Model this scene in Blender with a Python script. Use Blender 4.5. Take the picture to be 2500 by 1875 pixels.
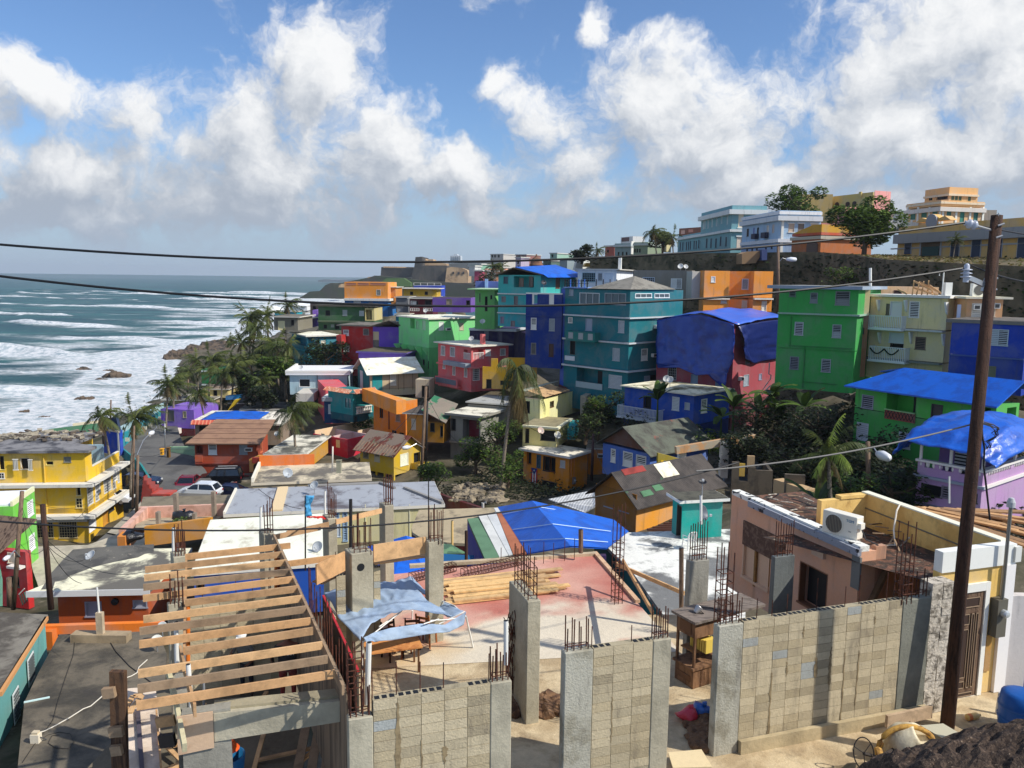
import bpy,math,random
import numpy as np
from math import sin,cos,tan,pi,radians,atan,atan2,sqrt,hypot
from mathutils import Vector,Matrix,Euler,noise as mnoise
random.seed(7);np.random.seed(7)
for o in list(bpy.data.objects):bpy.data.objects.remove(o)
SC=bpy.context.scene
COL=SC.collection
CAMZ,FPX,PITCH,ROLL=28.0,1980.0,radians(7.45),radians(0.7)
cd=bpy.data.cameras.new("camera");cam=bpy.data.objects.new("camera",cd);COL.objects.link(cam)
cd.sensor_width=36;cd.lens=FPX/2500*36;cd.clip_start=0.2;cd.clip_end=20000
RM=Matrix.Rotation(pi/2-PITCH,3,'X')@Matrix.Rotation(ROLL,3,'Z')
cam.location=(0,0,CAMZ);cam.rotation_euler=RM.to_euler()
SC.camera=cam
SUN_AZ,SUN_EL=radians(-20),radians(43)
sv=Vector((cos(SUN_EL)*cos(SUN_AZ),cos(SUN_EL)*sin(SUN_AZ),sin(SUN_EL)))
sd=bpy.data.lights.new("sun",'SUN');sd.energy=4.4;sd.angle=radians(0.5);sd.color=(1,0.955,0.87)
sun=bpy.data.objects.new("sun",sd);COL.objects.link(sun);sun.rotation_euler=sv.to_track_quat('Z','Y').to_euler()
SC.view_settings.view_transform='Standard';SC.view_settings.look='None'
SC.view_settings.exposure=0.12;SC.view_settings.gamma=1
CR=dict(S=(0,0,1),F0=(0,0,.8848),A=(650,600,4.424),B=(1100,600,4.424),C=(1500,440,4.424),D=(2000,420,4.424),E=(400,700,5.53),F=(650,780,5.53),G=(1000,650,5.53),H=(1350,650,5.53),I=(1700,650,5.53),J=(2050,650,4.9156),K=(1600,750,6.32),L=(2050,880,4.88),M=(0,980,5.53),N=(350,960,5.53),O=(750,980,5.53),Q=(1100,900,5.53),R=(1400,930,5.53),SS=(1700,980,5.53),T=(1000,1180,5.53),U=(0,1180,5.53),V=(350,1200,4.88),W=(700,1180,4.88),X=(0,1500,4.424),Y=(400,1500,4.424),Z=(780,1380,4.2538),AA=(1300,1180,4.424),AB=(1750,1180,4.424),AC=(2150,1180,5.1857),AD=(1250,1480,4.1736),AE=(1700,1440,3.8138),AF=(2050,1450,3.9044))
_c=(0,0,1)
def crop(k):
 global _c
 _c=CR[k]
def ray(px,py):
 x=_c[0]+px/_c[2];y=_c[1]+py/_c[2]
 return RM@Vector(((x-1250)/FPX,-(y-937.5)/FPX,-1))
def P(px,py,d):
 r=ray(px,py);return Vector((0,0,CAMZ))+r*(d/r.y)
def PZ(px,py,z):
 r=ray(px,py);return Vector((0,0,CAMZ))+r*((z-CAMZ)/r.z)
def lin(c):
 c=c/255.0
 return c/12.92 if c<=.04045 else((c+.055)/1.055)**2.4
def rgb(c,k=1.0):
 return tuple(min(.82,lin(v)*k)for v in c)+(1,)
MATS={}
class NT:
 def __init__(s,nt):s.nt=nt;s.n=nt.nodes;s.l=nt.links
 def add(s,typ,ins=None,**kw):
  n=s.n.new(typ)
  for k,v in kw.items():setattr(n,k,v)
  for k,v in(ins or{}).items():
   sock=n.inputs[k]
   if isinstance(v,bpy.types.NodeSocket):s.l.new(v,sock)
   else:sock.default_value=v
  return n
 def math(s,op,a,b=0.0,c=0.0,clamp=False):
  n=s.n.new('ShaderNodeMath');n.operation=op;n.use_clamp=clamp
  for i,v in enumerate((a,b,c)):
   if isinstance(v,bpy.types.NodeSocket):s.l.new(v,n.inputs[i])
   else:n.inputs[i].default_value=v
  return n.outputs[0]
 def vm(s,op,a,b=None,out=0):
  n=s.n.new('ShaderNodeVectorMath');n.operation=op
  for i,v in enumerate((a,b)):
   if v is None:continue
   if isinstance(v,bpy.types.NodeSocket):s.l.new(v,n.inputs[i])
   else:n.inputs[i].default_value=v
  return n.outputs[out]
 def noise(s,vec,scale,detail=4,rough=.6,dist=0.0):
  n=s.add('ShaderNodeTexNoise',{'Vector':vec,'Scale':scale,'Detail':detail,'Roughness':rough,'Distortion':dist})
  return n.outputs[0]
 def ramp(s,v,a,b):
  n=s.add('ShaderNodeMapRange',{'Value':v,'From Min':a,'From Max':b},interpolation_type='SMOOTHSTEP')
  return n.outputs[0]
 def mix(s,f,a,b,mode='MIX'):
  n=s.add('ShaderNodeMix',data_type='RGBA',blend_type=mode)
  for i,v in((0,f),(6,a),(7,b)):
   if isinstance(v,bpy.types.NodeSocket):s.l.new(v,n.inputs[i])
   else:n.inputs[i].default_value=v
  return n.outputs[2]
def mk(key,base,alt=None,thr=(.45,.62),scale=.5,dirt=None,da=.5,dthr=(.5,.75),dscale=1.2,dst=(1,1,.18),rough=.85,bump=.15,bscale=18,metal=0,fine=.12,st=(1,1,1),spec=.3,attr=None,wave=None,trans=0):
 if key in MATS:return MATS[key]
 m=bpy.data.materials.new(key);m.use_nodes=True;t=NT(m.node_tree);t.n.clear()
 pos=t.add('ShaderNodeNewGeometry').outputs['Position']
 col=base
 if attr:
  a=t.add('ShaderNodeAttribute',attribute_name=attr).outputs[0]
  col=t.mix(1.0,base,a,'MULTIPLY')
 if alt:
  v=t.vm('MULTIPLY',pos,st)
  f=t.ramp(t.noise(v,scale,6,.62,.3),*thr)
  col=t.mix(f,col,alt)
 if dirt:
  v=t.vm('MULTIPLY',pos,dst)
  f=t.math('MULTIPLY',t.ramp(t.noise(v,dscale,5,.65),*dthr),da)
  col=t.mix(f,col,dirt)
 fn=t.noise(pos,bscale*.6,5,.7)
 f2=t.math('MULTIPLY_ADD',fn,fine*2.4,1-fine*1.2)
 big=t.math('MULTIPLY_ADD',t.noise(pos,.35,3,.5),fine*1.6,1-fine*.8)
 vv=t.math('MULTIPLY',f2,big)
 if wave:
  w=t.add('ShaderNodeTexWave',{'Vector':t.vm('MULTIPLY',pos,wave[0]),'Scale':wave[1],'Distortion':wave[3],'Detail':2.0},bands_direction='DIAGONAL').outputs['Fac']
  vv=t.math('MULTIPLY',vv,t.math('MULTIPLY_ADD',w,wave[2],1-wave[2]*.5))
 cmb=t.add('ShaderNodeCombineColor',{'Red':vv,'Green':vv,'Blue':vv}).outputs[0]
 col=t.mix(1.0,col,cmb,'MULTIPLY')
 b=t.add('ShaderNodeBsdfPrincipled',{'Base Color':col,'Roughness':rough,'Metallic':metal,'Specular IOR Level':spec})
 if bump:
  bn=t.add('ShaderNodeBump',{'Strength':bump,'Distance':.05,'Height':t.noise(pos,bscale,4,.65)})
  t.l.new(bn.outputs[0],b.inputs['Normal'])
 out=t.add('ShaderNodeOutputMaterial')
 if trans:
  tr=t.add('ShaderNodeBsdfTranslucent',{'Color':col})
  mx=t.add('ShaderNodeMixShader',{0:trans,1:b.outputs[0],2:tr.outputs[0]})
  t.l.new(mx.outputs[0],out.inputs[0])
 else:t.l.new(b.outputs[0],out.inputs[0])
 MATS[key]=m
 return m
def sc(c,k):return tuple(min(.85,v*k)for v in c[:3])+(1,)
def paint(c,dirty=.6,k=.92):
 key='paint_%02x%02x%02x_%d'%(c[0],c[1],c[2],dirty*100)
 b=rgb(c,k)
 g_=sum(b[:3])/3
 return mk(key,b,alt=tuple(.72*x+.2*g_+.03 for x in b[:3])+(1,),scale=.5,thr=(.42,.66),dirt=tuple(.3*x+.05 for x in b[:3])+(1,),da=dirty,dthr=(.53,.78),dscale=2.4,dst=(1,1,.12),rough=.85,bump=.15,fine=.1)
def plain(c,rough=.6,metal=0,k=1,spec=.4):return mk('plain_%02x%02x%02x_%d'%(c[0],c[1],c[2],rough*10),rgb(c,k),rough=rough,metal=metal,bump=0,fine=.05,spec=spec)
def conc(c=(168,160,140),dk=.6):return mk('conc_%02x%02x%02x'%c,rgb(c),alt=sc(rgb(c),.72),scale=.9,thr=(.4,.65),dirt=sc(rgb(c),.3),da=dk,dthr=(.55,.78),dscale=1.6,bump=.35,bscale=14,fine=.16)
def roofm(c=(225,218,198),dark=(70,66,60),thr=(.5,.66),scale=.35):return mk('roof_%02x%02x%02x_%02x%d%d'%(c+(dark[0],thr[0]*100,scale*100)),rgb(c),alt=rgb(dark),scale=scale,thr=thr,dirt=rgb(dark),da=.7,dthr=(.52,.7),dscale=1.1,dst=(1,.5,1),bump=.3,fine=.15)
def wood(c=(196,158,112)):return mk('wood_%02x%02x%02x'%c,rgb(c),alt=sc(rgb(c),.68),scale=2.5,thr=(.42,.7),dirt=sc(rgb(c),.4),da=.4,dscale=6,dst=(1,1,1),bump=.2,bscale=30,fine=.14)
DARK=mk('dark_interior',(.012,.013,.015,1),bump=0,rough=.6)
PANE=mk('window_pane',(.02,.024,.03,1),bump=0,rough=.15,spec=.6)
WHITE=plain((226,224,216));LGREY=plain((190,192,192));FRAME=plain((214,212,204))
RUST=mk('rusty_steel',rgb((92,52,36)),alt=rgb((50,32,28)),scale=8,bump=.2,rough=.8)
STEELW=plain((228,226,218),.35);ALU=plain((170,172,174),.35,.6)
def tagit(o,label=None,cat=None,group=None,kind=None):
 if label:o['label']=label
 if cat:o['category']=cat
 if group:o['group']=group
 if kind:o['kind']=kind
 return o
def empty(name,loc=(0,0,0),rz=0,label=None,cat=None,group=None):
 o=bpy.data.objects.new(name,None);COL.objects.link(o);o.location=loc;o.rotation_euler=(0,0,rz)
 o.empty_display_size=.3
 return tagit(o,label,cat,group)
class MB:
 def __init__(s):s.v=[];s.f=[];s.mi=[];s.m=[]
 def mat(s,m):
  if m not in s.m:s.m.append(m)
  return s.m.index(m)
 def poly(s,pts,m):
  i=len(s.v);s.v+=[tuple(p)for p in pts];s.f.append(tuple(range(i,i+len(pts))));s.mi.append(s.mat(m))
 def hexa(s,p,m):
  i=len(s.v);s.v+=[tuple(q)for q in p];k=s.mat(m)
  for f in((0,3,2,1),(4,5,6,7),(0,1,5,4),(1,2,6,5),(2,3,7,6),(3,0,4,7)):
   s.f.append(tuple(i+j for j in f));s.mi.append(k)
 def box(s,x0,x1,y0,y1,z0,z1,m):
  s.hexa([(x0,y0,z0),(x1,y0,z0),(x1,y1,z0),(x0,y1,z0),(x0,y0,z1),(x1,y0,z1),(x1,y1,z1),(x0,y1,z1)],m)
 def beam(s,a,b,w,h,m,up=(0,0,1)):
  a=Vector(a);b=Vector(b);d=(b-a).normalized();u=Vector(up)
  r=d.cross(u)
  if r.length<1e-4:r=d.cross(Vector((1,0,0)))
  r.normalize();u=r.cross(d).normalized();r=r*(w/2);u=u*(h/2)
  s.hexa([a-r-u,a+r-u,b+r-u,b-r-u,a-r+u,a+r+u,b+r+u,b-r+u],m)
 def prism(s,pts,dz,m):
  0
  dz=Vector(dz);n=len(pts);i=len(s.v);k=s.mat(m)
  s.v+=[tuple(p)for p in pts]+[tuple(Vector(p)+dz)for p in pts]
  s.f.append(tuple(range(i,i+n)));s.f.append(tuple(range(i+2*n-1,i+n-1,-1)));s.mi+=[k,k]
  for j in range(n):
   q=(j+1)%n;s.f.append((i+j,i+q,i+n+q,i+n+j));s.mi.append(k)
 def tube(s,pts,r0,r1=None,m=None,n=6,cap=True):
  r1=r0 if r1 is None else r1;pts=[Vector(p)for p in pts];k=s.mat(m);i0=len(s.v);N=len(pts)
  for j,p in enumerate(pts):
   d=(pts[min(j+1,N-1)]-pts[max(j-1,0)]).normalized()
   a=Vector((0,0,1))if abs(d.z)<.9 else Vector((1,0,0))
   u=d.cross(a).normalized();w=d.cross(u).normalized()
   r=r0[j]if isinstance(r0,(list,tuple))else r0+(r1-r0)*j/max(1,N-1)
   for q in range(n):
    an=2*pi*q/n;s.v.append(tuple(p+u*cos(an)*r+w*sin(an)*r))
  for j in range(N-1):
   for q in range(n):
    a=i0+j*n+q;b=i0+j*n+(q+1)%n;s.f.append((a,b,b+n,a+n));s.mi.append(k)
  if cap:
   s.f.append(tuple(i0+q for q in range(n))[::-1]);s.f.append(tuple(i0+(N-1)*n+q for q in range(n)));s.mi+=[k,k]
 def lathe(s,prof,m,n=16,c=(0,0,0),ax=None):
  0
  k=s.mat(m);i0=len(s.v);R=Vector((0,0,1)).rotation_difference(Vector(ax or(0,0,1)));c=Vector(c)
  for r,h in prof:
   for q in range(n):
    an=2*pi*q/n;s.v.append(tuple(c+R@Vector((r*cos(an),r*sin(an),h))))
  for j in range(len(prof)-1):
   for q in range(n):
    a=i0+j*n+q;b=i0+j*n+(q+1)%n;s.f.append((a,b,b+n,a+n));s.mi.append(k)
 def build(s,name,parent=None,loc=None,rz=0,smooth=False,colors=None):
  me=bpy.data.meshes.new(name);v=s.v
  if loc is not None:
   R=Matrix.Rotation(-rz,3,'Z');L=Vector(loc);v=[tuple(R@(Vector(p)-L))for p in s.v]
  me.from_pydata(v,[],s.f)
  for m in s.m:me.materials.append(m)
  me.polygons.foreach_set('material_index',s.mi)
  if smooth:me.polygons.foreach_set('use_smooth',[True]*len(s.f))
  if colors is not None:
   a=me.attributes.new('Col','FLOAT_COLOR','CORNER');buf=[]
   for p,c in zip(me.polygons,colors):buf+=list(c)*p.loop_total
   a.data.foreach_set('color',buf)
  me.update()
  o=bpy.data.objects.new(name,me);COL.objects.link(o)
  if parent is not None:o.parent=parent
  elif loc is not None:o.location=loc;o.rotation_euler=(0,0,rz)
  return o
def thing(mb,name,label,cat,group=None,loc=None,smooth=False,kind=None):
 0
 if loc is None:
  a=np.array(mb.v);loc=(float(a[:,0].mean()),float(a[:,1].mean()),float(a[:,2].min()))
 return tagit(mb.build(name,None,loc,0,smooth),label,cat,group,kind)
def rpart(mb,name,root,smooth=False,label=None):
 0
 o=mb.build(name,root,tuple(root.location),root.rotation_euler.z,smooth)
 if label:o['label']=label
 return o
def copy_tree(o,parent=None):
 c=o.copy();COL.objects.link(c)
 if parent is not None:c.parent=parent
 for ch in list(o.children):copy_tree(ch,c)
 return c
CTRL=[]
class House:
 0
 def __init__(s,name,label,cx,cy,d,t,yb,xL=None,xR=None,wl=None,wr=None,cat='house',group=None,ctrl=True,zb=None):
  s.cx,s.cy,s.d=cx,cy,d;s.t=radians(t);C0=P(cx,cy,d);s.C=C0
  s.eL=Vector((-cos(s.t),sin(s.t),0));s.eR=Vector((sin(s.t),cos(s.t),0))
  s.WL=wl if wl else s.ext(xL,s.eL);s.WR=wr if wr else s.ext(xR,s.eR)
  s.zb=zb if zb is not None else s.z(yb)
  s.root=empty(name,(C0.x,C0.y,s.zb),-s.t,label,cat,group)
  s.Mi=(Matrix.Translation(s.root.location)@Matrix.Rotation(-s.t,4,'Z')).inverted()
  if ctrl:
   for a,b in((0,0),(s.WL,0),(0,s.WR),(s.WL,s.WR)):
    q=C0+s.eL*a+s.eR*b;CTRL.append((q.x,q.y,s.zb+.3))
 def ext(s,px,e):
  r=ray(px,s.cy);a=Vector((r.x,r.y));c=Vector((s.C.x,s.C.y));ee=Vector((e.x,e.y))
  den=ee.x*a.y-ee.y*a.x
  k=-(c.x*a.y-c.y*a.x)/den
  return abs(k)
 def z(s,y):return P(s.cx,y,s.d).z-(0)
 def loc(s,w):return s.Mi@w
 def uz(s,f,x,y):
  0
  r=ray(x,y);n=s.eR if f=='L'else s.eL;cc=s.C-Vector((0,0,CAMZ))
  k=(cc.x*n.x+cc.y*n.y)/(r.x*n.x+r.y*n.y);w=Vector((0,0,CAMZ))+r*k
  e=s.eL if f=='L'else s.eR
  return(w.x-s.C.x)*e.x+(w.y-s.C.y)*e.y,w.z-s.zb
 def hole(s,f,x0,y0,x1,y1):
  xm,ym=(x0+x1)/2,(y0+y1)/2
  u0=s.uz(f,x0,ym)[0];u1=s.uz(f,x1,ym)[0];z1=s.uz(f,xm,y0)[1];z0=s.uz(f,xm,y1)[1]
  return min(u0,u1),max(u0,u1),z0,z1
 @staticmethod
 def pt(f,u,w,z):return(-u,w,z)if f=='L'else(-w,u,z)
 def fbox(s,mb,f,u0,u1,w0,w1,z0,z1,m):
  a=s.pt(f,u0,w0,z0);b=s.pt(f,u1,w1,z1)
  mb.box(min(a[0],b[0]),max(a[0],b[0]),min(a[1],b[1]),max(a[1],b[1]),z0,z1,m)
 def wall(s,y0,y1,col,L=(),R=(),name='wall',inset=0.0,z0=None,z1=None,WL=None,WR=None,top=None,u0=0):
  m=paint(col)if isinstance(col,tuple)else col
  z1=(s.z(y0)-s.zb)if z1 is None else z1
  z0=(s.z(y1)-s.zb if y1 is not None else 0)if z0 is None else z0
  WL=WL or s.WL;WR=WR or s.WR;mb=MB();wins=[]
  for f,W,hs in(('L',WL,L),('R',WR,R)):
   H=[]
   for h in hs:
    u0_,u1_,a,b=s.hole(f,*h[1:5]);u0_=max(.06,u0_);u1_=min(W-.06,u1_);a=max(z0+.04,a);b=min(z1-.04,b)
    if u1_-u0_<.1 or b-a<.1:continue
    dp={'b':1.3,'d':.35,'D':.12}.get(h[0],.1)
    H.append((u0_,u1_,a,b,dp));wins.append((f,h,(u0_,u1_,a,b),dp))
   us=sorted({0,W}|{x for h in H for x in h[:2]});zs=sorted({z0,z1}|{x for h in H for x in h[2:4]})
   for i in range(len(us)-1):
    for j in range(len(zs)-1):
     uc=(us[i]+us[i+1])/2;zc=(zs[j]+zs[j+1])/2
     if any(h[0]<uc<h[1]and h[2]<zc<h[3]for h in H):continue
     mb.poly([s.pt(f,us[i],0,zs[j]),s.pt(f,us[i+1],0,zs[j]),s.pt(f,us[i+1],0,zs[j+1]),s.pt(f,us[i],0,zs[j+1])],m)
   for a,b,c,e,dp in H:
    q=[(a,c),(b,c),(b,e),(a,e)]
    for k in range(4):
     p1,p2=q[k],q[(k+1)%4]
     mb.poly([s.pt(f,p1[0],0,p1[1]),s.pt(f,p2[0],0,p2[1]),s.pt(f,p2[0],dp,p2[1]),s.pt(f,p1[0],dp,p1[1])],m)
    if dp>1:mb.poly([s.pt(f,x,dp,z)for x,z in q],m)
  mb.poly([(-WL,0,z0),(-WL,WR,z0),(-WL,WR,z1),(-WL,0,z1)],m)
  mb.poly([(-WL,WR,z0),(0,WR,z0),(0,WR,z1),(-WL,WR,z1)],m)
  mb.poly([(-WL,0,z1),(0,0,z1),(0,WR,z1),(-WL,WR,z1)],top or m)
  mb.poly([(-WL,0,z0),(0,0,z0),(0,WR,z0),(-WL,WR,z0)],m)
  o=mb.build(name,s.root)
  for f,h,r,dp in wins:s.window(f,h,r,dp)
  return o
 def window(s,f,h,r,dp):
  k=h[0];u0,u1,z0,z1=r;mb=MB();col=h[5]if len(h)>5 else None
  w,hh=u1-u0,z1-z0;B=lambda a,b,c,d,e,g,m:s.fbox(mb,f,a,b,c,d,e,g,m)
  fr=.05
  def frame(m,t=fr,o=.03):
   B(u0-.02,u1+.02,-o,dp*.6,z1-t,z1+.02,m);B(u0-.05,u1+.05,-o-.03,dp*.6,z0-.03,z0+t,m)
   B(u0-.02,u0+t,-o,dp*.6,z0+t,z1-t,m);B(u1-t,u1+.02,-o,dp*.6,z0+t,z1-t,m)
  def slats(a,b,e,g,fill,m):
   n=max(3,int((g-e)/.13));st=(g-e)/n
   for i in range(n):
    zc=e+st*(i+.5);mb.hexa([s.pt(f,a,.01,zc-st*fill*.5),s.pt(f,b,.01,zc-st*fill*.5),s.pt(f,b,.045,zc-st*fill*.5+.0),s.pt(f,a,.045,zc-st*fill*.5),s.pt(f,a,.03,zc+st*fill*.5),s.pt(f,b,.03,zc+st*fill*.5),s.pt(f,b,.065,zc+st*fill*.5),s.pt(f,a,.065,zc+st*fill*.5)],m)
  if k in('j','jo','jh','jv'):
   m=plain(col)if col else WHITE;fm=m
   B(u0,u1,dp-.02,dp+.02,z0,z1,DARK if k!='j'else PANE);frame(fm)
   if k=='j':slats(u0+fr,u1-fr,z0+fr,z1-fr,.8,m)
   elif k=='jo':slats(u0+fr,u1-fr,z0+fr,z1-fr,.38,m)
   elif k=='jh':
    zm=z0+hh*.45;slats(u0+fr,u1-fr,z0+fr,zm,.9,m);slats(u0+fr,u1-fr,zm,z1-fr,.35,m)
   else:
    um=(u0+u1)/2;slats(u0+fr,um-.02,z0+fr,z1-fr,.45,m);slats(um+.02,u1-fr,z0+fr,z1-fr,.8,m);B(um-.02,um+.02,0,.06,z0,z1,m)
   nm='window'
  elif k=='w':m=plain(col or(186,190,194));B(u0,u1,dp-.03,dp+.02,z0,z1,m);frame(m,.04);nm='shutter'
  elif k=='d':B(u0,u1,dp-.02,dp+.02,z0,z1,DARK);frame(plain(col)if col else plain((70,66,60)),.03,.0)if w<3 else None;nm='window'
  elif k=='g':
   B(u0,u1,dp-.02,dp+.02,z0,z1,DARK);m=plain(col)if col else FRAME;frame(m,.05)
   n=max(2,int(w/.22));q=max(2,int(hh/.25))
   for i in range(1,n):x=u0+w*i/n;B(x-.016,x+.016,0,.03,z0+fr,z1-fr,m)
   for i in range(1,q):x=z0+hh*i/q;B(u0+fr,u1-fr,.004,.034,x-.016,x+.016,m)
   nm='window_grille'
  elif k=='gl':
   B(u0,u1,dp-.02,dp+.02,z0,z1,mk('glass_pane',(.1,.13,.15,1),rough=.06,bump=0,spec=.9));m=plain(col)if col else FRAME;frame(m,.07)
   for i in range(1,max(2,int(w/.9))):x=u0+w*i/max(2,int(w/.9));B(x-.03,x+.03,-.01,.05,z0+fr,z1-fr,m)
   nm='window'
  elif k=='D':m=plain(col or(96,70,52));B(u0,u1,dp-.05,dp,z0,z1,m);B(u0+w*.15,u1-w*.15,dp-.07,dp-.04,z0+hh*.1,z0+hh*.45,m);B(u0+w*.15,u1-w*.15,dp-.07,dp-.04,z0+hh*.55,z0+hh*.9,m);frame(m,.04,.0);nm='door'
  elif k=='b':
   B(u0+w*.15,u0+w*.45,dp-.04,dp-.01,z0+.02,z0+hh*.85,DARK);nm='balcony_door'
   if col:
    m=plain(col);r2=MB();n=max(3,int(w/.22))
    s.fbox(r2,f,u0,u1,-.02,.06,z0+.8,z0+.88,m)
    for i in range(n+1):x=u0+.04+(w-.08)*i/n;s.fbox(r2,f,x-.035,x+.035,0,.05,z0,z0+.8,m)
    r2.build('balustrade',s.root)
  o=mb.build(nm,s.root)
  return o
 def roof(s,y,top=None,over=.35,th=.16,edge=None,z=None,name='roof',WL=None,WR=None,ovb=None):
  z=(s.z(y)-s.zb)if z is None else z;mb=MB();WL=WL or s.WL;WR=WR or s.WR;ob=over if ovb is None else ovb
  e=edge or plain((205,200,188));e=paint(e)if isinstance(e,tuple)else e
  mb.box(-WL-ob,over,-over,WR+ob,z,z+th,e)
  mb.poly([(-WL-ob+.02,-over+.02,z+th+.006),(over-.02,-over+.02,z+th+.006),(over-.02,WR+ob-.02,z+th+.006),(-WL-ob+.02,WR+ob-.02,z+th+.006)],top or roofm())
  return mb.build(name,s.root)
 def ledge(s,y,col=(200,200,196),out=.22,th=.13,z=None,faces='LR',u=None):
  z=(s.z(y)-s.zb)if z is None else z;m=paint(col)if isinstance(col,tuple)else col;mb=MB()
  if 'L'in faces:mb.box(-s.WL,out if 'R'in faces else 0,-out,.04,z-th,z+.003,m)
  if 'R'in faces:mb.box(-.04,out,.04,s.WR,z-th,z+.003,m)
  return mb.build('ledge',s.root)
 def parapet(s,y,h,col,th=.14,WL=None,WR=None,sides='LRBK'):
  z=(s.z(y)-s.zb);m=paint(col)if isinstance(col,tuple)else col;mb=MB();WL=WL or s.WL;WR=WR or s.WR
  if 'L'in sides:mb.box(-WL,0,-.003,th,z+.003,z+h,m)
  if 'R'in sides:mb.box(-th,.003,th+.002,WR-th-.002,z+.003,z+h,m)
  if 'B'in sides:mb.box(-WL,0,WR-th,WR+.003,z+.003,z+h,m)
  if 'K'in sides:mb.box(-WL-.003,-WL+th,th+.002,WR-th-.002,z+.003,z+h,m)
  return mb.build('parapet',s.root)
 def gable(s,y,h,m,axis='L',over=.35,th=.07,gm=None):
  0
  z=(s.z(y)-s.zb);mb=MB();WL,WR=s.WL,s.WR;o=over
  if axis=='L':
   r=[(-WL-o,WR/2,z+h),(o,WR/2,z+h)];k=o*h/(WR/2)
   A=[(-WL-o,-o,z-k),(o,-o,z-k),r[1],r[0]];B=[r[0],r[1],(o,WR+o,z-k),(-WL-o,WR+o,z-k)]
   g=[[(0,0,z),(0,WR,z),(0,WR/2,z+h)],[(-WL,0,z),(-WL,WR,z),(-WL,WR/2,z+h)]]
  else:
   r=[(-WL/2,-o,z+h),(-WL/2,WR+o,z+h)];k=o*h/(WL/2)
   A=[(o,-o,z-k),(o,WR+o,z-k),r[1],r[0]];B=[(-WL-o,-o,z-k),(-WL-o,WR+o,z-k),r[1],r[0]]
   g=[[(0,0,z),(-WL,0,z),(-WL/2,0,z+h)],[(0,WR,z),(-WL,WR,z),(-WL/2,WR,z+h)]]
  mb.prism(A,(0,0,th),m);mb.prism(B,(0,0,th),m)
  o_=mb.build('roof',s.root)
  if gm:
   for q in g:g2=MB();g2.poly(q,gm);g2.build('gable_wall',s.root)
  return o_
 def rail(s,f,x0,y0,x1,y1,m,n=None,out=.0,posts=.14,w=.03,name='railing'):
  u0,u1,z0,z1=s.hole(f,x0,y0,x1,y1);mb=MB();n=n or max(3,int((u1-u0)/posts))
  s.fbox(mb,f,u0,u1,-out-.04,-out+.02,z1-.06,z1,m);s.fbox(mb,f,u0,u1,-out-.04,-out+.02,z0,z0+.06,m)
  for i in range(n+1):x=u0+(u1-u0)*i/n;s.fbox(mb,f,x-w/2,x+w/2,-out-.03,-out,z0+.06,z1-.06,m)
  if out>.1:
   for x in(u0,u1):
    s.fbox(mb,f,x-.02,x+.02,-out+.021,0,z1-.06,z1,m)
    for q in range(1,int(out/posts)):s.fbox(mb,f,x-.015,x+.015,-out+q*posts,-out+q*posts+w,z0+.06,z1-.06,m)
   s.fbox(mb,f,u0-.1,u1+.1,-out-.1,0,z0-.14,z0-.003,m)
  return mb.build(name,s.root)
 def fb(s,f,x0,y0,x1,y1,out0,out1,m,name='panel'):
  0
  u0,u1,z0,z1=s.hole(f,x0,y0,x1,y1);mb=MB();s.fbox(mb,f,u0,u1,-out1,-out0,z0,z1,m if not isinstance(m,tuple)else paint(m))
  return mb.build(name,s.root)
 def ac(s,f,x,y,w=.65):
  u,z=s.uz(f,x,y);mb=MB();s.fbox(mb,f,u-w/2,u+w/2,-.4,.0,z-.2,z+.2,WHITE);s.fbox(mb,f,u-w/2+.06,u+w/2-.06,-.405,-.4,z-.14,z+.14,plain((60,60,60)))
  return mb.build('air_conditioner',s.root)
 def top(s,x,y,z):
  0
  return PZ(x,y,s.zb+z)
def dish(label,p,r=.38,az=-60,el=40,mast=.5,c=(200,200,196),group='satellite dishes'):
 p=Vector(p);root=empty('satellite_dish',p,0,label,'satellite dish',group)
 a=Vector((cos(radians(az))*cos(radians(el)),sin(radians(az))*cos(radians(el)),sin(radians(el))))
 m=plain(c,.45);mb=MB();ct=Vector((0,0,mast+r*.6));prof=[(r*k/6,r*.28*(k/6)**2)for k in range(7)]
 mb.lathe([(max(.001,q[0]),q[1])for q in prof]+[(r*.98,r*.26),(.001,-.02)],m,18,ct-a*.05,a);mb.build('reflector',root,smooth=True)
 mb=MB();mb.tube([(0,0,0),(0,0,mast*.7),ct-a*.08],.025,None,ALU);mb.build('mast',root)
 mb=MB();lo=ct+a*r*1.05-Vector((0,0,r*.5));mb.tube([ct-Vector((0,0,r*.9)),lo],.014,None,ALU);mb.box(lo.x-.05,lo.x+.05,lo.y-.05,lo.y+.05,lo.z-.05,lo.z+.05,LGREY);mb.build('feed_arm',root)
 return root
W=bpy.data.worlds.new("World");SC.world=W;W.use_nodes=True
t=NT(W.node_tree);t.n.clear()
sky=t.add('ShaderNodeTexSky',sky_type='NISHITA',sun_disc=False,sun_elevation=SUN_EL,sun_rotation=pi/2-SUN_AZ,air_density=1.0,dust_density=.6,ozone_density=2.2,altitude=30)
gen=t.add('ShaderNodeTexCoord').outputs['Generated']
sx=t.add('ShaderNodeSeparateXYZ',{0:gen}).outputs
az=t.math('ARCTAN2',sx[0],sx[1]);el=t.math('ARCSINE',sx[2])
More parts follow.
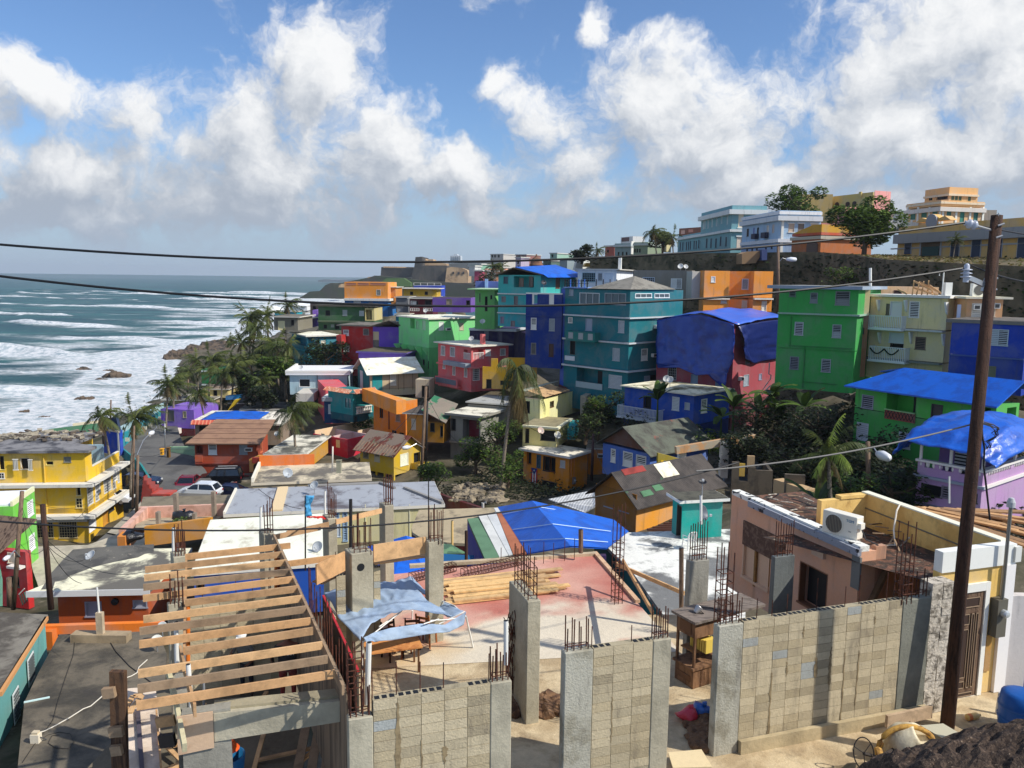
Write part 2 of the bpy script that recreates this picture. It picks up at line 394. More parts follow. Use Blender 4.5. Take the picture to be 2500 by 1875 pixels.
CL=[(70,230,190,90,1),(150,420,330,110,.95),(480,350,90,60,.7),(790,190,150,130,1),(640,310,190,140,1),(700,440,290,120,1),(560,520,420,90,.9),(860,230,90,90,.7),(960,330,140,110,.95),(1080,420,160,80,.9),(1215,210,65,75,.9),(1310,300,120,80,.85),(1400,400,110,90,.8),(1620,250,190,140,1),(1720,350,270,150,.9),(1450,60,38,50,.75),(1650,115,110,40,.6),(2150,300,190,110,.8),(2280,110,260,160,1),(2480,50,260,220,1),(2380,380,360,170,1),(1900,430,420,90,.8),(1500,480,260,70,.7),(1350,520,420,60,.6),(200,520,420,80,.85),(2050,520,480,80,.75),(880,540,260,60,.5),(2350,250,300,130,.7),(1950,240,160,60,.6),(2150,60,160,60,.6),(1750,480,500,90,.75),(1100,520,300,50,.5),(330,300,130,60,.6)]
g=bpy.data.node_groups.new("cloud_density",'ShaderNodeTree')
g.interface.new_socket("v",in_out='INPUT',socket_type='NodeSocketVector');g.interface.new_socket("d",in_out='OUTPUT',socket_type='NodeSocketFloat')
q=NT(g);gi=q.n.new('NodeGroupInput');go=q.n.new('NodeGroupOutput');v0=gi.outputs[0]
wn=q.add('ShaderNodeTexNoise',{'Vector':v0,'Scale':9.0,'Detail':5.0,'Roughness':.6}).outputs[1]
v=q.vm('ADD',v0,q.vm('MULTIPLY',q.vm('SUBTRACT',wn,(.5,.5,.5)),(.11,.085,0)))
acc=None
for cx,cy,rx,ry,s_ in CL:
 r=RM@Vector(((cx-1250)/FPX,-(cy-937.5)/FPX,-1));r.normalize()
 dd=q.vm('LENGTH',q.vm('MULTIPLY',q.vm('SUBTRACT',v,(atan2(r.x,r.y),math.asin(r.z),0)),(FPX/rx,FPX/ry,0)),out=1)
 b=q.math('MULTIPLY',q.math('SUBTRACT',1.3,dd),s_)
 acc=b if acc is None else q.math('SMOOTH_MAX',acc,b,.25)
oth=q.math('SUBTRACT',q.math('ABSOLUTE',q.add('ShaderNodeSeparateXYZ',{0:v0}).outputs[0]),.66)
oth2=q.math('MULTIPLY',q.ramp(oth,0,.2),q.math('MULTIPLY_ADD',q.noise(v0,3.0,3,.5),6,-2.9))
acc=q.math('MAXIMUM',acc,oth2)
f1=q.noise(v,14,7,.62);f2=q.noise(v,46,4,.6)
d=q.math('ADD',acc,q.math('MULTIPLY_ADD',f1,2.5,-1.4));d=q.math('ADD',d,q.math('MULTIPLY_ADD',f2,.5,-.25))
q.l.new(d,go.inputs[0])
def dens(vec):
 n=t.n.new('ShaderNodeGroup');n.node_tree=g;t.l.new(vec,n.inputs[0]);return n.outputs[0]
vec=t.add('ShaderNodeCombineXYZ',{0:az,1:el,2:.3}).outputs[0]
D0=dens(vec);D1=dens(t.vm('ADD',vec,(.022,.03,0)))
alpha=t.ramp(D0,-.05,.7)
sh=t.math('ADD',t.math('MULTIPLY',t.math('SUBTRACT',D0,D1),.42),.52)
low=t.ramp(el,.0,.24)
sh=t.math('ADD',sh,t.math('MULTIPLY_ADD',low,.44,-.24))
thick=t.ramp(D0,1.0,2.3);sh=t.math('SUBTRACT',sh,t.math('MULTIPLY',thick,.3),clamp=True)
ccol=t.mix(t.ramp(sh,.22,1.05),(2.5,2.85,3.4,1),(5.9,5.95,6.0,1))
skyc=t.mix(1.0,sky.outputs[0],(.58,.70,.87,1),'MULTIPLY')
veil=t.math('MULTIPLY',t.math('SUBTRACT',1.0,t.ramp(el,-.02,.17)),.72)
skyc=t.mix(veil,skyc,(2.3,3.05,4.1,1))
fin=t.mix(alpha,skyc,ccol)
fin=t.mix(t.math('MULTIPLY',t.math('SUBTRACT',1.0,t.ramp(el,-.01,.09)),.7),fin,(2.4,3.0,3.85,1))
bg=t.add('ShaderNodeBackground',{'Color':fin,'Strength':.15});t.l.new(bg.outputs[0],t.add('ShaderNodeOutputWorld').inputs[0])
def fbm(x,y,seed=0,o=4):
 r=np.random.RandomState(seed);out=0;a=1
 for i in range(o):
  ph=r.rand(6)*6.28;k=2**i
  out=out+a*(np.sin(x*k+ph[0]+1.7*np.sin(y*k*.7+ph[1]))*np.cos(y*k*1.1+ph[2]+1.3*np.sin(x*k*.8+ph[3])));a*=.55
 return out
COAST=[(-95,60),(-86,110),(-80,133),(-77,165),(-84,200),(-108,262),(-122,286),(-112,310),(-108,360),(-130,480),(-180,650),(-262,980),(-240,1100),(-330,2500)]
cyv=np.array([c[1]for c in COAST]);cxv=np.array([c[0]for c in COAST])
def shore(y):return np.interp(y,cyv,cxv)
ys=np.concatenate([np.arange(60,260,1.1),np.arange(260,520,2.0),np.arange(520,1300,4.5)])
xs=np.arange(-560,-60,1.5)
X,Y=np.meshgrid(xs,ys);X=X*(1+np.clip(Y-300,0,None)/900)
s=shore(Y)-X
far=np.clip((Y-120)/500,0,1)
ph=Y*.085-.0000*X+2.2*fbm(X*.012,Y*.006,3)+.02*X
ridge=np.clip(np.sin(ph),0,1)**6*np.clip(fbm(X*.012+5,Y*.02,9)+.25,0,1.4)
h=2.3*ridge*np.clip(s/60,0,1)+.25*fbm(X*.09,Y*.14,4)
near=np.clip(1-(s-10)/115,0,1)
trail=np.clip(np.sin(ph+.9),0,1)**2*.42
foam=near**.9*(.62+.5*fbm(X*.06,Y*.09,11))+ridge*1.5*np.clip(1-(s-330)/160,.0,1)+trail*np.clip(1-(s-200)/180,0,1)*(.55+.5*fbm(X*.05,Y*.1,21))+np.where(s<26,.5,0)
cap=(fbm(X*.05+2,Y*.05,17)>1.25)&(ridge>.12);foam=np.clip(foam+cap*.8,0,1)
n0,n1=X.shape
V=np.stack([X,Y,h*.9],-1).reshape(-1,3)
idx=np.arange(n0*n1).reshape(n0,n1)
F=np.stack([idx[:-1,:-1],idx[:-1,1:],idx[1:,1:],idx[1:,:-1]],-1).reshape(-1,4)
me=bpy.data.meshes.new('sea');me.from_pydata(V.tolist(),[],F.tolist())
at=me.attributes.new('foam','FLOAT','POINT');at.data.foreach_set('value',foam.reshape(-1).astype(np.float32))
me.polygons.foreach_set('use_smooth',[True]*len(F))
def sea_mat(name,use_attr):
 m=bpy.data.materials.new(name);m.use_nodes=True;t=NT(m.node_tree);t.n.clear()
 pos=t.add('ShaderNodeNewGeometry').outputs['Position']
 if use_attr:
  a=t.add('ShaderNodeAttribute',attribute_name='foam').outputs[2]
  nz=t.noise(t.vm('MULTIPLY',pos,(.55,.9,1)),1.0,6,.7,.6);nz2=t.noise(t.vm('MULTIPLY',pos,(.05,.16,1)),1.0,5,.65,.8)
  f=t.math('ADD',t.math('MULTIPLY',a,1.25),t.math('ADD',t.math('MULTIPLY_ADD',nz,.9,-.5),t.math('MULTIPLY_ADD',nz2,1.3,-.72)))
  f=t.math('MULTIPLY',t.ramp(f,.12,.95),.93)
 else:
  nz=t.noise(t.vm('MULTIPLY',pos,(.012,.03,1)),1.0,6,.75,.5);f=t.math('MULTIPLY',t.ramp(nz,.66,.7),.8)
 deep=t.mix(t.ramp(t.noise(t.vm('MULTIPLY',pos,(.01,.03,1)),1.0,4,.6),.35,.65),(.014,.062,.068,1),(.03,.12,.112,1))
 col=t.mix(f,deep,t.mix(t.ramp(t.noise(pos,.5,5,.7),.35,.6),(.36,.44,.48,1),(.8,.8,.8,1)))
 b=t.add('ShaderNodeBsdfPrincipled',{'Base Color':col,'Roughness':t.math('MULTIPLY_ADD',f,.45,.4),'Specular IOR Level':.2})
 hh=t.math('ADD',t.noise(t.vm('MULTIPLY',pos,(.35,.8,1)),1.0,6,.7),t.math('MULTIPLY',f,.3))
 bn=t.add('ShaderNodeBump',{'Strength':.8,'Distance':.9,'Height':hh});t.l.new(bn.outputs[0],b.inputs['Normal'])
 t.l.new(b.outputs[0],t.add('ShaderNodeOutputMaterial').inputs[0]);return m
me.materials.append(sea_mat('sea_surf',True))
o=bpy.data.objects.new('sea',me);COL.objects.link(o);tagit(o,kind='structure')
mb=MB();sm=sea_mat('sea_far',False)
for x0,x1,y0,y1 in((-9000,9000,1298,16000),(-9000,-1300,60,1298),(-9000,-500,-400,60)):mb.poly([(x0,y0,-.3),(x1,y0,-.3),(x1,y1,-.3),(x0,y1,-.3)],sm)
mb.poly([(-1400,60,-.6),(-200,60,-.6),(600,1400,-.6),(-1400,1400,-.6)],sm)
tagit(mb.build('sea'),kind='structure')
GRASSM=mk('dry_grass',rgb((104,96,62)),alt=rgb((70,78,44)),scale=.25,dirt=rgb((120,92,66)),da=.7,dscale=.5,dst=(1,1,1),bump=.6,bscale=5,fine=.3)
CLIFF=mk('cliff_rock',rgb((60,58,50)),alt=rgb((50,62,38)),scale=.02,dirt=rgb((100,92,80)),da=.5,dscale=.05,bump=.5,bscale=.4)
FORT=mk('shaded_masonry',rgb((72,68,62)),alt=rgb((54,52,48)),scale=.06,dirt=rgb((120,104,84)),da=.4,dscale=.12,dst=(1,1,.4),bump=.3,bscale=.6)  # fort stone with the shade of its dark side put into the colour
FORTL=mk('sunlit_sandstone',rgb((190,158,120)),alt=rgb((150,122,92)),scale=.08,dirt=rgb((100,84,66)),da=.5,dscale=.15,dst=(1,1,.4),bump=.3,bscale=.6)  # paler stone copy, sunlight painted into the colour of the lit parts
def mass(mb,pts,d,dep,m):
 q=[P(x,y,d)for x,y in pts];mb.prism(q,(0,dep,0),m)
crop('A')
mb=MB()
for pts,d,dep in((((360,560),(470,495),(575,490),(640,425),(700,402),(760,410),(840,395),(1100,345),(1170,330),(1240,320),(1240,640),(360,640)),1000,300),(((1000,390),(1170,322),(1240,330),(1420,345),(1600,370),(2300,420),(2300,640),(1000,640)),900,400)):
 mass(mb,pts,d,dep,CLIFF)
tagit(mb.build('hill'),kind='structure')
mb=MB();mass(mb,((560,372),(620,362),(760,368),(1000,362),(1240,372),(1240,395),(560,390)),3000,400,plain((110,120,128)));tagit(mb.build('hill'),kind='structure')  # haze over the far coast is mixed into its blue-grey colour
root=empty('fortress',P(1700,440,940),0,'old stone fortress with square tower and crenellated rampart on the headland','fortress')
mb=MB();mass(mb,((1235,340),(1242,232),(1262,228),(1340,240),(1600,236),(1600,340)),945,60,FORT)
for i in range(15):x=1265+i*22;mass(mb,((x,240),(x+2,222+i*.6),(x+14,222+i*.6),(x+14,240)),944,10,FORTL)
rpart(mb,'rampart',root)
mb=MB();mass(mb,((1540,440),(1598,235),(1612,122),(1684,118),(1690,215),(1950,215),(1955,440)),935,70,FORT);rpart(mb,'bastion',root)
mb=MB();mass(mb,((1700,212),(1700,170),(1720,140),(1735,160),(1760,145),(1800,145),(1806,165),(1880,185),(1945,190),(1945,212)),960,40,FORTL);rpart(mb,'keep',root)
mb=MB();mass(mb,((1930,400),(1950,240),(2010,228),(2110,240),(2165,262),(2182,300),(2180,402)),925,70,FORTL);rpart(mb,'sunlit_bastion',root)
mb=MB()
for x,y in((2020,292),(2080,296),(2130,292)):mass(mb,((x-8,y-12),(x+8,y-12),(x+8,y+12),(x-8,y+12)),924,2,DARK)
rpart(mb,'gun_port',root)
mb=MB();mass(mb,((1170,440),(1300,350),(1480,350),(1560,400),(1560,440)),880,15,mk('far_lawn',rgb((70,96,44)),scale=.02,bump=0));tagit(mb.build('grass'),kind='structure')
mb=MB();mass(mb,((1095,390),(1095,338),(1170,330),(1172,390)),960,30,FORTL);thing(mb,'stone_block','ruined stone block on the cliff edge left of the fortress','ruin')
mb=MB();mass(mb,((780,450),(785,425),(815,412),(880,412),(880,450)),900,30,FORTL);thing(mb,'stone_block','low ruined wall behind the orange far house','ruin')
mb=MB();mass(mb,((1988,162),(1988,105),(2020,105),(2030,88),(2060,88),(2070,105),(2100,105),(2100,162)),1900,60,plain((196,200,204)))
for i in range(5):mass(mb,((1992+i*22,160),(1992+i*22,112),(2000+i*22,112),(2000+i*22,160)),1898,1,plain((90,100,110)))
thing(mb,'apartment_tower','distant white apartment tower showing over the fortress','building')
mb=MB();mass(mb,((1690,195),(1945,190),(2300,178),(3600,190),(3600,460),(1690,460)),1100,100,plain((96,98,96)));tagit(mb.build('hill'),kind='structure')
for i,(x0,x1,y0,y1)in enumerate(((0,60,650,698),(40,125,648,700),(270,440,612,655))):
 mb=MB();a=P(x0,y1,188+i);b=P(x1,y1,188+i);t_=P((x0+x1)/2,y0,191+i);c=b+Vector((0,8,0));e=a+Vector((0,8,0));m=plain((236,238,240))
 for u,v in((a,b),(b,c),(c,e),(e,a)):mb.poly([u,v,t_],m)
 for u,v in((a,b),(b,c),(c,e),(e,a)):mb.poly([u,v,v-Vector((0,0,1)),u-Vector((0,0,1))],m)
 thing(mb,'tent',('white peaked tent at the left end of the beach row','white peaked tent right beside the leftmost beach tent','long white tent roof above the grey beach shed')[i],'tent','white tents by the shore')
WPL=[(1440,632,140),(1700,624,124),(1990,621,114),(2095,630,102),(2165,641,92),(2316,650,84),(2600,664,77)]
crop('S')
WTP=[P(x,y,d)for x,y,d in WPL]
mb=MB();PL=mk('rampart_top',rgb((104,92,66)),alt=rgb((80,74,48)),scale=.15,dirt=rgb((130,104,80)),da=.6,bump=.5,bscale=3)
WBK=[Vector((p.x*1.0+(0 if p.x<40 else 20),p.y+26,31.6+(0 if p.y<100 else.6)))for p in WTP]
for i in range(len(WTP)-1):
 mb.poly([WTP[i],WTP[i+1],WBK[i+1],WBK[i]],PL);f1=Vector((WBK[i].x+30,420,36));f2=Vector((WBK[i+1].x+60,420,36));mb.poly([WBK[i],WBK[i+1],f2,f1],PL)
tagit(mb.build('hill'),kind='structure')
CW=mk('city_wall_stone',rgb((104,94,74)),alt=rgb((70,68,50)),scale=.5,dirt=rgb((140,124,98)),da=.6,dscale=.8,dst=(1,1,.5),bump=.8,bscale=3,fine=.35)
root=empty('city_wall',WTP[2]-Vector((0,0,13)),0,'long dark masonry city wall covered in ivy above the village','wall')
mb=MB()
for i in range(len(WTP)-1):
 a,b=WTP[i],WTP[i+1];da=Vector((0,-2.2,-14));mb.poly([a,b,b+da,a+da],CW);up=Vector((0,.0,.35));mb.poly([a+up,b+up,b,a],CW);mb.poly([a+up,b+up,b+up+Vector((0,1.5,0)),a+up+Vector((0,1.5,0))],CW)
rpart(mb,'wall',root)
crop('C');mb=MB();mass(mb,((1378,905),(1378,795),(1440,770),(1600,762),(1600,790),(1535,880),(1530,895)),117.2,3,FORTL);rpart(mb,'brick_buttress',root)
mb=MB();mass(mb,((1592,865),(1592,748),(1650,745),(1650,862)),116.4,2,plain((60,74,120)));thing(mb,'sentry_post','small navy blue post on the rampart edge below the pale blue palace','post')
def leaves(mb,pts,size,mats,rnd,n=1,flat=.0):
 for p in pts:
  for _ in range(n):
   s_=size*(.6+rnd.random()*.8);a=rnd.random()*6.28;b=(rnd.random()-.5)*2.2;u=Vector((cos(a),sin(a),b*.6)).normalized();w=u.cross(Vector((rnd.random()-.5,rnd.random()-.5,.8))).normalized()
   c=Vector(p);m=mats[int(rnd.random()*len(mats))]
   mb.poly([c-u*s_,c-w*s_*.5,c+u*s_,c+w*s_*.5],m)
def leafm(c,k=1):return mk('leaf_%02x%02x%02x'%c,rgb(c,k),rough=.55,bump=0,fine=.25,trans=.25,spec=.3)
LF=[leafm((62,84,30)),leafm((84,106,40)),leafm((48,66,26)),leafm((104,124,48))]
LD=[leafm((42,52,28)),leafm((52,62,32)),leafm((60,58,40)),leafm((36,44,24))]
rnd=random.Random(5);mb=MB();pts=[]
for i in range(len(WTP)-1):
 a,b=WTP[i],WTP[i+1];n=int((b-a).length*40)
 for _ in range(n):
  u=rnd.random();v=rnd.random()**1.1;p=a.lerp(b,u)+Vector((0,-2.2*v-.25-rnd.random()*.4,-14*v))
  if fbm(p.x*.35,p.z*.5,31)>-.35:pts.append(p)
leaves(mb,pts,.26,LD+LF[:1],rnd,2);o=mb.build('ivy');tagit(o,'dark ivy and weeds climbing over the city wall face','ivy',None,'stuff')
RK=mk('wet_rock',rgb((96,82,68)),alt=rgb((56,50,44)),scale=.4,bump=.6,bscale=2)
def rock(mb,c,s,seed,m=RK):
 r=random.Random(seed);import bmesh
 bm=bmesh.new();bmesh.ops.create_icosphere(bm,subdivisions=2,radius=1)
 i0=len(mb.v);
 for v in bm.verts:
  k=1+.35*sin(v.co.x*4+seed)+.3*r.random();mb.v.append((c[0]+v.co.x*s[0]*k,c[1]+v.co.y*s[1]*k,c[2]+v.co.z*s[2]*k))
 kk=mb.mat(m)
 for f in bm.faces:mb.f.append(tuple(i0+v.index for v in f.verts));mb.mi.append(kk)
 bm.free()
def arch(h,f,x0,y0,x1,y1,col,fr=None,out=.02):
 0
 u0,u1,z0,z1=h.hole(f,x0,y0,x1,y1);r=(u1-u0)/2;rz=min(r,(z1-z0)*.32);zc=z1-rz
 def outl(r_,o_):return[h.pt(f,u0-(r_-r),-o_,z0),h.pt(f,u1+(r_-r),-o_,z0)]+[h.pt(f,(u0+u1)/2+r_*cos(pi*k/12),-o_,zc+(rz+(r_-r)*.6)*sin(pi*k/12))for k in range(13)]
 dv=Vector(h.pt(f,0,1,0))-Vector(h.pt(f,0,0,0))
 if fr:mb=MB();mb.prism(outl(r*1.18,out+.06),dv*.06,plain(fr));mb.build('arch_surround',h.root)
 mb=MB();mb.prism(outl(r,out+.1),dv*.05,plain(col));mb.build('arched_opening',h.root)
def rows(xs,y0,y1,w,kind,*c):return[(kind,x-w/2,y0(x)if callable(y0)else y0,x+w/2,y1(x)if callable(y1)else y1,*c)for x in xs]
BLU=(122,172,180)
h=House('palace','long grey blue two storey palace with white cornice and rows of tall windows',1275,270,165,86,790,xL=945,xR=1650,cat='building',ctrl=False)
f1=lambda x:525-(1275-x)*.0+-0
h.wall(330,790,BLU,L=[('w',a-6,b-45,a+6,b+45,(190,204,206))for a,b in((1222,430),(1160,425),(1105,450),(1056,460),(1012,475),(978,480),(962,485))]+[('w',a-7,b-50,a+7,b+50,(70,84,96))for a,b in((1208,665),(1148,660),(1098,680),(1045,680),(998,680))],R=[('w',1340,368,1392,510,(226,214,190)),('w',1515,368,1570,395,(226,214,190)),('w',1322,615,1376,750,(220,206,190))])
h.wall(270,318,BLU,name='parapet');h.ledge(318,(226,230,228),out=.8,th=.9);h.ledge(530,(226,230,228),out=.4,th=.5)
for r in((1326,355,1405,368),(1326,510,1405,520),(1315,598,1390,612)):h.fb('R',*r,0,.15,plain((226,230,228)),'window_surround')
hP=h
h=House('palace_wing','single storey blue grey wing stepping down to the left of the palace',945,545,188,86,790,xL=690,wr=14,cat='building',ctrl=False)
h.wall(560,790,BLU,L=[('w',x-5,y-45,x+5,y+45,(70,84,96))for x,y in((930,700),(912,690),(885,700),(862,700),(822,705),(802,710),(780,710),(740,715),(712,715))]);h.ledge(580,(226,230,228),out=.5,th=.6)
h=House('villa','pale sky blue villa with white corner pilaster, balconies and square windows',1795,325,140,83,790,xL=1390,xR=2240,cat='building',ctrl=False)
SB=(168,198,224)
h.wall(390,630,SB,L=[('w',1432,525,1452,608,(70,60,60)),('d',1540,512,1560,630),('w',1645,490,1668,600,(214,206,196)),('w',1706,480,1728,568,(196,186,180)),('w',1500,515,1515,600,(130,140,190))],R=[('w',1882,470,1942,560,(196,176,156)),('w',1985,474,2046,556,(130,116,104)),('w',2125,476,2200,540,(226,206,170))],name='upper_wall')
h.wall(325,380,SB,name='parapet');h.ledge(335,(236,238,240),out=.3,th=.5);h.ledge(385,(214,220,226),out=.6,th=.8);h.ledge(632,(226,230,236),out=.3,th=.6)
h.wall(645,790,(150,176,210),L=[('w',x-8,y,x+8,y+30,(40,40,60))for x,y in((1435,735),(1490,735),(1540,728),(1638,718),(1700,712))],name='lower_wall')
h.fb('R',1796,400,1822,790,0,.15,WHITE,'pilaster')
for x0,x1 in((1872,1950),(1975,2055),(2115,2210)):h.fb('R',x0,462,x1,470,0,.12,WHITE,'window_surround');h.fb('R',x0,560,x1,568,0,.12,WHITE,'window_surround')
h.fb('L',1520,580,1562,635,.1,.8,plain((30,34,60)),'balcony');h.fb('L',1625,565,1670,625,.1,.8,plain((30,34,60)),'balcony')
h=House('ochre_house','ochre gabled house with orange ground floor and arch beside the pale villa',2240,500,128,70,790,xL=1925,wr=10,cat='building',ctrl=False)
h.wall(600,790,(186,110,60));h.wall(560,590,(196,90,60),name='upper_wall');h.ledge(600,(190,180,160),out=.4,th=.5);mb=MB();z=h.z(560)-h.zb;z2=h.z(475)-h.zb;mb.prism([(0,0,z),(0,0,z2),(-h.WL*.3,0,z2),(-h.WL,0,z)],(0,6,0),paint((206,156,52)));mb.build('gable',h.root);arch(h,'L',2080,660,2200,790,(90,70,60))
h=House('rooftop_block','far brown and pink rooftop block above the palace wing',940,520,260,60,600,xL=700,wr=8,cat='building',ctrl=False);h.wall(505,600,(150,96,74),R=(),L=[('w',720,540,760,580,(226,180,160)),('w',800,530,850,560,(216,150,130))])
h=House('colonial_house','white stepped house above the grey green terrace row',200,605,215,70,690,xL=70,xR=330,cat='building',ctrl=False);h.wall(605,690,(226,226,222),L=[('w',80,620,160,660,(110,80,76))])
h=House('colonial_house','grey green terrace house with small dark windows by the palms',172,680,195,40,830,xL=5,wr=8,cat='building',ctrl=False);h.wall(680,830,(136,160,158),L=[('d',x-8,775,x+8,812)for x in(45,90,132)]);h.ledge(695,(196,206,204),out=.5,th=.5)
h.fb('R',172,660,205,800,0,.3,WHITE,'white_pilaster')
h=House('colonial_house','sage green terrace house with arched windows left of the palms',362,668,185,35,830,xL=208,wr=8,cat='building',ctrl=False);h.wall(668,830,(140,156,130),L=[('d',x-8,740,x+8,780)for x in(222,246,274)],R=());h.ledge(680,(190,200,190),out=.4,th=.5)
h=House('colonial_house','cream house with striped columns between the two palms',565,655,178,20,770,xL=508,wr=6,cat='building',ctrl=False);h.wall(655,770,(206,196,150),L=[('D',520,690,545,765,(130,120,90))])
crop('B')
for nm,lab,cx,cy,d,t_,yb,xl,xr,col,wn in(('town_building','pale grey town building with roof dish left of the far skyline',570,95,430,40,240,432,735,(196,190,180),[(450,110),(480,110),(520,110)]),('town_building','brick red and pink town building with dark rooftop screens',820,100,400,40,220,705,975,(150,104,96),[(740,120),(780,120)]),('town_building','lilac grey town house in front of the brick red building',760,130,330,40,290,702,850,(186,170,190),[(730,180),(735,230)]),('town_building','sage green town building with roof antennas right of the stone turret',1150,85,350,30,290,1075,1345,(150,186,166),[(1100,110)]),('town_building','white low town building right of the sage green one',1430,120,300,20,290,1340,1565,(214,214,204),[]),('town_building','dark green narrow town house below the sage green building',1085,165,250,45,300,1000,1180,(88,112,100),[(1030,210),(1060,210)]),('town_building','off white town house with blue grey flank near the wall',1260,150,240,45,300,1180,1345,(140,156,160),[(1275,190),(1300,200)]),('town_building','pale green roofed town house left of the peach house',330,205,260,30,330,205,440,(130,176,150),[(230,240)]),('town_building','small white gabled town house at the left of the town',262,225,255,30,330,200,330,(206,206,200),[]),('town_building','dusty pink gable wall in the low town',330,275,250,10,400,258,372,(190,84,110),[]),('town_building','brick red narrow town house by the rampart end',1770,10,230,50,130,1670,1800,(176,96,80),[(1700,60)]),('town_building','white and teal terrace house at the end of the rampart',1945,5,210,50,110,1775,1972,(130,160,164),[(1810,80),(1860,80),(1905,75)])):
 h=House(nm,lab,cx,cy,d,t_,yb,xL=xl,xR=xr,cat='building',ctrl=False);h.wall(cy,yb,col,L=[('d',a-9,b-16,a+9,b+16)for a,b in wn]);h.roof(cy,plain((190,186,176)),over=.3,th=.4,edge=(206,204,196))
mb=MB();q=P(925,262,152);mt=mk('turret_brick',rgb((128,92,72)),alt=rgb((90,66,56)),scale=1,bump=.4)
mb.lathe([(r_*.5,z_*.36-1)for r_,z_ in((2.1,0),(2.1,4.6),(2.6,5.0),(2.7,5.5),(2.3,5.6),(2.2,6.6),(2.0,7.6),(1.5,8.6),(.8,9.3),(.35,9.8),(.3,10.6),(.001,11))],mt,16,q);mb.box(q.x-.25,q.x+.25,q.y-1.2,q.y-.9,q.z-.4,q.z+.4,DARK)
thing(mb,'stone_turret','round domed brick sentry turret behind the tarped turquoise roof','turret',smooth=True)
h=House('peach_town_house','peach colonial house with two white framed tall windows and palms before it',602,248,220,6,420,xL=370,wr=8,cat='building',ctrl=False)
h.wall(248,420,(236,168,130),L=[('w',398,290,428,352,(236,228,214)),('w',456,290,486,352,(236,228,214))],R=());h.ledge(262,(236,220,206),out=.4,th=.5)
for x in(398,456):h.fb('L',x-6,335,x+36,362,.1,.5,plain((150,150,140)),'balcony')
for i,(x0,y0,x1,y1,d,c)in enumerate(((1440,185,1530,225,200,(206,160,60)),(1340,165,1440,260,180,(176,176,170)))):
 mb=MB();mass(mb,((x0,y1),(x0+25,y0),(x1,y0),(x1-20,y1)),d,6,plain(c));thing(mb,'roof_sheet',('yellow roof sheet by the ivy wall','grey sloping roof by the ivy wall')[i],'roof')
crop('D')
h=House('mansion','yellow mansion with arched windows and pink corner tower on the hill top',150,235,190,8,620,xL=-190,wr=12,cat='building',ctrl=False)
h.wall(240,620,(206,176,110));
h=House('mansion','yellow mansion wing with arched openings and pink right end',585,205,182,66,620,xL=150,xR=765,cat='building',ctrl=False)
YM=(214,190,116);h.wall(215,620,YM,name='wall',L=[('d',490,315,538,380)]);h.fb('R',586,205,762,560,-.0,.05,(250,164,156),'pink_wall')
for r in((170,325,216,412),(288,322,332,375),(360,316,405,370)):arch(h,'L',*r,(60,44,40))
h.fb('L',440,215,466,270,.02,.4,YM,'chimney')
h=House('mansion','small pink block below the arched openings of the yellow mansion',288,375,172,62,620,xL=205,xR=402,cat='building',ctrl=False);h.wall(375,620,(250,160,156),L=[('w',230,432,260,478,(140,120,120))],R=[('w',310,440,335,480,(140,120,120))])
h=House('mansion','pink low terrace at the foot of the yellow mansion',170,550,150,10,640,xL=20,wr=5,cat='building',ctrl=False);h.wall(550,640,(240,150,130));h.ledge(590,(236,236,232),out=.3,th=.5)
h=House('white_terrace','white balustraded roof terrace between the tree and the peach tower house',1075,520,165,6,620,xL=770,wr=8,cat='building',ctrl=False);h.wall(545,620,(226,222,214));h.rail('L',780,515,1070,545,WHITE,posts=1.2,w=.4)
h=House('white_terrace','white house with tin roof behind the big tree',945,455,180,6,560,xL=800,wr=8,cat='building',ctrl=False);h.wall(455,560,(236,230,224));h.roof(440,plain((150,160,160)),over=.3,th=.3)
h=House('tower_house','peach two storey tower house with white pilasters and green shutters',1320,310,160,76,600,xL=948,xR=1790,cat='building',ctrl=False)
PE=(238,186,124);h.wall(370,600,PE,L=[('w',990,418,1040,515,(60,120,100)),('w',1105,405,1160,540,(60,120,100)),('w',1225,400,1275,520,(60,120,100))],R=[('w',1378,402,1422,515,(50,110,96)),('w',1522,408,1566,540,(60,130,110)),('w',1668,416,1712,545,(50,110,96))])
h.wall(305,362,PE,name='parapet');h.ledge(318,(236,214,180),out=.2,th=.4);h.ledge(378,(226,216,204),out=.6,th=.8)
for x in(1330,1475,1625,1765):h.fb('R',x-10,380,x+10,560,0,.15,plain((240,232,220)),'pilaster')
for x in(955,1068,1190,1305):h.fb('L',x-8,380,x+8,560,0,.15,plain((240,232,220)),'pilaster')
h=House('tower_house','set back upper storey of the peach tower house with dark window strip',1410,160,172,76,330,xL=1150,xR=1722,cat='building',ctrl=False)
h.wall(160,330,PE,L=[('d',1188,268,1222,305),('d',1265,250,1388,298)],R=[('w',1428,250,1456,300,(90,110,80)),('w',1468,252,1496,302,(90,110,80)),('w',1508,255,1536,304,(90,110,80)),('w',1608,262,1636,310,(90,110,80))]);h.ledge(235,(236,214,180),out=.4,th=.4)
h=House('tower_house','pale grey block at the right of the peach tower house',1920,410,170,10,560,xL=1785,wr=6,cat='building',ctrl=False);h.wall(410,560,(190,176,156))
h=House('arcade_building','long ochre arcaded barracks with grey cornice and blue arched doors',2330,480,99,74,960,xL=870,wr=14,cat='building',ctrl=False)
OC=(232,186,108);h.wall(480,960,OC);h.ledge(585,(160,160,160),out=.9,th=1.3,faces='L');h.fb('L',780,790,2330,806,0,.12,plain((170,170,172)),'string_course')
for r,c in(((930,722,996,886),(50,62,84)),((1430,700,1515,912),(50,56,70)),((1655,690,1745,918),(50,62,84)),((2150,668,2240,935),(50,62,84)),((1885,690,1975,925),(50,62,84)),((1108,672,1308,905),(96,74,44))):arch(h,'L',*r,c,(176,176,180))
h.fb('L',1122,805,1300,905,.13,.2,plain((30,70,66)),'green_gate')
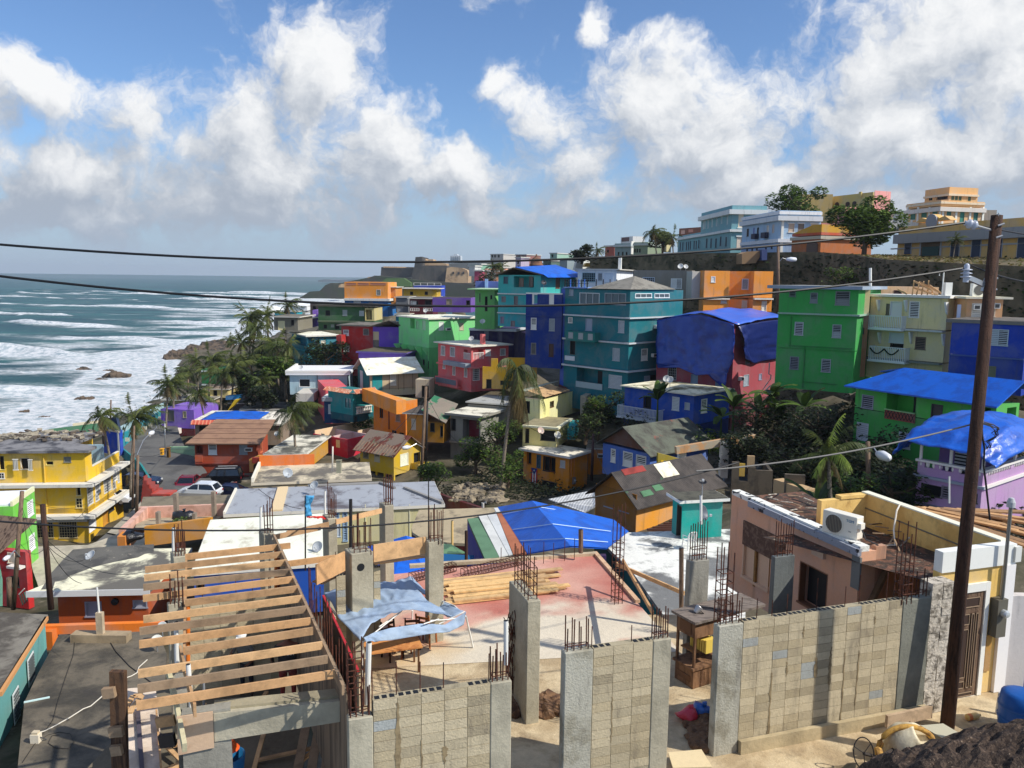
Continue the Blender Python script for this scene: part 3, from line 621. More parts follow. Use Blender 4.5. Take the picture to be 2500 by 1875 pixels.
mb=MB();u,z=h.uz('L',1420,515);u2,_=h.uz('L',1045,560);z2=h.uz('L',1230,455)[1];um=(u+u2)/2;mb.prism([(-u,-.05,z),(-u2,-.05,z),(-u2+1,-.05,z+.6),(-um-1.2,-.05,z2-.6),(-um,-.05,z2),(-um+1.2,-.05,z2-.6),(-u-1,-.05,z+.6)],(0,1.2,0),paint(OC));mb.build('pediment',h.root)
mb=MB();mb.lathe([(.001,-.1),(1.0,-.1),(1.0,.1),(.001,.12)],plain((150,150,154)),12,(-um,-.2,z2-1.0),(0,-1,0));mb.build('crest',h.root)
OR=(250,155,62);ORD=(214,128,30)
TQ=(60,178,182)
crop('A')
h=House('far_house','orange upper storey over bright blue ground floor at the cliff end of the village',1312,395,175,4,765,xL=843,wr=9)
h.wall(395,572,OR,L=[('g',1190,475,1236,535,(214,214,206)),('w',868,402,970,424,(200,140,110)),('w',990,402,1108,424,(200,140,110)),('w',1125,402,1290,424,(200,140,110))],name='upper_wall')
h.ledge(572,(232,230,222),out=.5,th=.5);h.wall(582,765,(20,110,178),L=[('w',945,600,1022,655,(214,214,210)),('w',1110,610,1150,640,(120,130,140))])
h=House('far_house','small orange block with barred window right of the orange and blue house',1396,452,178,4,640,xL=1316,wr=7)
h.wall(452,640,(214,140,60),L=[('d',1335,560,1375,600)]);h.roof(452,over=.3)
h=House('far_house','flat mustard yellow house with two dark square windows and white eaves',1840,468,195,2,600,xL=1482,wr=8)
h.wall(468,552,(196,160,48),L=[('d',1553,495,1587,530),('d',1712,495,1745,530)]);h.roof(468,over=.8,edge=(236,230,214));h.ledge(552,(230,226,214),out=.5);h.wall(560,600,(60,110,120))
h=House('far_house','royal blue block with white roof railing behind the mustard house',1892,432,205,2,560,xL=1592,wr=8)
h.wall(432,560,(26,70,190));h.rail('L',1594,400,1888,432,WHITE,posts=1.5,w=.12,name='roof_railing')
h=House('far_house','grey concrete house with small window below the mustard house',1530,560,170,3,720,xL=1400,wr=8)
h.wall(560,720,(120,122,124),L=[('w',1415,660,1470,735,(150,152,156))],R=());h.roof(560,roofm((110,110,108)),over=.3)
h=House('far_house','maroon house with white balcony spindles and wash tank in front of the mustard house',1800,575,162,3,760,xL=1548,wr=7)
h.wall(575,760,(96,24,34),L=[('d',1575,600,1640,660),('d',1715,590,1785,660),('w',1560,596,1620,640,(214,214,210))]);h.roof(575,roofm((96,92,86)),over=.4);h.rail('L',1560,672,1650,705,WHITE,name='balustrade',posts=.4,w=.16);h.rail('L',1700,672,1795,705,WHITE,name='balustrade',posts=.4,w=.16)
h=House('far_house','low turquoise blue block between the blue ground floor and the pale green house',1535,745,158,5,900,xL=1400,wr=6)
h.wall(745,900,(24,120,150),L=[('D',1430,770,1500,860,(20,90,130))]);h.roof(745,roofm((170,160,140)),over=.3)
h=House('far_house','long violet house with missing window shutters and collapsed roof beside the cliff road',2210,562,150,6,722,xL=1796,wr=7)
h.wall(562,722,(118,84,170),L=[('w',1947,575,2005,635,(150,136,116)),('d',2160,590,2200,640,(80,70,60))],top=paint((70,60,55)))
h=House('concrete_house','small unpainted concrete house with cream doorway at the seaward edge',340,775,140,4,915,xL=82,wr=8)
h.wall(775,915,(122,116,100),L=[('w',130,812,200,912,(214,204,160)),('d',268,800,300,860)]);h.roof(775,roofm((120,112,98)),over=.5)
h=House('far_house','brown roofless block behind the violet strip of wall',600,620,165,4,780,xL=474,wr=8);h.wall(620,780,(84,70,66),L=[('d',500,650,540,690)])
h=House('far_house','violet wall stub stepping down towards the palms',556,695,160,4,860,xL=500,wr=5);h.wall(695,860,(140,104,196))
h=House('far_house','low violet house with pale roof seen over the palm crowns',498,785,156,4,880,xL=358,wr=6);h.wall(785,880,(122,92,184));h.roof(785,over=.3)
h=House('far_house','pale grey shed with white roof at the sea edge',420,655,190,3,735,xL=260,wr=8);h.wall(655,735,(186,186,182),L=[('w',275,668,350,690,(120,126,130))]);h.roof(655,plain((232,232,228)),over=.4)
h=House('far_house','low turquoise beach shed beside the white tents',330,715,186,3,770,xL=92,wr=6);h.wall(715,770,(40,160,176));h.roof(715,roofm((140,150,150)),over=.2)
h=House('dark_green_house','two storey dark green house with peeling grey roof and three upper windows',1062,660,150,3,918,xL=560,wr=9)
GR=(62,104,64)
h.wall(660,812,GR,L=[('d',640,697,690,754),('w',826,693,874,757,(150,158,158)),('j',1006,703,1054,757,(190,196,196))],name='upper_wall')
h.roof(660,roofm((96,92,82),(50,48,44)),over=.5,th=.35,edge=(84,80,70));h.ledge(812,(96,110,84),out=.6,th=.3)
h.wall(822,918,(80,118,80),L=[('d',618,852,656,893),('d',742,842,790,900),('w',700,850,730,880,(150,158,150))],inset=.1)
h=House('dark_green_house','pale yellow open porch at the right end of the dark green house',1166,672,149,3,918,xL=1066,wr=7,ctrl=False)
h.wall(672,812,(206,190,130),L=[('b',1074,690,1140,800)]);h.roof(660,roofm((96,92,82),(50,48,44)),over=.3,th=.35,edge=(84,80,70));h.wall(815,918,(70,100,70))
crop('F')
h=House('teal_house','teal house with white flat roof and peeling corner by the palm grove',560,232,138,58,640,wl=9,xR=952)
TE=(42,140,160)
h.wall(232,372,TE,R=[('b',566,245,655,365),('w',738,283,800,352,(226,222,204)),('d',660,280,720,330)],L=[('b',370,250,540,360)],name='upper_wall')
h.roof(232,roofm((240,232,214),(110,100,86),(.6,.72)),over=.5,th=.2,edge=(225,220,205));h.ledge(430,(60,170,180),out=.25);h.wall(372,640,(46,140,150),R=[('w',790,470,830,500)])
h=House('red_house','tall brick red house with four white jalousie windows beside a dark tree',1440,95,132,12,770,xL=1014,wr=8)
RD=(178,46,42)
h.wall(95,770,RD,L=[('jh',1042,140,1115,220),('jo',1310,125,1385,212,(150,140,130)),('jh',1048,345,1120,436),('w',1050,560,1135,612,(120,60,60))])
h.roof(95,roofm((120,114,104),(70,66,60)),over=.6,th=.2,edge=(110,104,94))
h=House('red_house','low brick red stub wall left of the tall red house',1014,212,131,12,330,xL=945,wr=6,ctrl=False);h.wall(212,330,RD)
h=House('violet_house','violet house with dark doorway and drooping sheet roof right of the red house',1900,110,129,14,420,xL=1440,wr=8)
VI=(112,78,186)
h.wall(110,420,VI,L=[('w',1425,165,1520,275,(196,176,140)),('w',1404,278,1520,372,(110,100,90))])
mb=MB();z=h.z(105)-h.zb;mb.prism([(-h.WL-.5,-1.2,z-.1),(-h.WL*.45,-1.0,z+1.0),(-.5,-1.0,z+.2),(.6,-.6,z-.5),(.6,h.WR,z-.2),(-h.WL-.5,h.WR,z+.4)],(0,0,.08),roofm((130,120,104),(70,64,56)));mb.build('roof',h.root)
h=House('violet_house','lower violet house with broken slab and weeds on its roof',1880,470,120,12,640,xL=1246,wr=8)
h.wall(470,640,(122,90,190),L=[('jo',1440,510,1510,575,(120,110,150)),('w',1660,540,1716,570,(150,140,160))]);h.roof(470,roofm((96,88,70),(60,70,40)),over=.3,th=.25,edge=(110,90,170))
h=House('white_house','pale blue white house with big square window and bright white stepped roof',1092,725,118,-6,1010,xL=315,wr=9)
h.wall(725,1010,(176,204,212),L=[('d',448,806,590,910,(236,236,236)),('jo',906,800,962,870,(120,130,140))])
h.roof(745,plain((240,240,240)),over=.5,th=.35,edge=plain((238,238,240)));mb=MB();zz=h.z(722)-h.zb;mb.box(-h.WL-.55,.5,-.5,-.2,zz+.003,zz+.4,WHITE);mb.box(-h.WL-.55,-h.WL-.2,-.19,h.WR+.3,zz,zz+.4,WHITE);mb.build('parapet',h.root)
h.fb('L',686,722,692,930,0,.1,plain((70,80,90)),'drain_pipe');hWH=h
h=House('plaster_house','low cream plaster block with weathered wall under the pale blue white house',640,1000,112,-4,1110,xL=400,wr=6);h.wall(1000,1110,(206,200,186))
h=House('gable_house','cream boarded house with white tin gable roof and teal gable end',1404,712,113,64,965,wl=6.5,xR=2050)
h.wall(712,945,(208,184,146),R=[('j',1675,724,1752,890,(236,226,206))],name='side_wall')
h.fb('R',1432,712,1566,955,.01,.06,(28,150,150),'teal_panel')
for x in(1662,1782,1858,1976):h.fb('R',x-3,712,x+3,945,.01,.05,(150,120,96),'batten')
h.fb('L',1240,640,1396,945,.01,.05,(36,120,120),'end_boards');h.fb('L',1275,690,1310,930,.06,.1,plain((200,204,200)),'shutter')
h.gable(712,1.6,mk('tin_white',rgb((246,240,218)),alt=rgb((214,206,180)),scale=.6,dirt=rgb((150,130,100)),da=.35,bump=.1),axis='R',over=.7,gm=paint((36,120,120)))
h.wall(960,1100,(214,204,160),name='basement_wall',z0=-.8,z1=.15)
h=House('pink_house','narrow salmon pink house wall behind a low white awning',800,935,108,70,1410,wl=9,xR=1100)
h.wall(925,1410,(220,84,92),name='wall');
h=House('navy_house','navy blue house front with one white louvre window beside the teal balcony',1125,1105,104,-2,1400,xL=780,wr=3)
h.wall(1105,1400,(14,66,110),L=[('j',840,1148,918,1272,(200,206,206))]);h.roof(1105,plain((236,232,216)),over=.25,th=.5,edge=(170,176,180))
h=House('balcony_house','teal house with red tiled awning and white turned balusters',1168,1010,101,40,1390,wl=5,xR=1450)
T2=(34,140,140)
h.wall(1010,1295,T2,R=[('b',1210,1040,1395,1165)],L=[('gl',1060,1060,1150,1200,(60,150,150))],name='upper_wall');h.wall(1295,1390,(20,90,100),R=[('D',1190,1310,1230,1390,(20,50,60))])
h.roof(1000,paint((30,120,120)),over=.15,th=.1)
mb=MB();z=h.z(985)-h.zb;tile=mk('roof_tile',rgb((216,130,96)),alt=rgb((236,190,160)),scale=3,bump=.2)
for i in range(22):
 u=i*h.WR/21;mb.beam((.15,u,z+.35),(.75,u,z-.1),.09,.09,tile)
for i in range(18):
 u=i*h.WL/17;mb.beam((-u,-.15,z+.35),(-u,-.75,z-.1),.09,.09,tile)
mb.box(.0,.7,0,h.WR,z-.15,z-.1,tile);mb.build('tiled_awning',h.root)
mb=MB();u0,u1,z0,z1=h.hole('R',1205,1165,1415,1255)
for i in range(9):
 u=u0+(u1-u0)*(i+.5)/9;mb.lathe([(.03,z0),(.09,z0+.1),(.1,z0+.35),(.05,z0+.6),(.08,z1-.1)],plain((232,226,214)),8,(.15,u,0))
mb.box(.05,.25,u0,u1,z1-.1,z1,plain((232,226,214)));mb.box(.05,.25,u0,u1,z0-.06,z0+.02,plain((232,226,214)));mb.build('balustrade',h.root)
h=House('orange_house','long orange house with two dark windows under a ruined cream upper storey',1882,1100,97,38,1600,xL=1448,wr=2)
h.wall(1100,1600,(226,132,36),L=[('d',1532,1190,1576,1326),('jo',1750,1245,1808,1380,(180,160,140)),('d',1700,1500,1760,1570),('d',1800,1530,1860,1600)],top=conc((190,176,130)))
h.fb('L',1654,1190,1664,1480,.01,.07,plain((90,50,30)),'drain_pipe')
crop('O')
h=House('orange_house','bright orange upper wall and rust orange side, ledge over the alley behind the lamp pole',1335,45,92,-30,560,wl=1.2,xR=1920)
h.wall(-20,165,(255,152,52),name='upper_wall');
h=House('orange_house','dull orange lower house with louvre window under the bright orange wall',1560,190,90,14,570,xL=1345,wr=5)
h.wall(175,570,(206,140,40),L=[('j',1410,235,1465,380,(200,190,170))]);h.roof(175,roofm((90,84,78)),over=.4,th=.12)
h=House('orange_house','ochre house with sloping patched tin roof beside the grey concrete house',1840,290,89,12,620,xL=1590,wr=5,ctrl=True)
h.wall(290,560,(170,118,30),L=[('d',1660,290,1720,410),('d',1795,330,1840,480)]);mb=MB();z=h.z(275)-h.zb
mb.prism([(-h.WL-.3,-.5,z+1.3),(.4,-.5,z-.1),(.4,4.5,z+1.3),(-h.WL-.3,4.5,z+2.2)],(0,0,.07),roofm((130,120,108),(50,110,80),(.55,.6),.6));mb.build('roof',h.root)
h=House('roofless_house','crimson roofless house with peach and pink inner walls open to the sky',545,515,95,34,830,xL=80,xR=1115,)
CM=(206,44,66)
mb=MB();z1=h.z(515)-h.zb;m=paint(CM);th=.18;WL,WR=h.WL,h.WR;pe=paint((240,206,160));pk=paint((226,192,186));top=conc((170,160,140))
def fw(mb,x0,x1,y0,y1,za,zb_,mo,mi=None,sides=None):
 mb.box(min(x0,x1),max(x0,x1),min(y0,y1),max(y0,y1),za,zb_,mo)
mb.box(-WL,0,0,th,0,z1,m);mb.box(-th,0,th,WR,0,z1+.0,m);mb.build('outer_wall',h.root)
mb=MB();mb.box(-WL,-th,WR-th,WR,0,z1+.5,pe);mb.box(-WL,-WL+th,th,WR-th,0,z1+.4,pe);mb.box(-WL,-th-.01,WR*.48,WR*.48+th,0,z1+.1,pk);mb.box(-WL*.45,-WL*.45+th,th,WR*.48,0,z1+.1,pk);mb.box(-WL*.35,-WL*.35+th,WR*.5,WR-th,0,z1+.3,pe);mb.build('inner_wall',h.root)
mb=MB();mb.box(-WL+th,-th,th,WR-th,.0,.3,conc());mb.build('floor',h.root)
for r in((192,435,238,542),(392,520,442,622)):h.fb('L',*r,.003,.03,(244,214,160),'opening')
for r in((862,1440,938,1520),):
 pass
mb=MB();mb.box(-WL*.72,-WL*.72+1.0,WR-th-.03,WR-th,z1-1.0,z1-.1,DARK);mb.box(-WL*.25,-WL*.25+.8,WR-th-.03,WR-th,z1-.7,z1-.05,DARK);mb.build('window',h.root)
h=House('yellow_house','yellow boarded house on posts with rotted patchwork tin roof',1168,690,86,36,1130,xL=716,xR=1530)
YE=(214,176,40)
zf=h.z(1000)-h.zb
h.wall(690,1000,YE,L=[('jo',757,610,830,770,(150,140,110)),('jh',908,660,980,815,(190,180,150))],R=[('j',1256,705,1362,865,(244,236,210)),('d',1440,690,1530,830)],z0=zf)
for x,y in[(q,0)for q in(0,-h.WL*.26,-h.WL*.5,-h.WL*.76,-h.WL+.2)]+[(0,h.WR*.6),(0,h.WR-.2)]:mb=MB();mb.box(x-.2,x,y,y+.2,0,zf,paint(YE));mb.build('post',h.root)
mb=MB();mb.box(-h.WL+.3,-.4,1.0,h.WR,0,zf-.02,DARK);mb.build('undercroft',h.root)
PR=mk('patched_roof',rgb((134,118,104)),alt=rgb((112,62,52)),scale=.55,thr=(.5,.55),dirt=rgb((104,128,100)),da=.8,dthr=(.6,.66),dscale=.7,dst=(1,1,1),bump=.4)
h.gable(690,1.5,PR,axis='L',over=.6,gm=paint(YE))
mb=MB();z=h.z(690)-h.zb
for i in range(14):
 x=-h.WL-.4+(h.WL+.8)*i/13;k=.6*1.5/(h.WR/2);mb.beam((x,-.62,z-k+.04),(x,.6,z-k+.04+1.2*1.5/(h.WR/2)+.06),.1,.1,wood((150,126,104)))
mb.build('rafter_ends',h.root)
mb=MB();y0=h.WR*.62
for i in range(7):mb.box(.05,1.25,y0+i*.25,y0+i*.25+.04,zf,zf+.9,paint(YE));
mb.box(.0,1.3,y0-.1,h.WR,zf-.12,zf,paint(YE));mb.box(1.2,1.28,y0-.1,h.WR,zf+.85,zf+.93,paint(YE));mb.build('porch',h.root)
crop('Q')
h=House('concrete_house','grey unfinished concrete house with white roof slab and burgundy alcove',405,690,88,26,1260,xL=0,wr=7)
GC=(140,138,128)
h.wall(640,1010,GC,L=[('d',10,675,70,835),('b',165,690,385,960)],name='upper_wall');h.fb('L',190,720,335,950,-1.2,-1.0,(120,24,40),'burgundy_patch')
h.roof(660,roofm((226,220,200),(110,104,92)),over=.5,th=.25,edge=(150,146,136));h.ledge(1010,(140,130,116),out=.3,th=.2);h.wall(1020,1400,(112,106,94),L=[('d',180,1090,260,1270)])
h=House('concrete_house','grey concrete rear wing with long slab roof under the climbing plants',800,520,92,22,900,xL=230,wr=6);h.wall(520,900,(128,126,118));h.roof(500,roofm((170,170,166),(110,108,100)),over=.2,th=.15)
h=House('cream_ruin','cream house with torn wooden roof sheets and dark doorway',1210,420,89,30,745,xL=990,xR=1750)
CE=(248,236,160)
h.wall(420,745,CE,L=[('d',1010,440,1070,600)],R=[('d',1342,440,1395,522,(110,80,50))],top=conc((120,110,96)))
mb=MB();z=h.z(400)-h.zb;wp=roofm((196,160,116),(120,96,74),(.5,.6),.8)
mb.prism([(.3,.6,z+.05),(.5,h.WR*.62,z+.2),(-2.2,h.WR*.6,z+.7),(-2.4,.9,z+.6)],(0,0,.05),wp)
mb.prism([(-2.0,.2,z+.6),(-2.3,h.WR*.9,z+.8),(-3.6,h.WR*.8,z+.5),(-3.4,.4,z+.4)],(0,0,.05),roofm((170,176,160),(110,120,104)))
mb.prism([(-1.5,h.WR*.7,z+.1),(.3,h.WR*.95,z+.1),(-.4,h.WR+1.2,z+.7),(-3,h.WR+.5,z+.9)],(0,0,.05),mk('rust_sheet',rgb((96,52,44)),alt=rgb((60,34,34)),scale=2,bump=.4,rough=.8));mb.build('roof',h.root)
h=House('cream_ruin','cream ground floor with wide dark opening and ledge below the torn roof house',1430,800,84,18,1080,xL=975,wr=6)
h.wall(790,1080,(240,226,150),L=[('d',1010,810,1060,1000),('d',1215,835,1415,975)],top=conc((150,140,110)));h.ledge(790,(246,238,200),out=.3,th=.2)
h=House('turquoise_shed','small turquoise block half hidden by bushes beside the cream ruin',1680,785,86,10,960,xL=1580,wr=4);h.wall(785,960,(30,170,176))
h=House('tin_shed','small shed with corrugated grey side right of the cream ruin',1830,370,92,20,640,xL=1755,wr=5);h.wall(370,640,(160,156,140),L=[('j',1755,380,1835,600,(150,146,134))])
h=House('flag_house','orange two storey house with white slab roof, balcony openings and a hanging flag',1600,1215,80,38,1760,xL=985,xR=1850)
OF=(240,150,30)
h.wall(1180,1800,OF,L=[('d',1030,1130,1092,1290,(200,120,40)),('jo',1165,1165,1218,1340,(70,110,130)),('d',1250,1185,1335,1385),('d',1335,1200,1415,1395,(90,50,30)),('j',1482,1240,1546,1340,(210,206,200)),('g',1243,1522,1430,1700,(70,70,72)),('d',1505,1630,1530,1660)],R=[('d',1705,1610,1730,1640)])
h.roof(1205,roofm((232,224,204),(110,100,84),(.52,.66),.5),over=.4,th=.22,edge=(236,230,220))
for x in(1625,1662):
 u,z=h.uz('R',x,1300);mb=MB();mb.tube([(.06,u,h.z(1220)-h.zb),(.06,u,h.z(1480)-h.zb)],.04,None,plain((230,150,90)));mb.build('conduit',h.root)
u,z=h.uz('R',1655,1510);mb=MB();mb.box(.01,.2,u-.2,u+.2,z-.35,z+.35,ALU);mb.lathe([(.13,0),(.13,.1),(.001,.12)],LGREY,12,(.2,u,z),(1,0,0));mb.build('electric_meter',h.root)
hFL=h
u0,u1,z0,z1=h.hole('L',1090,1342,1174,1550)
root=empty('hanging_flag',h.root.matrix_world@Vector((0,0,0)),0,'red and white striped flag with blue triangle and white star hanging on the orange house','flag')
root.location=Vector((h.C.x,h.C.y,h.zb));root.rotation_euler=(0,0,-h.t)
mb=MB();w=u1-u0;RR=plain((196,40,48));WW=plain((236,232,226))
for i in range(5):
 a=-u1+w*i/5;mb.box(a,a+w/5,-.05,-.035,z0,z1,RR if i%2==0 else WW)
mb.build('cloth',root)
mb=MB();mb.prism([(-u1,-.06,z1),(-u0,-.06,z1),(-(u0+u1)/2,-.06,z1-w*.95)],(0,.008,0),plain((30,60,130)));mb.build('triangle',root)
mb=MB();c=((-u0-u1)/2,z1-w*.3);pts=[]
for k in range(10):
 r=w*.16 if k%2==0 else w*.065;a=pi/2+k*pi/5;pts.append((c[0]+r*cos(a),-.066,c[1]+r*sin(a)))
mb.prism(pts,(0,.005,0),WW);mb.build('star',root)
h=House('orange_annex','orange annex with air conditioner between the flag house and the blue house',2085,1100,84,8,1500,xL=1858,wr=4,ctrl=False);h.wall(1100,1500,(224,136,32));h.roof(1090,roofm((150,140,124)),over=.2,th=.12);h.ac('L',2030,1170,.7)
crop('G')
h=House('coral_house','coral pink three storey house with corner balconies and white louvres',835,1095,104,52,1700,xL=385,xR=1335)
CO=(228,104,104)
Lh=[('jo',425,1075,478,1205),('jo',548,1092,612,1220,(220,220,216)),('b',728,1125,820,1260,(226,220,214)),('jo',450,1320,482,1385),('jo',580,1350,618,1472),('jo',738,1370,778,1498)]
Rh=[('b',858,1125,1002,1255,(226,220,214)),('j',1025,1122,1092,1212),('jo',1222,1112,1292,1205),('g',856,1385,940,1540,(226,226,220))]
h.wall(1095,1700,CO,L=Lh,R=Rh);h.roof(1090,roofm((236,228,206),(150,140,124),(.55,.7)),over=.45,th=.16,edge=(238,230,214));h.ledge(1365,(232,120,116),out=.3,th=.18)
h.fb('L',525,1290,830,1345,.0,.9,paint((150,160,170)),'awning')
h.fb('L',405,1500,705,1600,.6,.75,CO,'balcony_wall');h.fb('L',415,1512,690,1580,.76,.8,paint((110,120,130)),'lattice');h.fb('L',405,1600,705,1612,0,.75,(232,120,116),'balcony_floor')
mb=MB();z=h.z(1075)-h.zb;mb.box(-.9,-.4,2.0,2.5,z+.1,z+1.4,paint(CO));mb.build('chimney',h.root)
dish('white satellite dish on the coral pink roof',h.top(830,1060,h.z(1075)-h.zb),.36,-110,35,.6)
h=House('mint_house','light mint green house with curved bracket overhang and white flat roof',262,718,121,54,1100,wl=9.5,xR=1000)
MG=(132,226,140)
h.wall(718,1100,MG,L=[('b',10,690,68,840),('w',88,740,120,845,(150,200,150)),('w',172,735,216,860,(170,210,170))],R=[('j',395,750,460,865,(226,240,220)),('j',675,768,728,862,(200,190,160))],name='upper_wall')
h.ac('R',512,848,.8);h.roof(718,roofm((244,234,212),(140,130,112),(.58,.7)),over=.3,th=.2,edge=(240,232,216))
z0=0;low=h.z(1530)-h.zb
h.wall(1100,1530,(104,196,116),L=[('b',5,1230,60,1330),('d',250,1285,272,1380),('d',305,1290,330,1400),('d',180,1260,205,1330)],z1=0,z0=low,WL=h.WL-.9,WR=h.WR,name='lower_wall')
mb=MB()
for u in(h.WL*.25,h.WL*.5,h.WL*.75,h.WL-.3,.1):mb.prism([(-u,-.003,0),(-u,-.003,-2.0),(-u,-.35,-1.1),(-u,-1.1,-.1),(-u,-1.1,0)],(.12,0,0),paint(MG))
mb.build('brackets',h.root)
h=House('jade_tower','narrow light green tower with vent slots beside the turquoise block',1150,370,113,10,850,xL=885,wr=7)
h.wall(320,850,(112,186,104),L=[('jo',932,360,965,495,(130,180,120)),('d',1018,408,1052,606),('d',1090,390,1114,445)]);h.roof(320,paint((190,220,180)),over=.9,th=.15,edge=(150,210,140))
h.fb('R',1152,320,1198,850,.0,.01,(70,120,60),'side_shade_strip')if False else None
h=House('slate_blue_house','slate blue wall with plants on its terrace behind the green tower',1200,205,122,4,320,xL=888,wr=5);h.wall(205,320,(92,110,176));h.fb('L',1020,170,1060,300,.02,.5,(150,180,230),'blue_pillar')
h=House('mustard_ruin','mustard yellow ruin with stepped broken top and dark doorway right of the coral house',1300,1390,98,6,1660,xL=985,wr=3)
MU=(214,164,34);h.wall(1395,1660,MU,L=[('d',1035,1525,1105,1655),('d',1225,1545,1300,1600)])
mb=MB();za=h.z(1395)-h.zb;zt=h.z(1250)-h.zb;WL=h.WL;mb.box(-WL*.64,-WL*.36,0,.3,za+.003,zt,paint(MU));mb.box(-WL,-WL*.64,0,.3,za+.003,za+.3,paint(MU));mb.box(-WL*.36,-WL*.1,0,.3,za+.003,za+.25,paint(MU));mb.build('broken_top',h.root)
h=House('mustard_ruin','mustard wall end standing behind the tall palm crown',1720,1245,99,6,1560,xL=1310,wr=.6);h.wall(1245,1560,(206,156,30),L=[('d',1400,1400,1560,1560)])
crop('F');h=House('cream_wall','roofless cream block with grey opening beside the gable house',2200,815,106,8,1060,xL=2015,wr=3);h.wall(815,1060,(206,190,160),L=[('d',2100,895,2195,1050)])
crop('B')
h=House('turquoise_block','tall turquoise house with drooping blue tarp over its low gable roof',975,318,104,34,890,xL=517,wr=9)
h.wall(318,522,(66,178,172),L=[('w',574,335,618,408,(70,90,100)),('b',682,330,900,450),('w',742,352,786,440,(120,104,90)),('w',850,335,886,440,(110,100,90))],R=[('w',1135,345,1178,460,(126,96,80))],name='upper_wall')
h.ledge(522,(220,220,214),out=.25);h.wall(530,735,(54,168,170),L=[('w',552,548,596,606,(128,124,124)),('w',686,546,726,640,(116,110,110))],name='middle_wall');h.ledge(735,(214,214,210),out=.25)
h.wall(745,890,(48,158,170),L=[('w',540,766,576,836,(130,120,140)),('w',652,812,694,870,(128,120,124))])
mb=MB();z=h.z(322)-h.zb;WL,WR=h.WL,h.WR;TARP=mk('blue_tarp',rgb((24,98,204)),alt=rgb((30,84,178)),scale=.8,rough=.42,bump=.5,bscale=3,spec=.5,fine=.06)
TARPD=mk('deep_blue_tarp',rgb((18,58,152)),alt=rgb((20,46,126)),scale=.6,rough=.35,bump=.7,bscale=2.2,spec=.6,fine=.08)
mb.prism([(-WL-.6,-.5,z-.2),(-WL*.6,-.5,z+.9),(.6,-.5,z+.0),(.8,WR+.5,z+.1),(-WL*.6,WR+.5,z+1.3),(-WL-.5,WR+.5,z)],(0,0,.12),roofm((110,96,78),(70,60,50)));mb.build('roof',h.root)
mb=MB();mb.prism([(-WL*.55,-.55,z+1.02),(.6,-.55,z+.13),(.75,WR+.6,z+.25),(-WL*.55,WR+.6,z+1.5)],(0,0,.05),TARP);mb.prism([(.6,-.5,z+.17),(1.3,-.4,z-.25),(1.4,WR+.3,z-.15),(.72,WR+.6,z+.28)],(0,0,.05),TARP);mb.build('roof_tarp',h.root)
dish('dark satellite dish on the turquoise block wall',h.root.matrix_world@Vector((.2,1.5,z-2.2))if False else P(1005,470,103),.36,-70,30,.6,(50,52,54))
h=House('navy_tower','tall narrow navy blue house with white framed roof openings',1205,530,97,22,1330,xL=815,wr=6)
NV=(16,50,128)
h.wall(640,1330,NV,L=[('jh',870,780,926,906),('j',1066,788,1124,922,(150,156,160)),('jo',870,1050,922,1172,(130,126,120)),('D',1062,1060,1112,1200,(70,46,40))])
mb=MB();za=h.z(640)-h.zb;zt=h.z(528)-h.zb;WL=h.WL
for a,b in((0,.22*WL),(.36*WL,.68*WL),(.83*WL,WL)):mb.box(-b,-a,0,.2,za+.003,zt,paint(NV))
mb.box(-WL,0,-.03,.25,zt+.003,zt+.16,WHITE);mb.build('parapet',h.root)
for a in(.22*WL,.68*WL):
 mb=MB();mb.box(-a-.14*WL,-a,.05,.12,za,zt,WHITE)if a<.3*WL else mb.box(-a-.15*WL,-a-.1*WL,.05,.12,za,zt,WHITE);mb.build('shutter',h.root)
h.ledge(760,(30,60,130),out=.1,th=.1)
h=House('indigo_house','dark indigo house with white parapet and faint grey shutters behind the coral house',690,915,114,14,1290,xL=205,wr=8)
h.wall(905,1290,(44,34,84),L=[('w',366,922,410,1010,(120,118,128)),('w',512,936,556,1050,(98,92,110)),('jo',258,955,290,1010,(80,76,100)),('d',746,990,765,1030)])
h.ledge(900,(206,210,214),out=.35,th=.35);dish('white satellite dish standing at the back edge of the mint roof',P(345,860,112),.4,-100,40,.3)
crop('H')
h=House('teal_tower','large four storey teal tower with white floor bands and hipped grey roof',1045,325,90,47,1740,xL=165,xR=1760)
TT=(26,114,124)
Ld=[('w',222,315,275,398,(150,162,172)),('gl',360,360,628,515,(200,206,208)),('gl',700,365,985,520,(150,158,164))]
h.wall(325,690,TT,L=Ld,R=[('gl',1110,368,1332,428,(220,226,226)),('gl',1370,368,1570,428,(220,226,226))],name='top_storey_wall',WR=None)
h.ledge(692,(196,204,208),out=.3,th=.16)
h.wall(700,1030,TT,L=[('jo',210,690,262,765),('D',440,708,528,870,(150,160,176)),('j',885,735,962,900,(176,182,188))],R=[],name='third_storey_wall');h.ac('R',1385,815,.7)
h.ledge(1035,(200,206,210),out=.3,th=.16)
h.wall(1045,1410,TT,L=[('d',232,1010,300,1190),('j',808,1108,900,1278,(160,170,176))],R=[('jh',1192,1115,1275,1275)],name='second_storey_wall');h.ac('R',1350,1200,.7)
h.ledge(1415,(196,204,210),out=.4,th=.16)
h.wall(1425,1740,TT,L=[('b',320,1390,668,1590),('j',755,1472,928,1650,(176,184,190))],R=[('j',1230,1480,1308,1585,(170,176,184)),('d',1310,1460,1530,1590)],name='ground_storey_wall')
h.wall(1740,1741,(18,104,120),L=[],z1=0,z0=-2.5,name='base_wall')
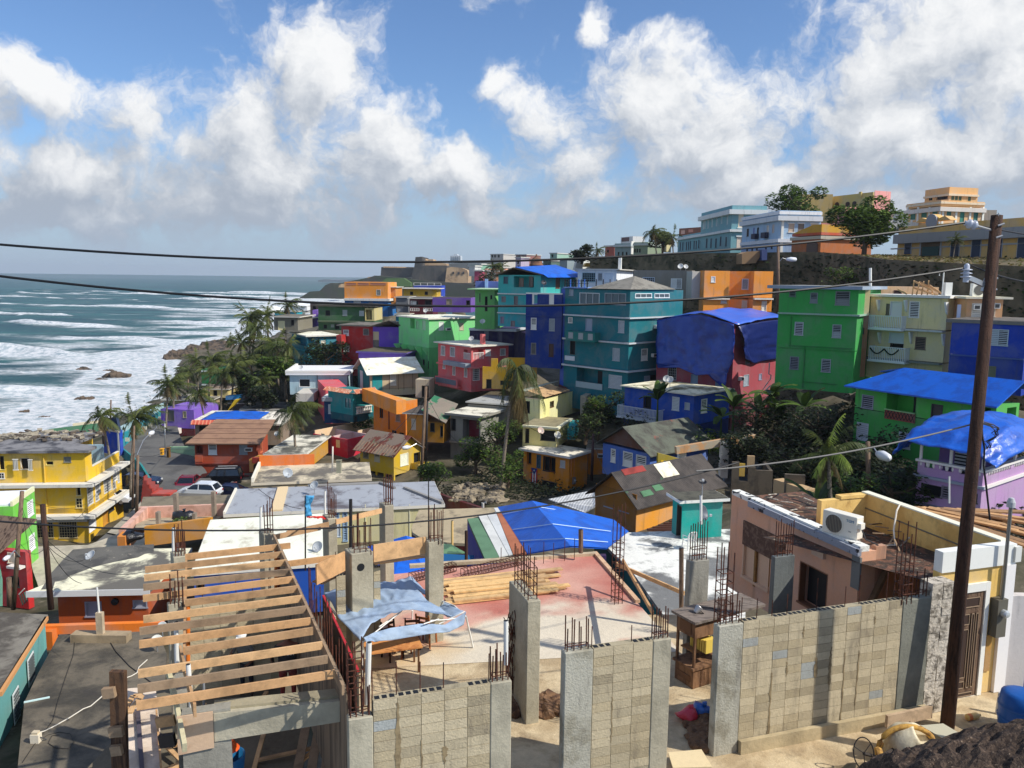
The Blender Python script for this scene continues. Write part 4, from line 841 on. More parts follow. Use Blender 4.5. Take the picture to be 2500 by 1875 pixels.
u0,u1,z0,z1=h.hole('L',250,880,640,1010);mb=MB();m=paint((32,116,112));mb.box(-u1,-u0,-1.0,-.9,z0,z1,m);mb.box(-u1,-u1+.1,-.9,0,z0,z1,m);mb.box(-u0-.1,-u0,-.9,0,z0,z1,m);mb.box(-u1,-u0,-.9,0,z0,z0+.1,m);mb.build('balcony',h.root)
mb=MB()
for a in(.1,.45,.78):mb.box(-u1+(u1-u0)*a,-u1+(u1-u0)*(a+.16),-1.03,-1.0,z0+.25,z1-.15,plain((150,156,158)))
mb.build('balcony_grille',h.root)
h.fb('L',165,1210,298,1270,.02,.08,plain((196,204,210)),'breeze_blocks');h.fb('L',315,1570,672,1650,.02,.1,plain((150,170,176)),'breeze_blocks')
mb=MB();z=h.z(325)-h.zb+.1;WL,WR=h.WL,h.WR;a=.0*WL;ap=(-WL*.28,WR*.42,z+1.5);rf=mk('hip_roof',rgb((134,130,120)),alt=rgb((110,106,98)),scale=1,bump=.2)
e=[(.25,-.25,z),(-WL*.62,-.25,z),(-WL*.62,WR*.82,z),(.25,WR*.82,z)]
for i in range(4):mb.poly([e[i],e[(i+1)%4],ap],rf)
mb.build('hip_roof',h.root);mb=MB();mb.box(-WL-.2,-WL*.62,-.2,WR,z-.003,z+.12,plain((120,150,200)));mb.build('terrace_slab',h.root)
z1=z+.12
for i in range(9):x=-WL+WL*.36*i/8;mb=MB();mb.box(x-.05,x+.05,-.1,0,z1,z1+.9,plain((60,110,200))if i in(2,5,7)else plain((24,24,26)));mb.build('railing_post',h.root)
mb=MB()
mb.box(-WL,-WL*.62,-.07,-.03,z1+.7,z1+.76,plain((24,24,26)));mb.box(-WL,-WL*.62,-.07,-.03,z1+.4,z1+.46,plain((24,24,26)))
mb.build('terrace_railing',h.root)
for i in range(1,9):y=WR*i/8;mb=MB();mb.box(-WL*.62-.05,-WL*.62+.05,y,y+.07,z1,z1+.95,plain((24,24,26)));mb.build('railing_post',h.root)
h=House('blue_strip_house','narrow cobalt blue side wing left of the teal tower with dark balcony openings',165,300,h.C.y+h.eL.y*h.WL,47,1660,xL=115,wr=6,ctrl=False)
h.wall(300,1660,(48,92,190),L=());h.fb('L',115,960,165,985,0,.2,plain((200,206,210)),'band');h.fb('L',115,1310,165,1330,0,.25,plain((200,206,210)),'band')
h=House('white_rooftop_house','white flat roofed house with big glazed grille behind the teal tower',860,50,106,20,300,xL=335,xR=1082)
h.wall(50,300,(236,238,240),L=[('g',396,88,572,210,(150,180,190)),('jo',605,90,668,200,(200,206,210)),('w',690,92,810,215,(214,222,230))]);h.roof(50,plain((230,230,226)),over=.5,th=.12)
mb=MB();z=h.z(50)-h.zb;mb.box(-.5,-.1,3.0,3.4,z+.1,z+1.8,WHITE);mb.build('vent_pipe',h.root)
crop('C')
GY=(140,130,116)
h=House('grey_house','grey rendered house with two barred windows left of the orange facade',838,985,101,26,1280,xL=205,wr=1.6)
h.wall(975,1280,GY,L=[('g',305,1050,432,1140,(190,196,206)),('jv',612,1062,727,1170)],R=[])
h=House('orange_facade','bright orange house with stepped facade and white ledge below the city wall',1250,980,99,-8,1420,xL=975,wr=1.5)
h.wall(980,1270,OR,L=[('j',1045,1040,1088,1104)],name='upper_wall');h.wall(1290,1420,OR,L=[('w',1150,1300,1210,1330,(200,190,180))]);h.ledge(1275,(226,216,196),out=.35,th=.16,faces='L')
h2=House('orange_facade','deeper orange recessed middle bay with tall louvre window',1510,985,100.5,10,1420,xL=1250,wr=1.4)
h2.wall(985,1270,(240,146,56),L=[('jo',1378,1066,1446,1180,(206,206,214))],name='upper_wall');h2.wall(1290,1420,(240,146,56),L=[('j',1375,1300,1430,1420,(200,190,180))])
h3=House('orange_facade','orange right hand bay lit by the sun beside the street lamp pole',1718,985,100,-10,1420,xL=1512,wr=6)
h3.wall(985,1270,OR,name='upper_wall');h3.wall(1290,1420,OR,L=[('w',1590,1305,1640,1420,(226,222,214))]);h3.ledge(1275,(236,230,220),out=.4,th=.18,faces='L')
h=House('grey_house','narrow pale grey return wall between the grey house and the orange facade',972,985,100,-12,1280,xL=842,wr=3,ctrl=False);h.wall(985,1280,(190,184,170))
crop('K')
h=House('tarp_house','dusty pink house half wrapped in hanging deep blue tarps',1225,280,84,44,1480,xL=40,xR=1930)
PK=(166,76,84)
h.wall(235,1480,PK,L=[('g',195,915,325,1120,(150,150,150)),('w',552,1040,655,1172,(130,150,170)),('w',930,1110,1040,1232,(130,150,170))],R=[('w',1390,760,1455,870,(120,120,130)),('j',1360,1045,1438,1215,(150,160,170)),('j',1595,1028,1640,1122,(140,140,160))]);h.ac('R',1300,1100,.6)
h.wall(1480,1700,(120,50,56),z1=0,z0=-3,name='base_wall')
hT=h
def cloth(name,rows,m,root,sub=10,amp=.12,seed=1,thick=.03,wrinkle=1.0):
 0
 R=len(rows);Cn=len(rows[0]);rnd=random.Random(seed);mb=MB();ph=[rnd.random()*6.28 for _ in range(8)]
 def S(a,b):
  i=min(int(a),R-2);j=min(int(b),Cn-2);u=a-i;w=b-j
  return(Vector(rows[i][j])*(1-u)*(1-w)+Vector(rows[i+1][j])*u*(1-w)+Vector(rows[i][j+1])*(1-u)*w+Vector(rows[i+1][j+1])*u*w)
 nu=(R-1)*sub;nv=(Cn-1)*sub;g=[]
 for a in range(nu+1):
  row=[]
  for b in range(nv+1):
   A=a/sub;B_=b/sub;p=S(A,B_);e=.02;pu=S(min(A+e,R-1-1e-6),B_)-S(max(A-e,0),B_);pv=S(A,min(B_+e,Cn-1-1e-6))-S(A,max(B_-e,0));n=pu.cross(pv)
   n=n.normalized()if n.length>1e-9 else Vector((0,0,1))
   N=lambda q,x,y:mnoise.noise(Vector((x+seed*3.7,y+seed,q)))
   f=(.5-abs(N(0,A*.9*wrinkle,B_*1.9*wrinkle))*2.2)*1.0+(.3-abs(N(5,A*2.6*wrinkle+B_,B_*2.2*wrinkle-A*.6)))*1.1+N(9,A*6,B_*6)*.3
   row.append(p+n*amp*f)
  g.append(row)
 k=mb.mat(m);mb.v=[tuple(p)for r in g for p in r]
 for a in range(nu):
  for b in range(nv):
   i=a*(nv+1)+b;mb.f.append((i,i+1,i+nv+2,i+nv+1));mb.mi.append(k)
 o=mb.build(name,root,tuple(root.location),root.rotation_euler.z,True)if root else mb.build(name,smooth=True)
 sm_=o.modifiers.new('t','SOLIDIFY');sm_.thickness=thick;return o
def fp(h,f,x,y,out):
 u,z=h.uz(f,x,y);p=h.pt(f,u,-out,z);M=Matrix.Translation(h.root.location)@Matrix.Rotation(-h.t,4,'Z');return M@Vector(p)
rL=[[fp(h,'L',x,y,o_)for x,y,o_ in r]for r in(((60,200,.3),(400,130,.3),(740,110,.35),(1240,265,.3)),((50,560,.5),(400,500,.5),(735,560,.3),(1260,560,.6)),((65,850,.5),(420,840,.7),(730,850,.5),(1270,790,.8)),((70,935,.4),(430,925,.7),(700,1045,.9),(1180,1010,.9)))]
cloth('hanging_tarp',rL,TARPD,h.root,9,.16,3)
rR=[[fp(h,'R',x,y,o_)for x,y,o_ in r]for r in(((1240,270,.2),(1480,235,.2),(1920,180,.2)),((1250,480,.9),(1400,480,.4),(1900,420,.3)),((1240,650,.9),(1390,650,.3),(1890,610,.25)),((1300,780,.6),(1480,865,.3),(1880,780,.25)))]
cloth('hanging_tarp',rR,mk('navy_tarp',rgb((18,36,96)),rough=.4,bump=.6,bscale=2,spec=.5),h.root,9,.12,5)
rF=[[fp(h,'L',x,y,o_)for x,y,o_ in r]for r in(((840,990,.9),(1180,1000,.95)),((1000,1150,.8),(1160,1160,.9)),((1110,1235,.7),(1130,1245,.8)))]
cloth('hanging_tarp',rF,TARPD,h.root,8,.1,8)
M=Matrix.Translation(h.root.location)@Matrix.Rotation(-h.t,4,'Z');z=h.z(240)-h.zb;WL,WR=h.WL,h.WR
rT=[[M@Vector(p)for p in r]for r in(((-WL-.3,-.4,z-.1),(-WL*.4,-.4,z+1.0),(.5,-.3,z-.1)),((-WL-.3,WR*.5,z+.4),(-WL*.4,WR*.5,z+1.3),(.6,WR*.5,z+.3)),((-WL-.2,WR+.3,z+.6),(-WL*.4,WR+.3,z+1.2),(.5,WR+.3,z+.5)))]
cloth('roof_tarp',rT,mk('pale_blue_tarp',rgb((64,104,206)),rough=.3,bump=.5,bscale=2,spec=.7),h.root,8,.14,11)
mb=MB();pts=[P(x,y,80)for x,y in((1760,860),(1750,1030),(1785,1050),(1775,1110),(1730,1170),(1550,1420),(1680,1560))];mb.tube(pts,.06,None,plain((170,172,170)));pts=[P(x,y,79)for x,y in((1890,620),(1852,1210),(1770,1212),(1640,1350))];mb.tube(pts,.06,None,plain((180,182,180)))
thing(mb,'drain_pipe','pale grey drain pipes stepping down between the pink tarped house and the green house','pipe')
crop('I')
h=House('green_house','tall plain green house with grey roof edge and six shuttered windows',2195,320,68,35,1720,xL=1125,wr=9)
GN=(60,160,76)
h.wall(310,655,GN,L=[('jo',1258,330,1342,412,(90,110,100)),('jh',1540,360,1636,498,(120,130,130)),('jh',1880,340,2070,528,(120,126,124))],name='top_storey_wall')
h.roof(318,roofm((170,172,170),(90,88,84)),over=.35,th=.28,edge=(150,164,180),ovb=1.0)
h.ledge(655,(150,184,160),out=.25,th=.14)
h.wall(665,1720,GN,L=[('jo',1330,755,1442,930,(176,182,186)),('jh',1838,790,1955,968,(150,160,160)),('jo',1265,1222,1380,1392,(120,124,134)),('jo',1690,1255,1812,1430,(150,156,160))])
for(x0,y0,x1,y1)in((1270,670,1280,1090),(1445,1090,1458,1640),(1250,1085,2110,1096),(1120,1095,1450,1100),(1450,1570,1900,1580)):h.fb('L',x0,y0,x1,y1,.0,.08,(50,130,66),'pipe')
h.fb('L',1120,1110,2180,1120,0,.12,GN,'band')
crop('J')
h=House('peach_house','pale peach side wall and roof parapet between the green and cream houses',372,250,70,6,1330,xL=240,wr=8)
h.wall(250,592,(246,214,160),L=(),name='upper_wall');h.wall(592,1330,(150,108,78),L=[('d',248,740,292,812),('d',400,800,440,850)])
h=House('peach_house','long low peach parapet wall with conduit behind the cream house roof',1190,268,76,4,420,xL=262,wr=5,ctrl=False);h.wall(252,420,(250,196,150),L=[('w',378,305,492,352,(150,130,110)),('jo',650,290,740,345,(90,60,60))])
h=House('cream_house','three storey cream house with white picket balconies and white brackets',1300,390,66,52,1420,xL=375,xR=1520)
CR_=(232,216,160)
h.wall(390,770,CR_,L=[('D',556,450,600,585,(110,104,92)),('w',605,425,745,600,(214,216,216)),('jo',838,425,955,618,(226,226,222)),],R=[],name='top_storey_wall')
h.roof(385,plain((246,240,226)),over=.3,th=.2,edge=(240,236,226),ovb=.4)
h.ledge(775,(200,204,200),out=.6,th=.14,faces='L')
h.wall(785,1160,(228,212,158),L=[('w',595,800,768,922,(196,204,206)),('d',605,925,765,990),('jo',908,850,1030,1002,(120,104,90))],name='middle_storey_wall');h.ledge(1165,(120,130,124),out=.6,th=.14,faces='L')
h.wall(1175,1420,(216,200,150),L=[('j',612,1240,738,1365,(196,200,204)),('j',992,1300,1080,1395,(190,186,170))],name='ground_storey_wall')
h.rail('L',425,590,810,745,plain((214,218,222)),out=1.0,posts=.15,w=.06,name='picket_balcony');h.rail('L',425,962,850,1130,plain((214,218,222)),out=1.0,posts=.15,w=.06,name='picket_balcony')
for x,y in((470,400),(800,405),(1290,430),(485,790),(860,790),(1250,810)):
 u,z=h.uz('L',x,y);u=max(u,.05);mb=MB();mb.prism([(-u,-.003,z),(-u,-.003,z-1.0),(-u,-.18,z-.85),(-u,-.5,z-.1),(-u,-.5,z)],(.14,0,0),plain((226,226,222)));mb.build('bracket',h.root)
u0,z=h.uz('L',440,985);u1,z_=h.uz('L',785,985);mb=MB()
for a,b in((u0,(u0+u1)/2),((u0+u1)/2,u1)):mb.tube([(-(a+(b-a)*i/8),-1.08,z+.1-.45*sin(pi*i/8))for i in range(9)],.06,None,mk('garland',rgb((20,40,34)),bump=.5))
mb.build('garland',h.root)
hC=h
mb=MB();lw=wood((206,166,120));q=lambda x,y,d=69:P(x,y,d)
for a,b in(((870,345),(893,175)),((920,345),(958,195)),((980,355),(1010,185)),((1050,355),(1070,175)),((893,180),(1110,290)),((950,185),(1260,345)),((880,255),(1180,350)),((700,280),(805,330)),((1110,350),(1112,290)),((1075,230),(1240,340))):mb.beam(q(*a),q(*b,68),.09,.14,lw)
mb.beam(q(900,260),q(1120,330,68),.5,.05,lw);thing(mb,'timber_frame','leaning bare timber frame on the peach roof behind the cream house','timber frame')
mb=MB();a=P(1590,370,66);mb.box(a.x,a.x+3.6*.9/3,a.y,a.y+.4,a.z,a.z+1.1,WHITE);mb.lathe([(.001,0),(.4,0),(.4,.02)],plain((90,88,84)),20,(a.x+.5,a.y-.005,a.z+.55),(0,-1,0));thing(mb,'air_conditioner','white air conditioner unit standing on the cream house roof beside the pole','air conditioner')
mb=MB();a=P(1315,365,67);mb.box(a.x-.35,a.x+.2,a.y,a.y+.4,a.z,a.z+1.15,WHITE);mb.tube([a+Vector((-.5,.2,.0)),a+Vector((-.5,.2,2.0)),a+Vector((-.8,.2,2.0)),a+Vector((-.85,.2,1.7))],.05,None,WHITE);thing(mb,'roof_vent','white roof vent block with hooked pipe on the cream house','vent')
h=House('peach_wing','peach rear wing with louvre door and two air conditioners behind the pole',1965,400,64,8,690,xL=1530,wr=5)
h.wall(400,690,(236,176,120),L=[('j',1585,448,1695,625,(236,226,210)),('j',1822,440,1866,605,(226,206,180))]);h.roof(395,plain((246,226,190)),over=.5,th=.16,edge=(246,230,200),ovb=.3);h.ac('L',1628,490,.5);h.ac('L',1866,475,.45)
h.fb('L',1410,460,1452,680,-.1,.0,plain((200,206,226)),'door')
h=House('cobalt_house','deep cobalt blue two storey house behind the leaning pole',2250,720,57,44,1560,xL=1345,wr=8)
CB=(24,60,164)
h.wall(715,1110,CB,L=[('jv',1785,760,2022,952,(170,178,180))],name='upper_wall');h.roof(712,roofm((110,104,96),(60,56,52)),over=.1,th=.25,edge=(120,114,104),ovb=.4);h.ledge(1112,(60,84,150),out=.1,th=.1,faces='L')
h.wall(1122,1560,(20,52,150),L=[('w',1745,1200,1868,1395,(110,104,86))])
crop('L')
h=House('long_green_house','long green two storey house with smooth blue tarp roof and brick lattice balcony',1870,555,50,60,1500,xL=180,xR=2140)
LG=(84,186,76)
h.wall(540,830,LG,L=[('jo',265,415,400,600,(150,150,160)),('b',555,395,910,635),('w',1090,525,1222,750,(70,64,64)),('b',1680,560,1795,720)],R=[('b',1990,560,2100,720)],name='upper_wall')
h.wall(840,1500,(66,160,72),L=[('j',205,745,338,950,(190,194,200)),('jh',705,860,842,1050,(180,186,190))],name='wall')
h.fb('L',540,605,905,720,.02,.08,paint((150,80,66)),'lattice');h.fb('L',540,598,905,612,0,.12,(150,200,130),'sill')
mb=MB();u0,u1,z0,z1=h.hole('L',545,618,900,708)
for i in range(9):
 x=u0+(u1-u0)*i/9;w=(u1-u0)/9;mb.beam((-x,-.09,z0),(-x-w,-.09,z1),.03,.04,DARK,up=(0,1,0));mb.beam((-x,-.09,z1),(-x-w,-.09,z0),.03,.04,DARK,up=(0,1,0))
mb.build('lattice_gaps',h.root)
mb=MB();z=h.z(552)-h.zb;WL,WR=h.WL,h.WR
mb.prism([(-WL-.5,-.7,z),(.4,-.7,z),(.6,WR*.7,z+1.5),(-WL*.75,WR*.7,z+1.5)],(0,0,.1),TARP);mb.prism([(-WL*.75,WR*.7,z+1.5),(.6,WR*.7,z+1.5),(.6,WR+.6,z+.9),(-WL-.4,WR+.6,z+.9)],(0,0,.1),TARP);mb.build('tarp_roof',h.root)
h=House('purple_house','lavender house with white turned balusters under a bulging blue tarp',1715,1310,40,52,1750,xL=925,wr=8)
PU=(186,146,190)
zfl=h.z(1500)-h.zb;zr=h.z(1310)-h.zb
h.wall(1500,1750,PU,L=[('d',960,1480,1215,1740),('jo',1215,1500,1310,1640,(120,110,120)),('d',1560,1580,1640,1700)],name='ground_wall');h.wall(1750,1751,PU,z1=0,z0=-4,name='base_wall')
for r,nm in(((925,1180,1715,1300),'L'),):
 mb=MB();WL,WR=h.WL,h.WR;m=paint(PU);wt=plain((226,220,214))
 mb.box(-WL,0,0,.15,zfl,zfl+.42,m);mb.box(-.15,0,.153,WR,zfl,zfl+.42,m)
 for a in(0,.3,.62,1):x=-WL+(WL-.35)*a;mb.box(x,x+.35,0,.15,zfl+.423,zr-.12,m)
 for a in(0,.4,.8):y=WR*a;mb.box(-.15,0,y+.16,y+.6,zfl+.423,zr-.12,m)
 mb.build('balcony_wall',h.root)
 mb=MB();mb.box(-WL-.1,.1,-.1,.22,zr-.117,zr,wt);mb.box(-.22,.1,.223,WR,zr-.117,zr,wt)
 mb.box(-WL-.15,.15,-.15,.0,zfl-.14,zfl-.003,plain((150,156,170)));mb.box(.0,.15,.0,WR,zfl-.14,zfl-.003,wt);mb.build('coping',h.root)
 mb=MB()
 n=int(WL/.3)
 for i in range(n):
  x=-WL+WL*(i+.5)/n;mb.lathe([(.05,zfl+.43),(.09,zfl+.5),(.1,zfl+.62),(.04,zfl+.8),(.07,zr-.13)],wt,8,(x,.08,0))
 n=int(WR/.3)
 for i in range(n):y=WR*(i+.5)/n;mb.lathe([(.05,zfl+.43),(.09,zfl+.5),(.1,zfl+.62),(.04,zfl+.8),(.07,zr-.13)],wt,8,(-.08,y,0))
 mb.build('balusters',h.root,smooth=True)
 for x,y in[(-WL*a,.08)for a in(.02,.5,.97)]+[(-.08,WR*a)for a in(.5,.97)]:mb=MB();mb.box(x-.06,x+.06,y-.06,y+.06,zr,zr+1.25,wt);mb.build('column',h.root)
 mb=MB();mb.box(-WL+.4,-1.4,1.5,WR,zfl,zr+1.2,paint((140,110,170)));mb.box(-WL,0,.0,WR,zfl-.13,zfl,m);mb.build('inner_wall',h.root)
 mb=MB();mb.box(-WL*.62,-WL*.4,1.42,1.5,zfl+.1,zr+1.0,plain((40,40,40)));
 for i in range(9):mb.box(-WL*.61,-WL*.41,1.36,1.42,zfl+.3+i*.18,zfl+.38+i*.18,LGREY)
 mb.build('window',h.root)
 mb=MB();mb.box(-WL*.98,-WL*.02,-.003,.003,zfl-1.6,zfl-1.5,plain((120,120,140)));mb.build('door_band',h.root)
M=Matrix.Translation(h.root.location)@Matrix.Rotation(-h.t,4,'Z');zt=zr+1.15
rows=[]
for j,(y,dz)in enumerate(((-.8,-.35),(.6,.55),(WR*.35,1.15),(WR*.7,1.0),(WR+.6,.2))):
 rows.append([M@Vector((x,y,zt+dz*k+dd))for x,k,dd in((-WL-1.1,.2,-.9),(-WL-.5,.7,.1),(-WL*.5,1,.15),(0.1,.8,.0),(.9,.3,-.6))])
cloth('tarp_roof',rows,mk('bright_blue_tarp',rgb((24,92,194)),alt=rgb((30,76,168)),scale=1.4,rough=.35,bump=.7,bscale=4,spec=.6,fine=.08),h.root,8,.14,21,wrinkle=1.3)
hPU=h
crop('R')
h=House('blue_house','royal blue house with weathered slab roof, white lattice balcony and twin dishes',1628,195,77,46,930,xL=690,xR=2110)
BL=(24,96,196)
h.wall(195,600,(20,76,176),L=[('d',945,205,1050,370,(70,60,60)),('j',1335,218,1428,400,(206,212,214)),('w',1505,295,1570,388,(176,184,190))],R=[('jh',1724,245,1800,432,(240,232,214))],name='upper_wall')
h.roof(195,roofm((236,226,196),(120,112,84),(.45,.6),.4),over=.35,th=.12,edge=(236,228,206))
h.wall(610,930,(14,44,110),L=[('jo',1280,590,1380,650,(90,90,110)),('d',1010,560,1110,650)],name='wall')
h.rail('L',685,345,1228,500,plain((190,196,200)),out=1.1,posts=.16,w=.07,name='lattice_balcony')
u0,u1,z0,z1=h.hole('L',690,430,1225,448);mb=MB();mb.box(-u1,-u0,-1.14,-1.1,z0,z0+.06,LGREY);mb.build('lattice_rail',h.root)
z=h.z(185)-h.zb
dish('left of two white satellite dishes on the weathered slab roof',h.top(1250,120,z),.36,-120,32,.9);dish('right of two white satellite dishes on the weathered slab roof',h.top(1300,135,z),.36,-120,32,.9)
h=House('blue_cottage','medium blue cottage with brown gable end and mossy corrugated roof',1035,1015,66,52,1420,xL=395,wr=7.5)
h.wall(990,1420,(76,112,190),L=[('jh',508,918,568,1100),('jh',672,960,798,1160),('jh',848,1008,980,1208)])
CORR=mk('corrugated_roof',rgb((96,100,88)),alt=rgb((72,70,64)),scale=.9,thr=(.4,.65),dirt=rgb((150,72,62)),da=.55,dthr=(.62,.7),dscale=.5,dst=(1,1,1),bump=.5,bscale=6,wave=((1,1,0),3.2,.5,.5))
h.gable(960,1.7,CORR,axis='R',over=.5,gm=paint((112,74,56)));hBC=h
h=House('ruined_walls','mustard yellow open walls with arched gap beside the blue cottage',1745,1140,60,-14,1260,xL=1138,wr=.3,cat='wall')
mb=MB();WL=h.WL;m=paint((170,150,50));z=h.z(1000)-h.zb;mb.prism([(0,0,0),(0,0,h.z(1135)-h.zb),(-WL,0,z+.3),(-WL,0,0)],(0,.25,0),m);mb.build('wall',h.root)
for r,c in(((1178,1070,1212,1200),(240,196,40)),((1220,1080,1284,1200),(90,140,220)),((1370,1112,1412,1170),(236,226,210))):h.fb('L',*r,.003,.02,c,'opening')
mb=MB();a=P(1380,935,60);b=P(2010,830,61);c_=P(2440,760,63);cm=mk('pitted_beam',rgb((196,150,104)),alt=rgb((170,160,140)),scale=1.2,dirt=rgb((90,60,40)),da=.6,bump=.3)
root=empty('ruined_portal',P(2030,1280,61),0,'orange stained concrete beam on pale posts over the roofless ruin','portal')
mb.beam(a,b,.35,.55,cm);mb.beam(b,c_,.35,.5,cm);rpart(mb,'beam',root)
for x,y0,y1 in((2040,815,1300),(1465,930,1080)):
 mb=MB();p=P(x,y0,60.6);q_=P(x,y1,60.6);mb.box(p.x-.28,p.x+.28,p.y-.3,p.y+.3,q_.z,p.z,mk('pale_post',rgb((210,208,198)),bump=.2));rpart(mb,'post',root)
crop('SS')
h=House('ruined_walls','grey rendered gable wall of a roofless ruin with faded blue paint',930,690,62,-4,1110,xL=395,wr=.3,cat='wall')
mb=MB();m=mk('faded_render',rgb((120,132,146)),alt=rgb((96,98,100)),scale=.7,dirt=rgb((50,50,52)),da=.5,bump=.3);WL=h.WL;za=h.z(560)-h.zb;zb_=h.z(480)-h.zb;zc=h.z(700)-h.zb
mb.prism([(0,0,0),(0,0,zc),(-WL*.36,0,zb_),(-WL,0,za),(-WL,0,0)],(0,.3,0),m);mb.build('wall',h.root)
h=House('ruined_walls','dark block walls with broken window gap in front of the faded blue gable',1035,940,55,8,1330,xL=480,wr=3,cat='wall')
mb=MB();bw=mk('dirty_block',rgb((104,94,80)),alt=rgb((78,72,64)),scale=.8,dirt=rgb((40,38,34)),da=.6,bump=.4);WL=h.WL;H1=h.z(940)-h.zb;mb.box(-WL*.42,0,0,.2,0,H1,bw);mb.box(-WL,-WL*.42,0,.2,0,H1*.6,bw);mb.box(-WL,-WL*.82,0,.2,H1*.6+.003,H1*1.25,bw);mb.box(-WL*.6,-WL*.421,.0,.2,H1*.6+.003,H1*1.1,bw);mb.box(-.2,0,.203,3,0,H1,bw);mb.build('wall',h.root)
mb=MB();mb.box(-WL*.6+.0,-WL*.421,.6,.8,H1*1.0,H1*1.42,mk('tan_block',rgb((190,160,120)),bump=.3));mb.box(-WL*.8,-WL*.65,.6,.7,H1*.7,H1*1.15,paint((236,190,40)));mb.build('inner_wall',h.root)
h=House('ruined_walls','free standing dark concrete wall slab next to the tan block wall',1470,1045,48,12,1480,xL=1195,wr=.25,cat='wall');h.wall(1000,1480,bw)
h=House('ruined_walls','sunlit tan block wall remnant beside the palm trunk',1620,1180,47,-24,1440,xL=1490,wr=2.8,cat='wall');h.wall(1180,1440,mk('tan_block',rgb((190,160,120)),bump=.3))
crop('M')
YL=(242,196,50)
h=House('yellow_house','big yellow three storey house with grey broken roof, barred windows and white slab edges',1140,690,72,-6,1906,wl=13,xR=1625)
z3=h.z(1085)-h.zb;zt=h.z(685)-h.zb
h.wall(1085,1100,YL,z0=z3,z1=zt,WR=1.5,L=[('d',-20,735,60,925,(226,206,120)),('d',275,765,400,920,(226,214,190)),('d',615,805,722,862,(226,206,120)),('w',865,750,957,822,(130,130,120)),('g',-20,965,60,1045)],name='top_storey_wall')
for x0,x1,y in((200,268,770),(408,460,775)):
 u0,u1,za,zb_=h.hole('L',x0,y,x1,y+145);mb=MB();h.fbox(mb,'L',u0,u1,-.35,-.3,za,zb_,plain((150,146,130)));
 for k in range(3):h.fbox(mb,'L',u0+.05+k*.12,u0+.09+k*.12,-.37,-.35,za+.05,zb_-.05,WHITE)
 h.fbox(mb,'L',u0-.03,u1+.03,-.38,-.28,zb_-.05,zb_+.02,WHITE);h.fbox(mb,'L',u0-.03,u1+.03,-.38,-.28,za-.02,za+.05,WHITE);mb.build('casement',h.root)
mb=MB();LBL=paint((160,196,214));WL,WR=h.WL,h.WR
mb.box(-WL,-2.6,1.503,WR,z3,zt,paint(YL));mb.box(-2.59,-2.5,1.6,WR*.55,z3+1.3,zt-.1,LBL);mb.box(-2.6,-.2,WR*.55,WR*.58,z3,zt-.3,LBL);mb.build('rear_wall',h.root)
mb=MB();mb.box(-.16,0,1.503,WR-.4,z3,z3+1.05,paint(YL));mb.box(-.2,.04,1.503,WR-.4,z3+1.053,z3+1.13,plain((230,224,206)));mb.build('terrace_parapet',h.root)
mb=MB();RB=roofm((132,130,130),(70,70,74),(.45,.6),.5);top=[(-WL-.2,-.35,zt),(.5,-.35,zt),(.45,1.6,zt),(-2.0,3.0,zt+.05),(-1.3,WR*.9,zt+.1),(-4,WR,zt+.1),(-9,WR+.5,zt+.05),(-11.0,WR-3,zt),(-WL-.4,WR*.6,zt)]
mb.prism(top,(0,0,.22),RB);mb.build('roof_slab',h.root)
mb=MB();r=random.Random(2)
for k in range(260):
 a=r.random();x=-1.5-a*9.5;y=WR+.3-r.random()**2*3.2 if r.random()<.6 else WR*.5+r.random()*3;s_=.08+.22*r.random()**2
 if x<-9:y=WR*.4+r.random()*4
 mb.beam((x,y,zt+.24+s_*.3),(x+s_*3*cos(k),y+s_*3*sin(k),zt+.26+s_*.6),s_*1.5,s_*.6,roofm((170,160,140))if k%3 else roofm((96,84,72)))
mb.build('roof_rubble',h.root)
h.ledge(1088,(226,222,210),out=.9,th=.28);h.wall(1130,1500,(240,194,50),L=[('d',1030,1155,1090,1275,(230,214,160)),('g',1025,1305,1112,1440,(214,196,140))],R=[('g',1162,1125,1252,1400),('g',1283,1075,1350,1240,(236,236,230)),('g',1286,1255,1335,1345),('g',1397,968,1497,1222),('g',1520,905,1575,1075,(236,236,230)),('g',1520,1090,1560,1180),('g',1582,880,1608,1100)],name='middle_storey_wall')
h.ledge(1512,(226,222,210),out=.9,th=.28)
crop('U')
h.wall(335,815,(238,190,48),L=[('g',500,490,720,738,(176,160,120)),('g',797,518,1042,738,(176,160,120))],R=[('w',1195,380,1292,640,(250,250,244)),('D',1145,520,1188,780,(90,96,110)),('d',1462,190,1540,385),('w',1385,270,1450,560,(200,146,60))],name='ground_storey_wall')
u,z=h.uz('L',800,452);mb=MB();mb.box(-h.WL,.2,-.7,0,z-.3,z-.05,paint((190,184,170)));mb.build('canopy',h.root)
mb=MB();zt_=h.z(-20)-h.zb;
crop('M');u,z=h.uz('L',590,740);mb.tube([(-u,-.06,z),(-u,-.06,z-7)],.07,None,paint((226,186,70)));mb.build('drain_pipe',h.root)
h=House('painted_wall','royal blue end wall with white edge and window frame by the sea road',1612,395,93,30,735,xL=1372,wr=.4,cat='wall');h.wall(395,735,(34,74,184),L=[('w',1380,460,1420,595,(110,90,80))]);h.fb('L',1592,395,1612,735,0,.06,WHITE,'edge');h.fb('L',1372,380,1612,402,0,.1,plain((214,196,170)),'coping');mb=MB();z=h.z(395)-h.zb;mb.prism([(-.1,0,z),(-.6,0,z+1.9),(-.9,0,z+1.8),(-2.0,0,z+.7),(-2.2,0,z)],(0,.3,0),paint((44,60,90)));mb.build('peak',h.root)
mb=MB();a,b=P(650,378,112),P(1310,300,118);mb.prism([a,b,b-Vector((0,0,4)),a-Vector((0,0,3))],(0,.5,0),paint((70,120,90)));thing(mb,'sea_wall','low dark green sea wall behind the yellow house roof','wall')
